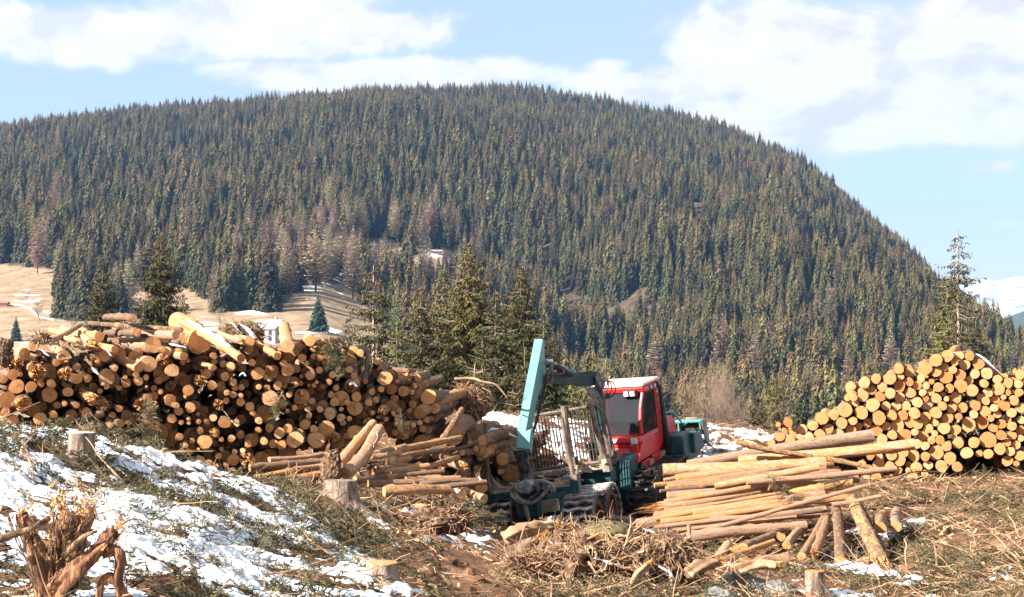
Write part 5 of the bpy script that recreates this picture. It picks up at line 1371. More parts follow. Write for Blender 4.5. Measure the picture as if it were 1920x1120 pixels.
# outer arm: tall light teal box beam
EDGE = P(1018, 636, 34.75); LOW = on_plane(984, 815, EDGE, right_)
axis_ = (LOW - EDGE).normalized(); FN = axis_.cross(right_).normalized(); FN = FN if FN.y < 0 else -FN
g = Geo(); slab(g, [(1003, 637), (1018, 636), (1007, 694), (984.5, 815), (970.5, 812), (990, 706)], EDGE, FN, 0.22)
oa = part(g, 'outer_arm', 'teal', bevel=0.012)
g = Geo(); off = toc * -0.19
pxs_ = [(1017, 643), (1022, 672), (1024, 694), (1029, 709), (1027, 724), (1014, 742), (1007, 765), (1001, 800), (994, 826), (986, 826), (1000, 740), (1010, 680)]
slab(g, [(1018.2, 636), (1020.5, 640), (1022, 676), (1024, 697), (1026, 706), (1023, 720), (1014, 731), (1008, 748), (1003, 775), (996, 812), (984.7, 815), (996, 753), (1007.2, 694)], EDGE + right_ * 0.012, right_, 0.20); part(g, 'gusset', 'teal', oa, bevel=0.008)
g = Geo()
for (x, y) in ((1005.5, 651), (1014, 651)): q_ = on_plane(x, y, EDGE, FN); g.tube([q_ - FN * .02, q_ + FN * .02], 0.012, 8)
for k in range(8): x, y = 978 + (k % 4) * 3.6, 802 + (k // 4) * 8; q_ = on_plane(x - 4, y - 6, EDGE, FN); g.tube([q_ - FN * .01, q_ + FN * .015], 0.012, 6)
part(g, 'bolt', 'blackm', oa)
g = Geo(); slab(g, [(971.5, 806), (985.5, 808), (996, 804), (992, 842), (968, 840)], EDGE + FN * .012, FN, 0.24); part(g, 'end_collar', 'teal', oa, bevel=0.01)
# lift cylinder and linkage
g = Geo(); g.tube([P(1041, 686, 35.0), P(1071, 702, 35.4)], 0.075, 12); part(g, 'cylinder', 'blackm', smooth=True)
g = Geo(); g.tube([P(1036, 680, 34.9), P(1064, 692, 35.3)], 0.03, 8); g.tube([P(1023, 678, 34.9), P(1037, 677, 34.9)], 0.05, 8); part(g, 'cylinder_rod', 'chrome', smooth=True)
g = Geo(); g.tube([P(1035, 679, 34.85), P(1034, 702, 34.8), P(1034, 718, 34.85)], 0.035, 8); g.tube([P(1039, 678, 34.9), P(1026, 706, 34.9)], 0.025, 6); g.tube([P(1056, 692, 35.1), P(1057, 702, 35.1)], 0.022, 6); part(g, 'linkage', 'greym')
# hoses
g = Geo(); r = random.Random(4)
def arc(cx, cy, rx, ry, a0, a1, D, n=14): return [P(cx + rx * math.cos(a), cy + ry * math.sin(a), D + 0.15 * math.sin(a * 2)) for a in np.linspace(a0, a1, n)]
for (cx, cy, rx, ry, a0, a1, D) in ((1140, 730, 14, 16, -2.4, 2.0, 36.0), (1136, 728, 11, 14, -2.0, 2.4, 36.05), (1134, 722, 7, 13, -2.4, 1.7, 35.9), (1130, 718, 9, 12, -2.2, 1.2, 35.95), (1138, 742, 9, 5, -0.5, 3.2, 36.0), (1122, 704, 8, 7, -3.0, 0.3, 36.0)):
    g.tube(arc(cx, cy, rx, ry, a0, a1, D), 0.013, 5)
g.tube([P(1112, 742, 36.3), P(1100, 738, 36.2), P(1096, 748, 36.2), P(1096, 790, 36.3), P(1100, 840, 36.4)], 0.016, 5)
g.tube([P(1120, 745, 36.1), P(1118, 790, 36.1), P(1122, 850, 36.2)], 0.016, 5); g.tube([P(1128, 745, 36.1), P(1131, 800, 36.1), P(1128, 860, 36.2)], 0.016, 5)
for k in range(3): g.tube([P(1024 + k, 700, 34.7), P(1018 + k * 2, 730, 34.7), P(1004 + k * 2, 790, 34.2), P(992 + k, 830, 33.6), P(986 + k, 846, 33.2)], 0.012, 5)
part(g, 'hoses', 'rubber')
# clutter under the crane: pipes, valve blocks, chains
g = Geo(); r = random.Random(8)
for k in range(9):
    g = Geo(); g.box(P(1098 + r.uniform(0, 34), 838 + r.uniform(0, 40), 36.3 + r.uniform(-.2, .3)), (r.uniform(.08, .2), .12, r.uniform(.06, .16)))
    part(g, 'valve_block', 'blackm', bevel=0.01)
# --- grapple with rotator
g = Geo()
Dg_ = 33.0
g.tube([P(976, 843, Dg_), P(978, 858, Dg_), P(982, 862, Dg_)], [0.16, 0.13, 0.10], 10)
g.tube([P(980, 860, Dg_), P(984, 880, Dg_), P(985, 888, Dg_)], [0.12, 0.13, 0.10], 10)
g.tube([P(984, 886, Dg_), P(985, 900, Dg_), P(986, 908, Dg_)], [0.09, 0.12, 0.11], 10)
for (x, y) in ((973, 850), (988, 852), (977, 872), (990, 876)): g.box(P(x, y, Dg_ - 0.1), (0.07, 0.08, 0.12))
part(g, 'rotator', 'blackm', bevel=0.008)
g = Geo(); g.tube([P(985, 849, Dg_ - .2), P(990, 856, Dg_ - .2), P(984, 864, Dg_ - .2), P(993, 874, Dg_ - .1), P(988, 892, Dg_ - .1)], 0.016, 5); g.tube([P(968, 856, Dg_ - .1), P(975, 851, Dg_ - .1), P(984, 857, Dg_ - .15)], 0.02, 5); part(g, 'grapple_hose', 'rubber')
ngr = Vector((0.15, 1, 0)).normalized()
g = Geo(); plate(g, [(967, 914), (975, 903), (984, 900), (998, 901), (1006, 909), (1004, 918), (996, 926), (976, 924)], 32.35, 0.50, ngr); gb = part(g, 'grapple_body', 'greym', bevel=0.03)
def jaw(outer, inner, D, th, m='greym'):
    g = Geo(); plate(g, outer + inner[::-1], D, th, ngr); return part(g, 'grapple_claw', m, bevel=0.02)
jaw([(958, 916), (958, 930), (966, 940), (982, 946), (998, 946), (1014, 938), (1026, 925), (1032, 912)], [(968, 917), (970, 926), (976, 933), (986, 938), (998, 938), (1010, 931), (1020, 920), (1028, 910)], 32.1, 0.26)
jaw([(1004, 900), (1018, 899), (1032, 905), (1041, 915), (1043, 922), (1036, 924)], [(1006, 906), (1016, 905), (1026, 911), (1032, 920), (1034, 923), (1035, 924)], 32.45, 0.24)
jaw([(997, 910), (1008, 908), (1014, 916), (1010, 926), (1000, 936), (990, 937)], [(1001, 916), (1006, 915), (1008, 919), (1004, 925), (998, 930), (992, 932)], 31.95, 0.10, 'blackm')
g = Geo()
for (x, y) in ((1010, 916), (963, 919), (1021, 910)): g.tube([P(x, y, 31.9), P(x, y, 32.6)], 0.055, 10)
part(g, 'pivot_pin', 'blackm')
g = Geo(); g.tube([P(984, 946, 32.2), P(988, 962, 32.3), P(991, 976, 32.4)], [0.045, 0.05, 0.03], 6); part(g, 'drawbar_pin', 'dusty')
g = Geo(); g.box((0.15, -0.18, -0.32), (0.9, 0.12, 0.26), RM); part(g, 'rear_bumper', 'dusty', bevel=0.02)
g = Geo()
for k in range(60):
    p = RM @ Vector((r.uniform(-.85, .85), r.uniform(-.1, 3.0), r.uniform(0.02, 0.12))); d = Vector((r.gauss(0, 1), r.gauss(0, 1), r.gauss(0, .25))).normalized() * r.uniform(.08, .35)
    g.tube([p, p + d], r.uniform(.01, .03), 4)
part(g, 'bark_litter', 'chip')
# ================= snow, brush, sticks, stumps =================
def ppx(x, y): return 960 + F * x / y
def snow_w(x, y):
    """how much snow lies at a ground place (0..1)"""
    px = ppx(x, y); D = y; w = np.zeros_like(x)
    def blob(cx, cD, rx, rD, a):
        return a * np.exp(-((px - cx) / rx) ** 2 - ((D - cD) / rD) ** 2)
    edge = np.interp(D, [9, 11, 14, 16, 18, 21, 23, 27], [560, 700, 790, 800, 640, 560, 430, 300])
    bank = 1 / (1 + np.exp((px - edge) / 26.0))
    w = np.maximum(w, 0.52 * bank * np.where(D < 24, 1, 0.3))
    for b in ((830, 25.5, 120, 1.8, .60), (740, 22.5, 70, 1.4, .55), (700, 26.0, 70, .8, .5), (905, 31, 45, 2, .5), (790, 30, 60, 1.6, .4), (1290, 21.5, 90, .5, .62), (1150, 19.5, 120, .5, .5), (1010, 22.5, 60, .6, .55), (1330, 41, 100, 3.2, .74), (1300, 45, 90, 3, .6), (1420, 44, 80, 3, .55), (960, 41.5, 80, 2.4, .70), (900, 38, 60, 2, .5), (1100, 44, 120, 3, .5), (1060, 41, 60, 4, .75), (1640, 26.5, 60, 1.2, .66), (1700, 28, 80, .8, .45), (1580, 24, 50, 1.4, .6), (1690, 21.0, 60, .9, .50), (1460, 22.3, 60, .25, .75), (1590, 21.6, 70, .28, .85), (1650, 21.0, 55, .3, .85), (1700, 20.2, 55, .35, .85), (1740, 19.3, 40, .45, .75), (1880, 21, 40, .9, .45), (1570, 19.6, 90, .7, .5), (1440, 18.3, 50, .6, .45)):
        w = np.maximum(w, blob(*b))
    return w
def snow_field(x, y, fine=True):
    w = snow_w(x, y)
    u, v = (x * 0.8 + y * 0.6), (-x * 0.6 + y * 0.8)     # streaks run down the bank
    n = 0.46 * fbm(x * 0.8 + .3 * y, y * 2.4, seed=91, oct=3) + 0.62 * fbm(x * 2.0 + 0.5 * y, y * 4.6, seed=92, oct=4, gain=0.62)
    if fine: n = n + 0.34 * fbm(x * 8, y * 14, seed=93, oct=3)
    return (w - 0.5) + n * 0.80
Ds = np.concatenate([np.geomspace(9.6, 24, 560), np.geomspace(24.05, 48, 240)])
X, Y = grid_px(-420, 2150, 1300, Ds)
M_ = snow_field(X, Y)
hgt_ = np.clip(M_ * 0.24, -0.04, 0.065) + np.clip(M_, 0, 1) * 0.02 * fbm(X * 4, Y * 4, seed=95, oct=3)
Z = ground(X, Y) + hgt_
keep = np.maximum.reduce([M_[:-1, :-1], M_[1:, :-1], M_[:-1, 1:], M_[1:, 1:]]) > -0.02
tag(link('snow', quads_mesh('snow', np.stack([X, Y, Z], -1).reshape(-1, 3), grid_faces(len(Ds), 1300, keep)), None, [MAT['snow']]), 'patchy thawing snow over the brush and soil', kind='stuff')

def sample(n, fn, seed, Dlo=10.5, Dhi=46, p=1.0, px0=-160, px1=2300):
    """ground places, denser near the viewer in world terms; fn(x,y)->acceptance"""
    r = np.random.default_rng(seed); D = Dlo + (Dhi - Dlo) * r.uniform(0, 1, n) ** p
    px = r.uniform(px0, px1, n); x = (px - 960) / F * D
    a = fn(x, D) > r.uniform(0, 1, n)
    return x[a], D[a]
def dirt_w(x, y):
    """1 along the dug vehicle track"""
    px = ppx(x, y)
    c = np.interp(y, [10, 16, 19, 24, 30, 36], [860, 880, 880, 915, 960, 1020]); wd = np.interp(y, [10, 16, 24, 34], [170, 130, 85, 150])
    return np.exp(-((px - c) / wd) ** 2)
def brush_w(x, y):
    px = ppx(x, y); cl = 0.5 + 0.9 * fbm(x * 0.8, y * 1.1, seed=120, oct=3)
    s = snow_field(x, y, False)
    base = np.where(px < 700, 0.95, 0.42) + np.where((px > 1650) & (y < 33), 0.15, 0)
    w = base * np.clip(cl * 1.7 - 0.25, 0, 1) * (1 - 0.97 * dirt_w(x, y))
    return w * np.where(s > 0.05, 0.33, 1.0)
def slope_normal_euler(x, y):
    e = 0.15; gx = (ground(x + e, y, False) - ground(x - e, y, False)) / (2 * e); gy = (ground(x, y + e, False) - ground(x, y - e, False)) / (2 * e)
    return gx, gy
def place(x, y, seed, smin, smax, tilt=0.3, lift=0.0, above=True):
    r = np.random.default_rng(seed); k = len(x)
    gx, gy = slope_normal_euler(x, y)
    z = ground(x, y) + lift
    if above: z = z + np.clip(snow_field(x, y) * 0.24, 0, 0.06)
    n = np.stack([-gx, -gy, np.ones(k)], 1); n /= np.linalg.norm(n, axis=1, keepdims=True)
    a = r.uniform(0, 6.283, k); t = np.stack([np.cos(a), np.sin(a), np.zeros(k)], 1)
    t -= n * (t * n).sum(1, keepdims=True); t /= np.linalg.norm(t, axis=1, keepdims=True); b = np.cross(n, t)
    R0 = np.stack([b, t, n], 2)         # columns: x,y,z ; y along t
    R1 = R0 @ rotmats(k, np.zeros(k), r.normal(0, tilt, k) + tilt * 0.3, r.normal(0, tilt, k))
    sc = smin + (smax - smin) * r.uniform(0, 1, k) ** 1.6
    return mats4(np.stack([x, y, z], 1), R1, sc), r
# spruce sprigs: unit length along +Y
def sprig(seed):
    r = np.random.default_rng(seed); B, T, W, U = [], [], [], []; g = Geo()
    g.tube([(0, 0, 0), (0.02, 0.4, 0.05), (0, 0.85, 0.02)], [0.011, 0.008, 0.004], 3, mi=1, cap=False)
    n = 7
    for i in range(n):
        t = 0.05 + 0.9 * i / n
        for sg in (-1, 1):
            L = 0.42 * (1 - t) ** .7 * r.uniform(0.5, 1.2) + 0.08
            b = np.array([0, t * .85, 0.04]); d = np.array([sg * r.uniform(.6, 1), r.uniform(.3, .8), r.normal(-.05, .3)]); d /= np.linalg.norm(d)
            B.append(b); T.append(b + d * L); W.append(0.022); U.append(r.normal(0, .6, 3) + [0, 0, 1])
            for q in (0.3, 0.55, .8):
                bb = b + d * L * q; dd = d * .6 + np.array([r.normal(0, .6), r.normal(.2, .5), r.normal(0, .45)])
                B.append(bb); T.append(bb + dd * L * .38); W.append(0.017); U.append(r.normal(0, 1, 3))
    V = leaf_quads(*map(np.array, (B, T, W, U)))
    g.add(V.tolist(), [(4 * i, 4 * i + 1, 4 * i + 2, 4 * i + 3) for i in range(len(B))], 0)
    return geo_arrays(g)
SPR = [sprig(500 + i) for i in range(7)]
x, y = sample(62000, brush_w, 41, 10.2, 36, 0.72)
A, r = place(x, y, 42, 0.09, 0.40, 0.35, 0.01)
V, L, S, mi = scatter_merge(SPR, r.integers(0, 7, len(x)), A)
tag(link('spruce_brush', mesh_np('spruce_brush', V, L, S, mi), None, [MAT['needles'], MAT['dark_stick']]), 'cut green spruce twigs covering the cleared ground', kind='stuff')
print('sprigs', len(x))
# sticks
def stick(seed):
    r = np.random.default_rng(seed); g = Geo(); pts = [np.zeros(3)]; d = np.array([0, 1., 0])
    for i in range(5):
        d = d + np.array([r.normal(0, .11), 0, r.normal(0, .10)]); d /= np.linalg.norm(d); pts.append(pts[-1] + d * 0.2)
    g.tube([tuple(p) for p in pts], [0.015 * (1 - .14 * i) for i in range(6)], 4, cap=False)
    if seed % 2:
        p = pts[2]; g.tube([tuple(p), tuple(p + np.array([.12, .15, .04]))], [0.008, 0.004], 3, cap=False)
        p = pts[3]; g.tube([tuple(p), tuple(p + np.array([-.12, .13, .05]))], [0.007, 0.003], 3, cap=False)
    return geo_arrays(g)
STK = [stick(600 + i) for i in range(8)]
def stick_w(x, y):
    px = ppx(x, y)
    w = np.where(px > 1550, 0.95, 0.45) * (1 - 0.85 * dirt_w(x, y)); w = np.where((px < 650) & (y < 22), 0.16, w)
    w = np.where((px > 940) & (px < 1500) & (y < 23), 0.55, w)
    return w * (0.5 + 0.8 * np.clip(0.5 + fbm(x * .7, y * .7, seed=130, oct=2), 0, 1))
x, y = sample(44000, stick_w, 51, 10.5, 47, 0.8)
A, r = place(x, y, 52, 0.08, 0.80, 0.20, 0.01)
V, L, S, mi = scatter_merge(STK, r.integers(0, 8, len(x)), A)
mi = (np.random.default_rng(1).uniform(0, 1, len(x)) < 0.25)
wh_ = r.integers(0, 2, 1)
o = link('twig_litter', mesh_np('twig_litter', V, L, S, None), None, [MAT['dead_wood']])
tag(o, 'dry broken twigs and thin sticks littering the soil', kind='stuff')
# chips and bark flakes
cg = []
for i in range(4):
    g = Geo(); r_ = random.Random(i); a, b, c = r_.uniform(.5, 1), r_.uniform(.15, .35), r_.uniform(.04, .12)
    g.add([(-b, -a, 0), (b, -a * .8, c * .4), (b * .7, a, 0), (-b * .8, a * .7, c * .5), (-b, -a, c), (b, -a * .8, c * 1.4), (b * .7, a, c), (-b * .8, a * .7, c * 1.5)], [(3, 2, 1, 0), (4, 5, 6, 7), (0, 1, 5, 4), (1, 2, 6, 5), (2, 3, 7, 6), (3, 0, 4, 7)]); cg.append(geo_arrays(g))
def chip_w(x, y):
    px = ppx(x, y); w = np.where((px < 620) & (y < 21), 0.12, 0.9)
    return w * np.clip(0.6 + fbm(x * .9, y * .9, seed=140, oct=2), 0.1, 1) * (1 - 0.45 * dirt_w(x, y))
x, y = sample(34000, chip_w, 61, 10.5, 47, 0.8)
A, r = place(x, y, 62, 0.012, 0.085, 0.5, 0.01)
V, L, S, mi = scatter_merge(cg, r.integers(0, 4, len(x)), A)
tag(link('wood_chips', mesh_np('wood_chips', V, L, S), None, [MAT['chip']]), 'pale wood chips and bark flakes on the soil', kind='stuff')
# clods
cl = []
for i in range(4):
    g = Geo(); r_ = np.random.default_rng(i + 9)
    import bmesh
    bm_ = bmesh.new(); bmesh.ops.create_icosphere(bm_, subdivisions=2, radius=1)
    vs = [tuple(np.array(v.co) * (1 + 0.32 * float(vnoise(v.co.x * 1.6 + i * 5, v.co.y * 1.6, v.co.z * 1.6, 7)))) for v in bm_.verts]
    g.add([(a, b, c * .7) for a, b, c in vs], [[v.index for v in f.verts] for f in bm_.faces]); bm_.free(); cl.append(geo_arrays(g))
def clod_w(x, y):
    px = ppx(x, y); return np.clip(dirt_w(x, y) * 0.8 + np.where((px > 600) & (px < 1550), 0.45, 0.08), 0, 1) * np.clip(.5 + fbm(x * .8, y * .8, seed=150, oct=2), .1, 1)
x, y = sample(16000, clod_w, 71, 10.5, 46, 0.8)
A, r = place(x, y, 72, 0.012, 0.10, 0.6, -0.005, above=False)
V, L, S, mi = scatter_merge(cl, r.integers(0, 4, len(x)), A)
tag(link('soil_clods', mesh_np('soil_clods', V, L, S), None, [MAT['soil']]), 'loose clods of brown soil along the track', kind='stuff')

# ---- stumps ----
def stump(px, py, wpx, hpx, label, topm='end_pale', bark='stump_bark', seed=0, snow=False, tilt=(0, 0), flare=1.0, D=None):
    p = hit(px, py) if D is None else Vector(P(px, py, D)); k = p.y / F; R0 = wpx * k / 2; H = hpx * k
    r = np.random.default_rng(seed + 700); g = Geo(); seg = 40; rows = 14; vs = []
    e = empty('stump', p - Vector((0, 0, 0.06))); e.rotation_euler = (tilt[0], tilt[1], 0); tag(e, label, 'stump')
    ph = r.uniform(0, 6.28, 5)
    for i in range(rows):
        t = i / (rows - 1)
        for s_ in range(seg):
            a = 2 * math.pi * s_ / seg
            fl = 1 + flare * 0.9 * (1 - t) ** 3 * (0.5 + 0.5 * math.sin(a * 4 + ph[0])) + 0.25 * flare * (1 - t) ** 2
            rr = R0 * fl * (1 + 0.05 * math.sin(a * 3 + ph[1]) + 0.05 * float(vnoise(a * 5 + seed, t * 1.6, None, seed)))
            vs.append((rr * math.cos(a), rr * math.sin(a), -0.12 + (H + 0.18) * t + (0.03 * R0 * math.sin(a + ph[2]) if t == 1 else 0)))
    g.add(vs, [(i * seg + s_, i * seg + (s_ + 1) % seg, (i + 1) * seg + (s_ + 1) % seg, (i + 1) * seg + s_) for i in range(rows - 1) for s_ in range(seg)])
    g.build('bark', MAT[bark], e, True, world=False)
    top = Geo(); ring = [vs[(rows - 1) * seg + s_] for s_ in range(seg)]
    zt = sum(v[2] for v in ring) / seg
    top.add([(x * .97, y * .97, z + 0.004) for x, y, z in ring] + [(0, 0, zt + 0.012)], [(s_, (s_ + 1) % seg, seg) for s_ in range(seg)])
    top.add([(x, y, z) for x, y, z in ring] + [(x * .97, y * .97, z + 0.004) for x, y, z in ring], [(s_, (s_ + 1) % seg, seg + (s_ + 1) % seg, seg + s_) for s_ in range(seg)])
    top.build('cut_top', MAT['snow'] if snow else MAT[topm], e, world=False)
    return e
stump(716, 1092, 58, 36, 'pale sawn stump with wide root flares beside the dirt track', snow=False, seed=1, flare=1.8)
stump(152, 866, 48, 52, 'grey stump with a snow cap on the crest of the bank', snow=True, seed=2, flare=.5)
stump(640, 940, 62, 40, 'old grey stump beside the splintered root behind the gully', seed=3, flare=1.2, topm='stump_bark')
stump(1160, 1010, 58, 40, 'pinkish barked stump in front of the machine track', seed=4, flare=.8, topm='stump_bark')
stump(1000, 1042, 52, 44, 'tilted brown stump left of the mossy mound', seed=5, flare=.8, tilt=(0.3, -0.3), topm='stump_bark')
stump(1527, 1120, 36, 46, 'round barked post stump at the lower edge', seed=6, flare=.15)
stump(1298, 806, 24, 22, 'sunlit stump on the mound behind the blade', seed=7, flare=.5, topm='splinter')
stump(790, 968, 34, 22, 'orange cut stump in the snowy gully', seed=8, flare=.6, topm='end_orange')
stump(1385, 1052, 60, 26, 'pale broad cut block in the hollow before the loose heap', seed=9, flare=.2, bark='splinter')
# ---- torn root wood ----
def gnarl(g, pts, rad, seed, seg=14, sub=5, amp=0.16, mi=0):
    P_ = [Vector(p) for p in pts]; Q, Rr = [], []
    for i in range(len(P_) - 1):
        p0 = P_[max(0, i - 1)]; p1 = P_[i]; p2 = P_[i + 1]; p3 = P_[min(len(P_) - 1, i + 2)]
        for k in range(sub):
            t = k / sub
            Q.append(0.5 * ((2 * p1) + (p2 - p0) * t + (2 * p0 - 5 * p1 + 4 * p2 - p3) * t * t + (3 * p1 - p0 - 3 * p2 + p3) * t ** 3)); Rr.append(rad[i] * (1 - t) + rad[i + 1] * t)
    Q.append(P_[-1]); Rr.append(rad[-1])
    b0 = g.n; g.tube(Q, Rr, seg, mi=mi)
    r = random.Random(seed); ph = [r.uniform(0, 6) for _ in range(4)]
    for i in range(len(Q)):
        for k in range(seg):
            v = Vector(g.V[b0 + i * seg + k]); a = 2 * math.pi * k / seg
            f = 1 + amp * math.sin(a * 3 + ph[0] + i * .12) + amp * .7 * math.sin(a * 5 + ph[1] - i * .2) + amp * float(vnoise(v.x * 14 + seed, v.y * 14, v.z * 9)) + amp * .9 * float(vnoise(v.x * 40 + seed, v.y * 40, v.z * 16))
            g.V[b0 + i * seg + k] = tuple(Q[i] + (v - Q[i]) * f)
def spikes(g, c, d, n, ln, w, seed, spread=0.5, rad=0.05):
    r = random.Random(seed)
    for k in range(n):
        q = c + Vector((r.gauss(0, rad), r.gauss(0, rad), r.gauss(0, rad))); e_ = q + (d + Vector((r.gauss(0, spread), r.gauss(0, spread), r.gauss(0, spread)))).normalized() * ln * r.uniform(.4, 1.2)
        g.tube([q, e_], [w * r.uniform(.6, 1.4), w * .1], 4, cap=False)
e = empty('root_snag', P(95, 1115, 11.2)); tag(e, 'torn red brown root snag with splintered arms at the lower left', 'root')
g = Geo(); D_ = 11.2
gnarl(g, [P(100, 1160, D_ + .1), P(92, 1100, D_), P(75, 1050, D_ - .05), P(52, 1000, D_), P(40, 962, D_)], [0.13, 0.10, 0.07, 0.05, 0.042], 1, seg=36, sub=9, amp=.2)
gnarl(g, [P(95, 1120, D_), P(125, 1085, D_ - .1), P(165, 1050, D_ - .15), P(195, 1020, D_ - .1), P(214, 995, D_)], [0.09, 0.065, 0.055, 0.045, 0.04], 2, seg=36, sub=9, amp=.2)
gnarl(g, [P(112, 1100, D_ + .1), P(118, 1050, D_ + .25), P(128, 1000, D_ + .3), P(138, 965, D_ + .3)], [0.10, 0.13, 0.12, 0.09], 3, seg=20, amp=.28)
gnarl(g, [P(128, 1030, D_ + .2), P(150, 1000, D_ + .25), P(166, 965, D_ + .3), P(168, 952, D_ + .3)], [0.07, 0.06, 0.04, .025], 4)
gnarl(g, [P(192, 1040, D_ - .1), P(215, 1032, D_ - .1), P(226, 1050, D_ - .1), P(222, 1090, D_ - .1), P(235, 1130, D_)], [0.03, 0.035, 0.035, 0.03, .06], 5)
gnarl(g, [P(186, 1125, D_ - .1), P(190, 1092, D_ - .1), P(208, 1082, D_ - .1), P(222, 1095, D_ - .1)], [0.025, 0.025, 0.03, .03], 6)
g.build('torn_wood', MAT['red_wood'], e, True)
g = Geo(); up_ = Vector((0, 0, 1)); rf = random.Random(91)
for arm, rad_ in (([(100, 1160), (92, 1100), (75, 1050), (52, 1000), (40, 962)], .085), ([(95, 1120), (125, 1085), (165, 1050), (195, 1020), (214, 995)], .06), ([(112, 1100), (118, 1050), (128, 1000), (138, 965)], .11)):
    for k in range(150):
        t = rf.uniform(0, len(arm) - 1.01); i_ = int(t); (xa, ya), (xb, yb_) = arm[i_], arm[i_ + 1]; f_ = t - i_
        c_ = P(xa + (xb - xa) * f_, ya + (yb_ - ya) * f_, D_); dr_ = (P(xb, yb_, D_) - P(xa, ya, D_)).normalized()
        a_ = rf.uniform(0, 6.28); o_ = Vector((math.cos(a_), -abs(math.sin(a_)), 0)) * rad_ * rf.uniform(.95, 1.15)
        dd_ = (dr_ + Vector((rf.gauss(0, .16), rf.gauss(0, .16), rf.gauss(0, .16)))).normalized() * rf.uniform(.05, .16)
        g.tube([c_ + o_ - dd_ * .5, c_ + o_ * 1.06, c_ + o_ * 1.12 + dd_ * .5], [.002, rf.uniform(.003, .007), .001], 4, cap=False)
g.build('fibres', MAT['root'], e)
g = Geo()
spikes(g, P(40, 962, D_), up_, 26, 0.05, 0.008, 1); spikes(g, P(130, 962, D_ + .3), up_, 110, 0.09, 0.009, 2, .6, .085); spikes(g, P(166, 955, D_ + .3), up_, 26, 0.08, 0.008, 3)
spikes(g, P(214, 995, D_), Vector((.6, 0, .8)), 40, 0.05, 0.007, 4); spikes(g, P(100, 1020, D_ + .1), up_, 40, 0.10, 0.010, 5, .5, .06); spikes(g, P(112, 1062, D_ - .05), Vector((.3, 0, 1)), 24, 0.07, 0.008, 6, .4, .05)
spikes(g, P(205, 1030, D_ - .1), Vector((.2, 0, 1)), 18, 0.06, 0.010, 9, .5, .04)
g.build('torn_edge', MAT['splinter'], e)
g = Geo(); gnarl(g, [P(-20, 1018, D_ - .25), P(20, 1003, D_ - .3), P(60, 990, D_ - .3), P(92, 972, D_ - .2)], [0.028, 0.024, 0.020, 0.022], 7, seg=8); gnarl(g, [P(120, 1042, D_ - .15), P(140, 1022, D_ - .2), P(160, 1005, D_ - .2), P(182, 996, D_ - .2)], [0.03, 0.024, 0.016, 0.008], 8, seg=8)
g.build('roots', MAT['root'], e, True)

def root_mass(px, py, D, wpx, hpx, label, seed, nroots=40, cat='root plate', blobm='root', hairm='dead_wood', moss=False, nm='root_plate', long=1.0, down=0.0):
    c = P(px, py, D); k = D / F; R0 = wpx * k / 2; H0 = hpx * k / 2
    e = empty(nm, c - Vector((0, 0, H0))); tag(e, label, cat); r = random.Random(seed); g = Geo()
    bm_ = bmesh.new(); bmesh.ops.create_icosphere(bm_, subdivisions=5, radius=1)
    co = np.array([v.co[:] for v in bm_.verts]); f = 1 + 0.42 * fbm(co[:, 0] * 1.3 + seed, co[:, 1] * 1.3, co[:, 2] * 1.3, seed, 3) + 0.42 * fbm(co[:, 0] * 7, co[:, 1] * 7, co[:, 2] * 7, seed + 3, 5, 0.7)
    co = co * f[:, None] * np.array([R0 * .85, R0 * .6, H0 * .85]) + np.array(c)
    g.add(co.tolist(), [[v.index for v in q.verts] for q in bm_.faces]); bm_.free()
    b = g.build('soil_ball', MAT[blobm], e, True)
    g = Geo()
    for i in range(int(nroots * 2.2)):
        a = r.uniform(0, 6.28); el = r.uniform(-.7, 1.2); d = Vector((math.cos(a) * math.cos(el), -abs(math.sin(a)) * math.cos(el) * .9, math.sin(el))).normalized()
        p = c + Vector((d.x * R0 * .75, d.y * R0 * .5, d.z * H0 * .75)); pts = [p]; L = R0 * r.uniform(.3, 1.0) * long
        for s_ in range(5):
            d = (d + Vector((r.gauss(0, .42), r.gauss(0, .3), r.gauss(-.12 - down, .42)))).normalized(); pts.append(pts[-1] + d * L / 5)
        w = r.choice((.003, .004, .005, .007, .013)) * (1 + R0)
        g.tube(pts, [w * (1 - .16 * q) for q in range(6)], 5, cap=False)
    g.build('roots', MAT[hairm], e)
    if moss:
        g = Geo(); n = 3
        bm_ = bmesh.new(); bmesh.ops.create_icosphere(bm_, subdivisions=4, radius=1)
        co = np.array([v.co[:] for v in bm_.verts]); f = 1 + 0.3 * fbm(co[:, 0] * 2 + seed, co[:, 1] * 2, co[:, 2] * 2, seed + 8, 4, .6)
        co = co * f[:, None] * np.array([R0 * .62, R0 * .42, H0 * .42]) + np.array(c + Vector((-R0 * .1, -R0 * .18, H0 * .52)))
        g.add(co.tolist(), [[v.index for v in q.verts] for q in bm_.faces]); bm_.free()
        g.build('moss', MAT['moss'], e, True)
    return e
root_mass(885, 755, 33.6, 66, 84, 'upturned root plate with dangling roots topping the pile end', 11, 110, long=1.1, down=.15)
e = empty('root_branch', P(880, 712, 33.4)); tag(e, 'long pale bent root reaching right from the upturned root plate', 'root')
g = Geo(); gnarl(g, [P(852, 711, 33.4), P(884, 710, 33.4), P(905, 716, 33.3), P(930, 722, 33.3), P(945, 738, 33.3), P(952, 748, 33.3)], [.03, .035, .03, .026, .018, .008], 31, seg=7); gnarl(g, [P(905, 728, 33.3), P(918, 735, 33.2), P(923, 746, 33.2)], [.014, .012, .006], 32, seg=6); gnarl(g, [P(889, 712, 33.4), P(890, 690, 33.4), P(891, 680, 33.4)], [.014, .010, .005], 33, seg=6)
g.build('root', MAT['dead_wood'], e, True)
root_mass(80, 636, 26.5, 40, 24, 'small dark root clump on top of the left pile', 12, 40, long=1.3)
root_mass(8, 660, 25.5, 42, 60, 'dark soil clod at the extreme left behind the logs', 13, 14)
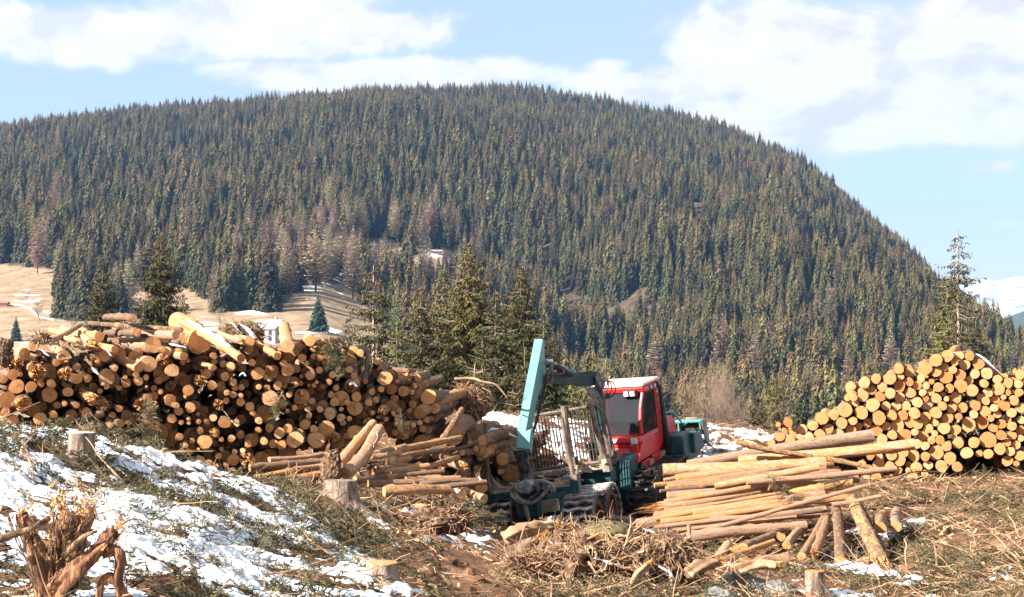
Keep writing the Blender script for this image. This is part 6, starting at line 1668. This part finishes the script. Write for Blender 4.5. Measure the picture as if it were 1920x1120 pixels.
root_mass(570, 925, 25.2, 90, 60, 'dark tangle of roots before the low poles', 14, 70)
root_mass(622, 885, 25.6, 44, 96, 'splintered dark root standing up beside the leaning slabs', 15, 30, long=.6)
root_mass(1150, 1024, 20.8, 170, 104, 'mossy mound of roots with snow on its shoulder', 16, 60, moss=True, long=.8)
root_mass(1110, 1070, 18.4, 220, 128, 'broad torn root plate in the lower middle foreground', 17, 170, long=.9, down=.1)
root_mass(1250, 1068, 18.6, 140, 136, 'upright brown root plate with hanging roots left of the rock', 18, 150, long=.9, down=.15)
root_mass(990, 1078, 18.2, 130, 92, 'low brown root tangle right of the dirt track', 19, 110, long=1.0)
root_mass(1235, 1014, 21.6, 100, 48, 'low moss patch framed by a ring of snow', 20, 20, moss=True, long=.5)
root_mass(1040, 1000, 24.5, 84, 34, 'bristly root tangle directly behind the tilted stump', 21, 90, long=1.2, hairm='dead_wood')
root_mass(830, 976, 23.0, 130, 50, 'dark root bank with snow shelves in the gully', 22, 70, long=.6)
root_mass(452, 630, 31.5, 90, 58, 'heap of roots and soil half under snow behind the pile top', 23, 90, blobm='moss', hairm='dead_wood', long=.9)
def torn_slab(pts, rad, label, seed, mat='dead_wood'):
    Q = [P(*p) for p in pts]; e = empty('torn_stump', Q[0]); tag(e, label, 'stump'); g = Geo()
    gnarl(g, Q, rad, seed, seg=22, sub=7, amp=.34); g.build('torn_wood', MAT[mat], e, True)
    g = Geo(); d_ = (Q[-1] - Q[-2]).normalized(); spikes(g, Q[-1], d_, 40, rad[-1] * 2.2, 0.012, seed, .35, rad[-1] * .6); g.build('torn_edge', MAT['splinter'], e)
torn_slab([(1062, 1100, 18.0), (1078, 1062, 18.1), (1100, 1028, 18.3), (1112, 1012, 18.4)], [.16, .15, .11, .05], 'brown torn root slab leaning up in the foreground root mass', 41, 'root')
torn_slab([(975, 1062, 19.0), (992, 1040, 19.1), (1012, 1018, 19.2)], [.12, .11, .07], 'pale torn stump piece at the left end of the root mass', 42)
torn_slab([(1290, 1078, 18.2), (1318, 1062, 18.3), (1345, 1052, 18.4)], [.08, .07, .04], 'light brown torn wood piece right of the upright root plate', 43)
torn_slab([(1180, 1118, 17.2), (1192, 1085, 17.3), (1215, 1060, 17.4)], [.06, .05, .03], 'thin orange split root rising from the root mass', 44)
torn_slab([(945, 1010, 21.5), (985, 992, 21.6), (1040, 985, 21.7)], [.08, .09, .04], 'knobbly pale root lump behind the tilted stump', 45)
torn_slab([(1375, 1075, 19.0), (1420, 1058, 19.1), (1455, 1062, 19.1)], [.07, .06, .04], 'pale twisted root lying over the lichen rock', 46, 'dead_wood')
# rocks
def rock(px, py, wpx, hpx, label, seed, D=None):
    p = hit(px, py) if D is None else P(px, py, D); k = p.y / F
    bm_ = bmesh.new(); bmesh.ops.create_icosphere(bm_, subdivisions=5, radius=1); co = np.array([v.co[:] for v in bm_.verts])
    f = 1 + 0.35 * fbm(co[:, 0] * 1.2 + seed, co[:, 1] * 1.2, co[:, 2] * 1.2, seed, 3) + 0.16 * np.abs(fbm(co[:, 0] * 4, co[:, 1] * 4, co[:, 2] * 4, seed + 2, 4, .6))
    co = co * f[:, None] * np.array([wpx * k / 2, wpx * k / 3, hpx * k / 2]); g = Geo(); g.add(co.tolist(), [[v.index for v in q.verts] for q in bm_.faces]); bm_.free()
    o = g.build('rock', MAT['rock'], None, True); o.location = p; tag(o, label, 'rock')
rock(1395, 1112, 100, 84, 'large grey lichen rock at the lower edge beside the roots', 3)
rock(1345, 1122, 70, 50, 'smaller grey rock left of the large lichen rock', 4)
rock(1455, 1118, 70, 46, 'pale rock half under bark right of the large lichen rock', 5)
rock(745, 1030, 22, 18, 'small brown stone in the snowy gully', 6)
rock(800, 1020, 20, 22, 'grey upright stone in the snowy gully', 7)
# ---- larger loose sticks, each one its own thing ----
ST = [((35,828),(62,905),4,'dead_wood','dark branch crossing the snow near the left crest'),((100,905),(60,850),3.4,'dark_stick','crooked branch over the first one near the left crest'),((262,930),(330,905),2.2,'dead_wood','thin arched twig on the snow slope'),((330,906),(400,930),2.0,'dead_wood','thin twig continuing down the snow slope'),
((120,868),(180,902),2.6,'dark_stick','dark twig below the snow capped stump'),((250,930),(230,905),2.5,'dead_wood','short pale stick mid snow slope'),((300,942),(350,955),3,'dead_wood','pale forked branch on the snow slope'),((392,965),(380,935),3,'dark_stick','upright dark stub in the brush of the snow slope'),
((523,910),(612,972),4.2,'chip','pale peeled pole leaning in the brush below the root tangle'),((612,972),(690,1010),2.5,'dead_wood','thin pole end lying down the slope'),((530,1015),(585,1095),4.2,'dark_stick','dark pole sticking out of the snow left of the sawn stump'),((415,1118),(430,1090),3,'dead_wood','pale branch tip at the lower edge'),
((740,962),(756,940),2.6,'dark_stick','curved dark branch in the snowy gully'),((826,940),(829,908),2.4,'dead_wood','thin upright stake before the low logs'),((960,1075),(1026,1035),3.2,'dead_wood','long bent root rod left of the mossy mound'),((1026,1035),(1090,1110),2.8,'dead_wood','arched root rod above the foreground plate'),
((1080,1000),(1118,966),5,'chip','short thick branch lying before the right track'),((1145,1120),(1148,1075),3,'dead_wood','thin upright root in the foreground plate'),((1255,1110),(1275,1055),4.5,'chip','pale split stake among the roots'),((1310,1070),(1445,1050),2.8,'dead_wood','pale thin branch over the lichen rock'),
((1620,1072),(1660,1118),3,'dead_wood','tan branch crossing the snow strip'),((1700,1070),(1695,1040),2.4,'dead_wood','bent twig beside the snowy log foot'),((1755,1070),(1750,1045),3,'dead_wood','curved branch on the right brush field'),((1740,995),(1778,1005),3.6,'chip','short pale split piece on the right brush field'),
((1765,1008),(1780,1000),6,'chip','stubby cut piece on the right brush field'),((1885,1040),(1920,1010),2.6,'dead_wood','pale branch at the far right middle'),((1880,1035),(1920,1085),2.8,'dead_wood','long pale branch at the far right edge'),((1820,1010),(1920,1012),2.6,'dead_wood','straight pale rod lying toward the right edge'),
((1660,918),(1780,900),2.6,'dark_stick','thin bent branch at the foot of the neat stack'),((1790,930),(1880,915),2,'dead_wood','thin rod before the neat stack'),((1860,935),(1920,955),2.4,'dead_wood','pale forked rod right of the stack shadow'),((110,962),(97,950),3,'dead_wood','short pale stick low on the snow bank'),
((65,935),(95,932),3.2,'dead_wood','short brown branch piece high on the snow bank'),((112,925),(155,923),2.8,'dark_stick','brown stick lying level on the snow bank'),((45,1120),(75,1085),4,'dead_wood','branch leaning at the root snag foot'),((5,1060),(48,1030),2,'dark_stick','thin twig left of the root snag'),
((1400,826),(1460,852),4.5,'chip','peeled branch at the top left of the loose heap'),((1345,812),(1385,830),3,'dead_wood','branch on the snowy mound behind the logs'),((1330,790),(1372,812),2.6,'dead_wood','thin rod high on the snowy mound'),((700,842),(712,812),2.4,'dead_wood','thin forked twig above the leaning slabs')]
MAT['chip_obj'] = MAT['chip']
for i, (a, b, w, m, lab) in enumerate(ST):
    A_, B_ = hit(*a), hit(*b)
    if 'heap' in lab or 'slabs' in lab:
        Dq = 28.8 if 'heap' in lab else 26.5; A_, B_ = P(*a, Dq), P(*b, Dq + .4)
    if 'upright' in lab or 'leaning' in lab or 'sticking' in lab: B_ = P(*b, A_.y + 0.25)
    rr = w * A_.y / F * 0.75; r = random.Random(i); A_ = A_ + Vector((0, 0, rr)); B_ = B_ + Vector((0, 0, rr * 1.5))
    if (B_ - A_).length > 3.5: B_ = A_ + (B_ - A_).normalized() * 3.5
    L_ = (B_ - A_).length; pts = []
    for k in range(7):
        t = k / 6; q = A_.lerp(B_, t) + Vector((r.gauss(0, .02), r.gauss(0, .02), abs(math.sin(t * 3.14)) * L_ * r.uniform(.01, .05) + (0.10 * L_ * math.sin(t * 3.14) if 'arch' in lab or 'bent' in lab or 'curv' in lab else 0)))
        pts.append(q)
    g = Geo(); gnarl(g, pts, [rr * (1 - .07 * k) for k in range(7)], i, seg=9, sub=3, amp=.12)
    for k in range(r.randint(1, 3)):
        q = pts[r.randint(1, 5)]; g.tube([q, q + Vector((r.gauss(0, .1), r.gauss(0, .1), r.uniform(.03, .14)))], [rr * .4, rr * .15], 5)
    o = g.build('branch', MAT[m], None, True); tag(o, lab, 'branch')
# ---- fresh branches lying on and before the piles ----
def green_branch(px, py, D, L, ang, label, seed, mat='needles', dense=1.0):
    c = P(px, py, D); e = empty('spruce_branch', c); tag(e, label, 'branch'); r = np.random.default_rng(seed)
    A = []
    k = int(46 * dense); d0 = Vector((math.cos(ang), -.1, math.sin(ang)))
    pos, Rm, sc = [], [], []
    for i in range(k):
        t = r.uniform(0, 1); p = np.array(d0) * L * t + r.normal(0, 0.05, 3) * (1 - .5 * t); p[1] -= 0.05
        pos.append(p); sc.append(L * r.uniform(.25, .5) * (1.15 - .6 * t))
    K = len(pos); yaw = r.uniform(0, 6.28, K); pit = r.normal(-0.5, .6, K)
    M4 = mats4(np.array(pos), rotmats(K, yaw, pit), np.array(sc))
    V, L_, S, mi = scatter_merge(SPR, r.integers(0, 7, K), M4)
    link('needles', mesh_np('needles', V, L_, S, mi), e, [MAT['needles'], MAT['dark_stick']])
    g = Geo(); g.tube([(0, 0, 0), tuple(d0 * L * .5 + Vector((0, -.03, .02))), tuple(d0 * L)], [.02, .014, .006], 6); g.build('stem', MAT['dark_stick'], e, True, world=False)
green_branch(300, 850, 24.6, 0.9, 1.75, 'pale green spruce branch standing before the left pile', 1, dense=1.3)
green_branch(310, 845, 24.7, 0.7, -1.4, 'drooping green branch below the standing pale one', 2, dense=1.5)
green_branch(620, 640, 27.6, 0.6, -1.2, 'bushy green branch hanging over the pile top below the spruce', 3, dense=1.8)
green_branch(636, 645, 27.8, 0.5, -2.0, 'second green branch tucked at the pile top', 4, dense=1.2)
green_branch(530, 735, 26.6, 0.5, -1.9, 'dark green sprig hanging among the log ends', 5)
green_branch(750, 770, 28.4, 0.42, -1.4, 'small green sprig hanging near the pile right end', 6)
green_branch(210, 820, 24.9, 0.6, 0.3, 'green sprig lying before the large orange log end', 7, dense=.7)
green_branch(240, 850, 20.0, 0.7, 2.3, 'leafy branch on the snow right of the stump', 8, dense=1.5)
green_branch(1480, 928, 25.6, 0.5, 2.4, 'green sprig lying on the loose heap', 9, dense=.8)
green_branch(1545, 908, 26.0, 0.4, 0.3, 'small green sprig near the heap right end', 10, dense=.8)
green_branch(690, 870, 26.4, 0.5, 0.2, 'mossy green sprig on the dark log', 11, dense=.8)
green_branch(610, 945, 24.2, 0.8, 2.6, 'dense green brush clump left of the old stump', 12, dense=1.8)
green_branch(850, 968, 25.5, 0.8, 0.05, 'green branch spread on the snow left of the machine', 13, dense=1.2)
green_branch(830, 948, 25.8, 0.7, 0.05, 'green branch lying below the lowest thick log', 14, dense=1.8)
green_branch(1350, 850, 40.5, 1.0, 2.5, 'green branch on the snowy mound', 15, dense=1.2)
# snow lying on logs and heaps
def snow_cap(pix, D, wpx, label, seed):
    e = Geo(); r = random.Random(seed); pts = [P(x, y, D(x) if callable(D) else D) for x, y in pix]; k = pts[0].y / F
    n = len(pts); gnarl(e, pts, [wpx * k * (0.35 if i in (0, n - 1) else r.uniform(.8, 1.1)) for i in range(n)], seed, seg=14, sub=5, amp=.10)
    Q_ = [P(x, y, D(x) if callable(D) else D).z for x, y in pix]; zs = np.array([v[2] for v in e.V]); px_ = np.array([ppx(v[0], v[1]) for v in e.V]); zc_ = np.interp(px_, [p_[0] for p_ in sorted(pix)], [Q_[pix.index(p_)] for p_ in sorted(pix)])
    e.V = [(v[0] + .03 * float(vnoise(v[0]*9, v[1]*9, v[2]*9, 5)), v[1], c_ + (z_ - c_) * (0.55 + .3 * float(vnoise(v[0]*7, v[1]*7, None, 6)))) for v, z_, c_ in zip(e.V, zs, zc_)]
    o = e.build('snow_patch', MAT['snow'], None, True); tag(o, label, 'snow', 'snow lying on logs', None); return o
snow_cap([(1788, 661), (1800, 662), (1812, 664)], 35.4, 2.6, 'thin snow between two log tops of the neat stack', 1)
snow_cap([(1826, 663), (1838, 668), (1850, 678), (1864, 692), (1880, 705), (1900, 712)], 35.6, 3.4, 'snow ridge running down the neat stack shoulder', 2)
snow_cap([(352, 601), (370, 611), (390, 623), (412, 637), (432, 650)], lambda x: 26.15 + (452 - x) * .0212, 8, 'snow along the slanting log right of the largest end', 3)
snow_cap([(192, 650), (202, 658), (212, 668)], 25.9, 5, 'snow lump between logs on the left pile top', 4)
snow_cap([(76, 655), (84, 662), (92, 668)], 25.6, 4.5, 'snow lump left of the thick tilted log', 5)
snow_cap([(318, 645), (335, 649), (348, 652)], 26.3, 4, 'snow strip left of the largest log end', 6)
snow_cap([(173, 690), (181, 697), (186, 703)], 25.6, 4, 'snow lump beneath the tangled thin logs', 7)
snow_cap([(25, 642), (50, 644), (75, 642)], 27.5, 3.5, 'snow strip behind the far left logs', 8)
snow_cap([(448, 706), (455, 700), (462, 706)], 26.2, 4.5, 'snow lump among broken logs mid pile', 9)
snow_cap([(655, 722), (663, 718), (668, 726)], 28.0, 5, 'snow plastered on a tilted log end', 10)
snow_cap([(900, 818), (925, 806), (950, 812), (968, 820)], lambda x: 35.0, 5, 'snow blanket on the logs left of the grapple', 11)
snow_cap([(1602, 958), (1622, 985), (1640, 1012), (1658, 1040), (1668, 1060)], lambda x: 25.2 - (x - 1602) * .042, 5, 'snow strip lying along the thick dark log', 12)
snow_cap([(448, 606), (460, 614), (472, 626), (480, 636)], 30.6, 5, 'snow on the root heap before the white house', 13)
snow_cap([(430, 604), (442, 612), (450, 622)], 30.7, 3.5, 'narrow snow streak left on the root heap', 14)
snow_cap([(1172, 990), (1195, 992), (1222, 998), (1240, 1010)], 21.2, 6, 'snow rim on the low moss patch', 15)
snow_cap([(1246, 1012), (1262, 1026), (1276, 1044)], 20.6, 6, 'snow rim bending down right of the moss patch', 16)
snow_cap([(1112, 1046), (1140, 1054), (1170, 1066)], 18.0, 6, 'snow streak across the foreground root plate', 17)
snow_cap([(1020, 1008), (1042, 1024), (1062, 1042)], 19.8, 6, 'snow streak beside the tilted brown stump', 18)
snow_cap([(1236, 1062), (1252, 1072), (1262, 1090)], 17.6, 6, 'snow lump between the upright root plate and its neighbour', 19)
# ================= sky, sun, air, camera =================
w = bpy.data.worlds.new('World'); SC.world = w; w.use_nodes = True; nt = w.node_tree
bg = nt.nodes['Background']
sky = nt.nodes.new('ShaderNodeTexSky'); sky.sky_type = 'NISHITA'; sky.sun_disc = False
sky.sun_elevation = math.asin(SUN.z); sky.sun_rotation = math.atan2(SUN.x, SUN.y); sky.altitude = 1200; sky.air_density = 1.0; sky.dust_density = 1.2; sky.ozone_density = 1.0
SKY_K = 0.070
tc = nt.nodes.new('ShaderNodeTexCoord'); sx = nt.nodes.new('ShaderNodeSeparateXYZ'); nt.links.new(tc.outputs['Generated'], sx.inputs[0])
az = math_n(nt, 'ARCTAN2', sx.outputs[0], sx.outputs[1]); el = math_n(nt, 'ARCSINE', sx.outputs[2])
cb = nt.nodes.new('ShaderNodeCombineXYZ'); nt.links.new(az, cb.inputs[0]); nt.links.new(math_n(nt, 'MULTIPLY', el, 1.6), cb.inputs[1])
n1 = noise(nt, cb.outputs[0], 11, 9, 0.58, 0.25); n2 = noise(nt, cb.outputs[0], 34, 7, 0.6)
def pa(px): return (px - 960) / F
def pe(py): return (620 - py) / F
blobs = [(150, 90, 330, 62, 1.0), (520, 62, 300, 66, 1.0), (760, 60, 130, 46, .8), (560, 150, 220, 30, .95), (800, 140, 260, 34, .9), (40, 125, 200, 24, .7), (1230, 165, 170, 42, 1.0), (1150, 130, 60, 26, .8), (1350, 110, 110, 60, 1.0), (1560, 110, 280, 120, 1.15), (1800, 80, 230, 90, 1.1), (1700, 220, 400, 72, 1.1), (1880, 240, 200, 40, 1.0), (1500, 262, 160, 34, .8), (1840, 328, 66, 18, .62), (1900, 345, 60, 8, .4), (1700, 438, 40, 9, .5), (1870, 430, 60, 9, .45), (2100, 300, 200, 60, .9), (-250, 120, 260, 70, .9), (1000, 150, 120, 20, .5)]
tot = None
for (cx, cy, rx, ry, a_) in blobs:
    ux = math_n(nt, 'MULTIPLY', math_n(nt, 'SUBTRACT', az, pa(cx)), F / rx); uy = math_n(nt, 'MULTIPLY', math_n(nt, 'SUBTRACT', el, pe(cy)), F / ry)
    d2 = math_n(nt, 'ADD', math_n(nt, 'MULTIPLY', ux, ux), math_n(nt, 'MULTIPLY', uy, uy))
    v = math_n(nt, 'MULTIPLY', math_n(nt, 'EXPONENT', math_n(nt, 'MULTIPLY', d2, -0.8)), a_)
    tot = v if tot is None else math_n(nt, 'MAXIMUM', tot, v)
# ordinary scattered cloud away from the mapped stretch of sky
far = math_n(nt, 'MULTIPLY', math_n(nt, 'GREATER_THAN', math_n(nt, 'ABSOLUTE', az), 0.5), 0.45)
tot = math_n(nt, 'MAXIMUM', tot, far)
dens = math_n(nt, 'ADD', tot, math_n(nt, 'ADD', math_n(nt, 'MULTIPLY', math_n(nt, 'SUBTRACT', n1, 0.5), 1.5), math_n(nt, 'MULTIPLY', math_n(nt, 'SUBTRACT', n2, 0.5), 0.35)))
mask = ramp(nt, dens, [(0.39, (0, 0, 0)), (0.50, (0.42, 0.42, 0.42)), (0.64, (1, 1, 1))])
mp = nt.nodes.new('ShaderNodeMapping'); mp.inputs['Location'].default_value = (0.012, -0.02, 0); nt.links.new(cb.outputs[0], mp.inputs[0])
n1b = noise(nt, mp.outputs[0], 11, 9, 0.58, 0.25)
shade = math_n(nt, 'ADD', 0.5, math_n(nt, 'MULTIPLY', math_n(nt, 'SUBTRACT', n1b, n1), 2.8))
CL = 0.325
ccol = ramp(nt, math_n(nt, 'ADD', shade, math_n(nt, 'MULTIPLY', math_n(nt, 'SUBTRACT', dens, 0.9), -0.18)), [(0.28, (1.02 * CL, 1.01 * CL, 1.0 * CL)), (0.52, (0.97 * CL, 0.965 * CL, 0.975 * CL)), (0.80, (0.80 * CL, 0.80 * CL, 0.845 * CL))])
sk = nt.nodes.new('ShaderNodeMix'); sk.data_type = 'RGBA'; sk.blend_type = 'MULTIPLY'; sk.inputs[0].default_value = 1.0
nt.links.new(sky.outputs[0], sk.inputs[6]); sk.inputs[7].default_value = (SKY_K * 1.05, SKY_K * 0.94, SKY_K * 0.92, 1)
skc = mixc(nt, 0.62, sk.outputs[2], (0.182, 0.220, 0.250))
c = mixc(nt, mask, skc, ccol)
nt.links.new(c, bg.inputs['Color']); bg.inputs['Strength'].default_value = 1.0

sd = bpy.data.lights.new('sun', 'SUN'); sd.energy = 5.0; sd.angle = math.radians(0.53); sd.color = (1.0, 0.955, 0.88)
so = bpy.data.objects.new('sun', sd); COL.objects.link(so); so.rotation_euler = (-SUN).to_track_quat('-Z', 'Y').to_euler(); so.location = (0, 0, 50)

HAZE = 0.00007
g = Geo(); g.box((0, 3550, 130), (12400, 7900, 900))
m = bpy.data.materials.new('haze_air'); m.use_nodes = True; nt = m.node_tree; nt.nodes.remove(nt.nodes['Principled BSDF'])
v = nt.nodes.new('ShaderNodeVolumePrincipled'); v.inputs['Density'].default_value = HAZE; v.inputs['Color'].default_value = (0.26, 0.54, 1.0, 1); v.inputs['Anisotropy'].default_value = 0.3
nt.links.new(v.outputs[0], nt.nodes['Material Output'].inputs['Volume'])
if USE_HAZE: tag(g.build('haze', m), 'thin bluish mountain air', kind='stuff')

cd = bpy.data.cameras.new('camera'); cam = bpy.data.objects.new('camera', cd); COL.objects.link(cam); SC.camera = cam
cd.sensor_width = 36; cd.lens = 36 * F / 1920.0; cd.clip_start = 0.1; cd.clip_end = 30000
cam.location = (0, 0, CAMZ); cam.rotation_euler = (math.pi / 2 + PITCH, 0, 0)
SC.view_settings.view_transform = 'Standard'; SC.view_settings.look = 'None'; SC.view_settings.exposure = EXPO; SC.view_settings.gamma = 1
SC.cycles.max_bounces = 5; SC.cycles.diffuse_bounces = 3; SC.cycles.glossy_bounces = 2; SC.cycles.transparent_max_bounces = 12; SC.cycles.volume_bounces = 0
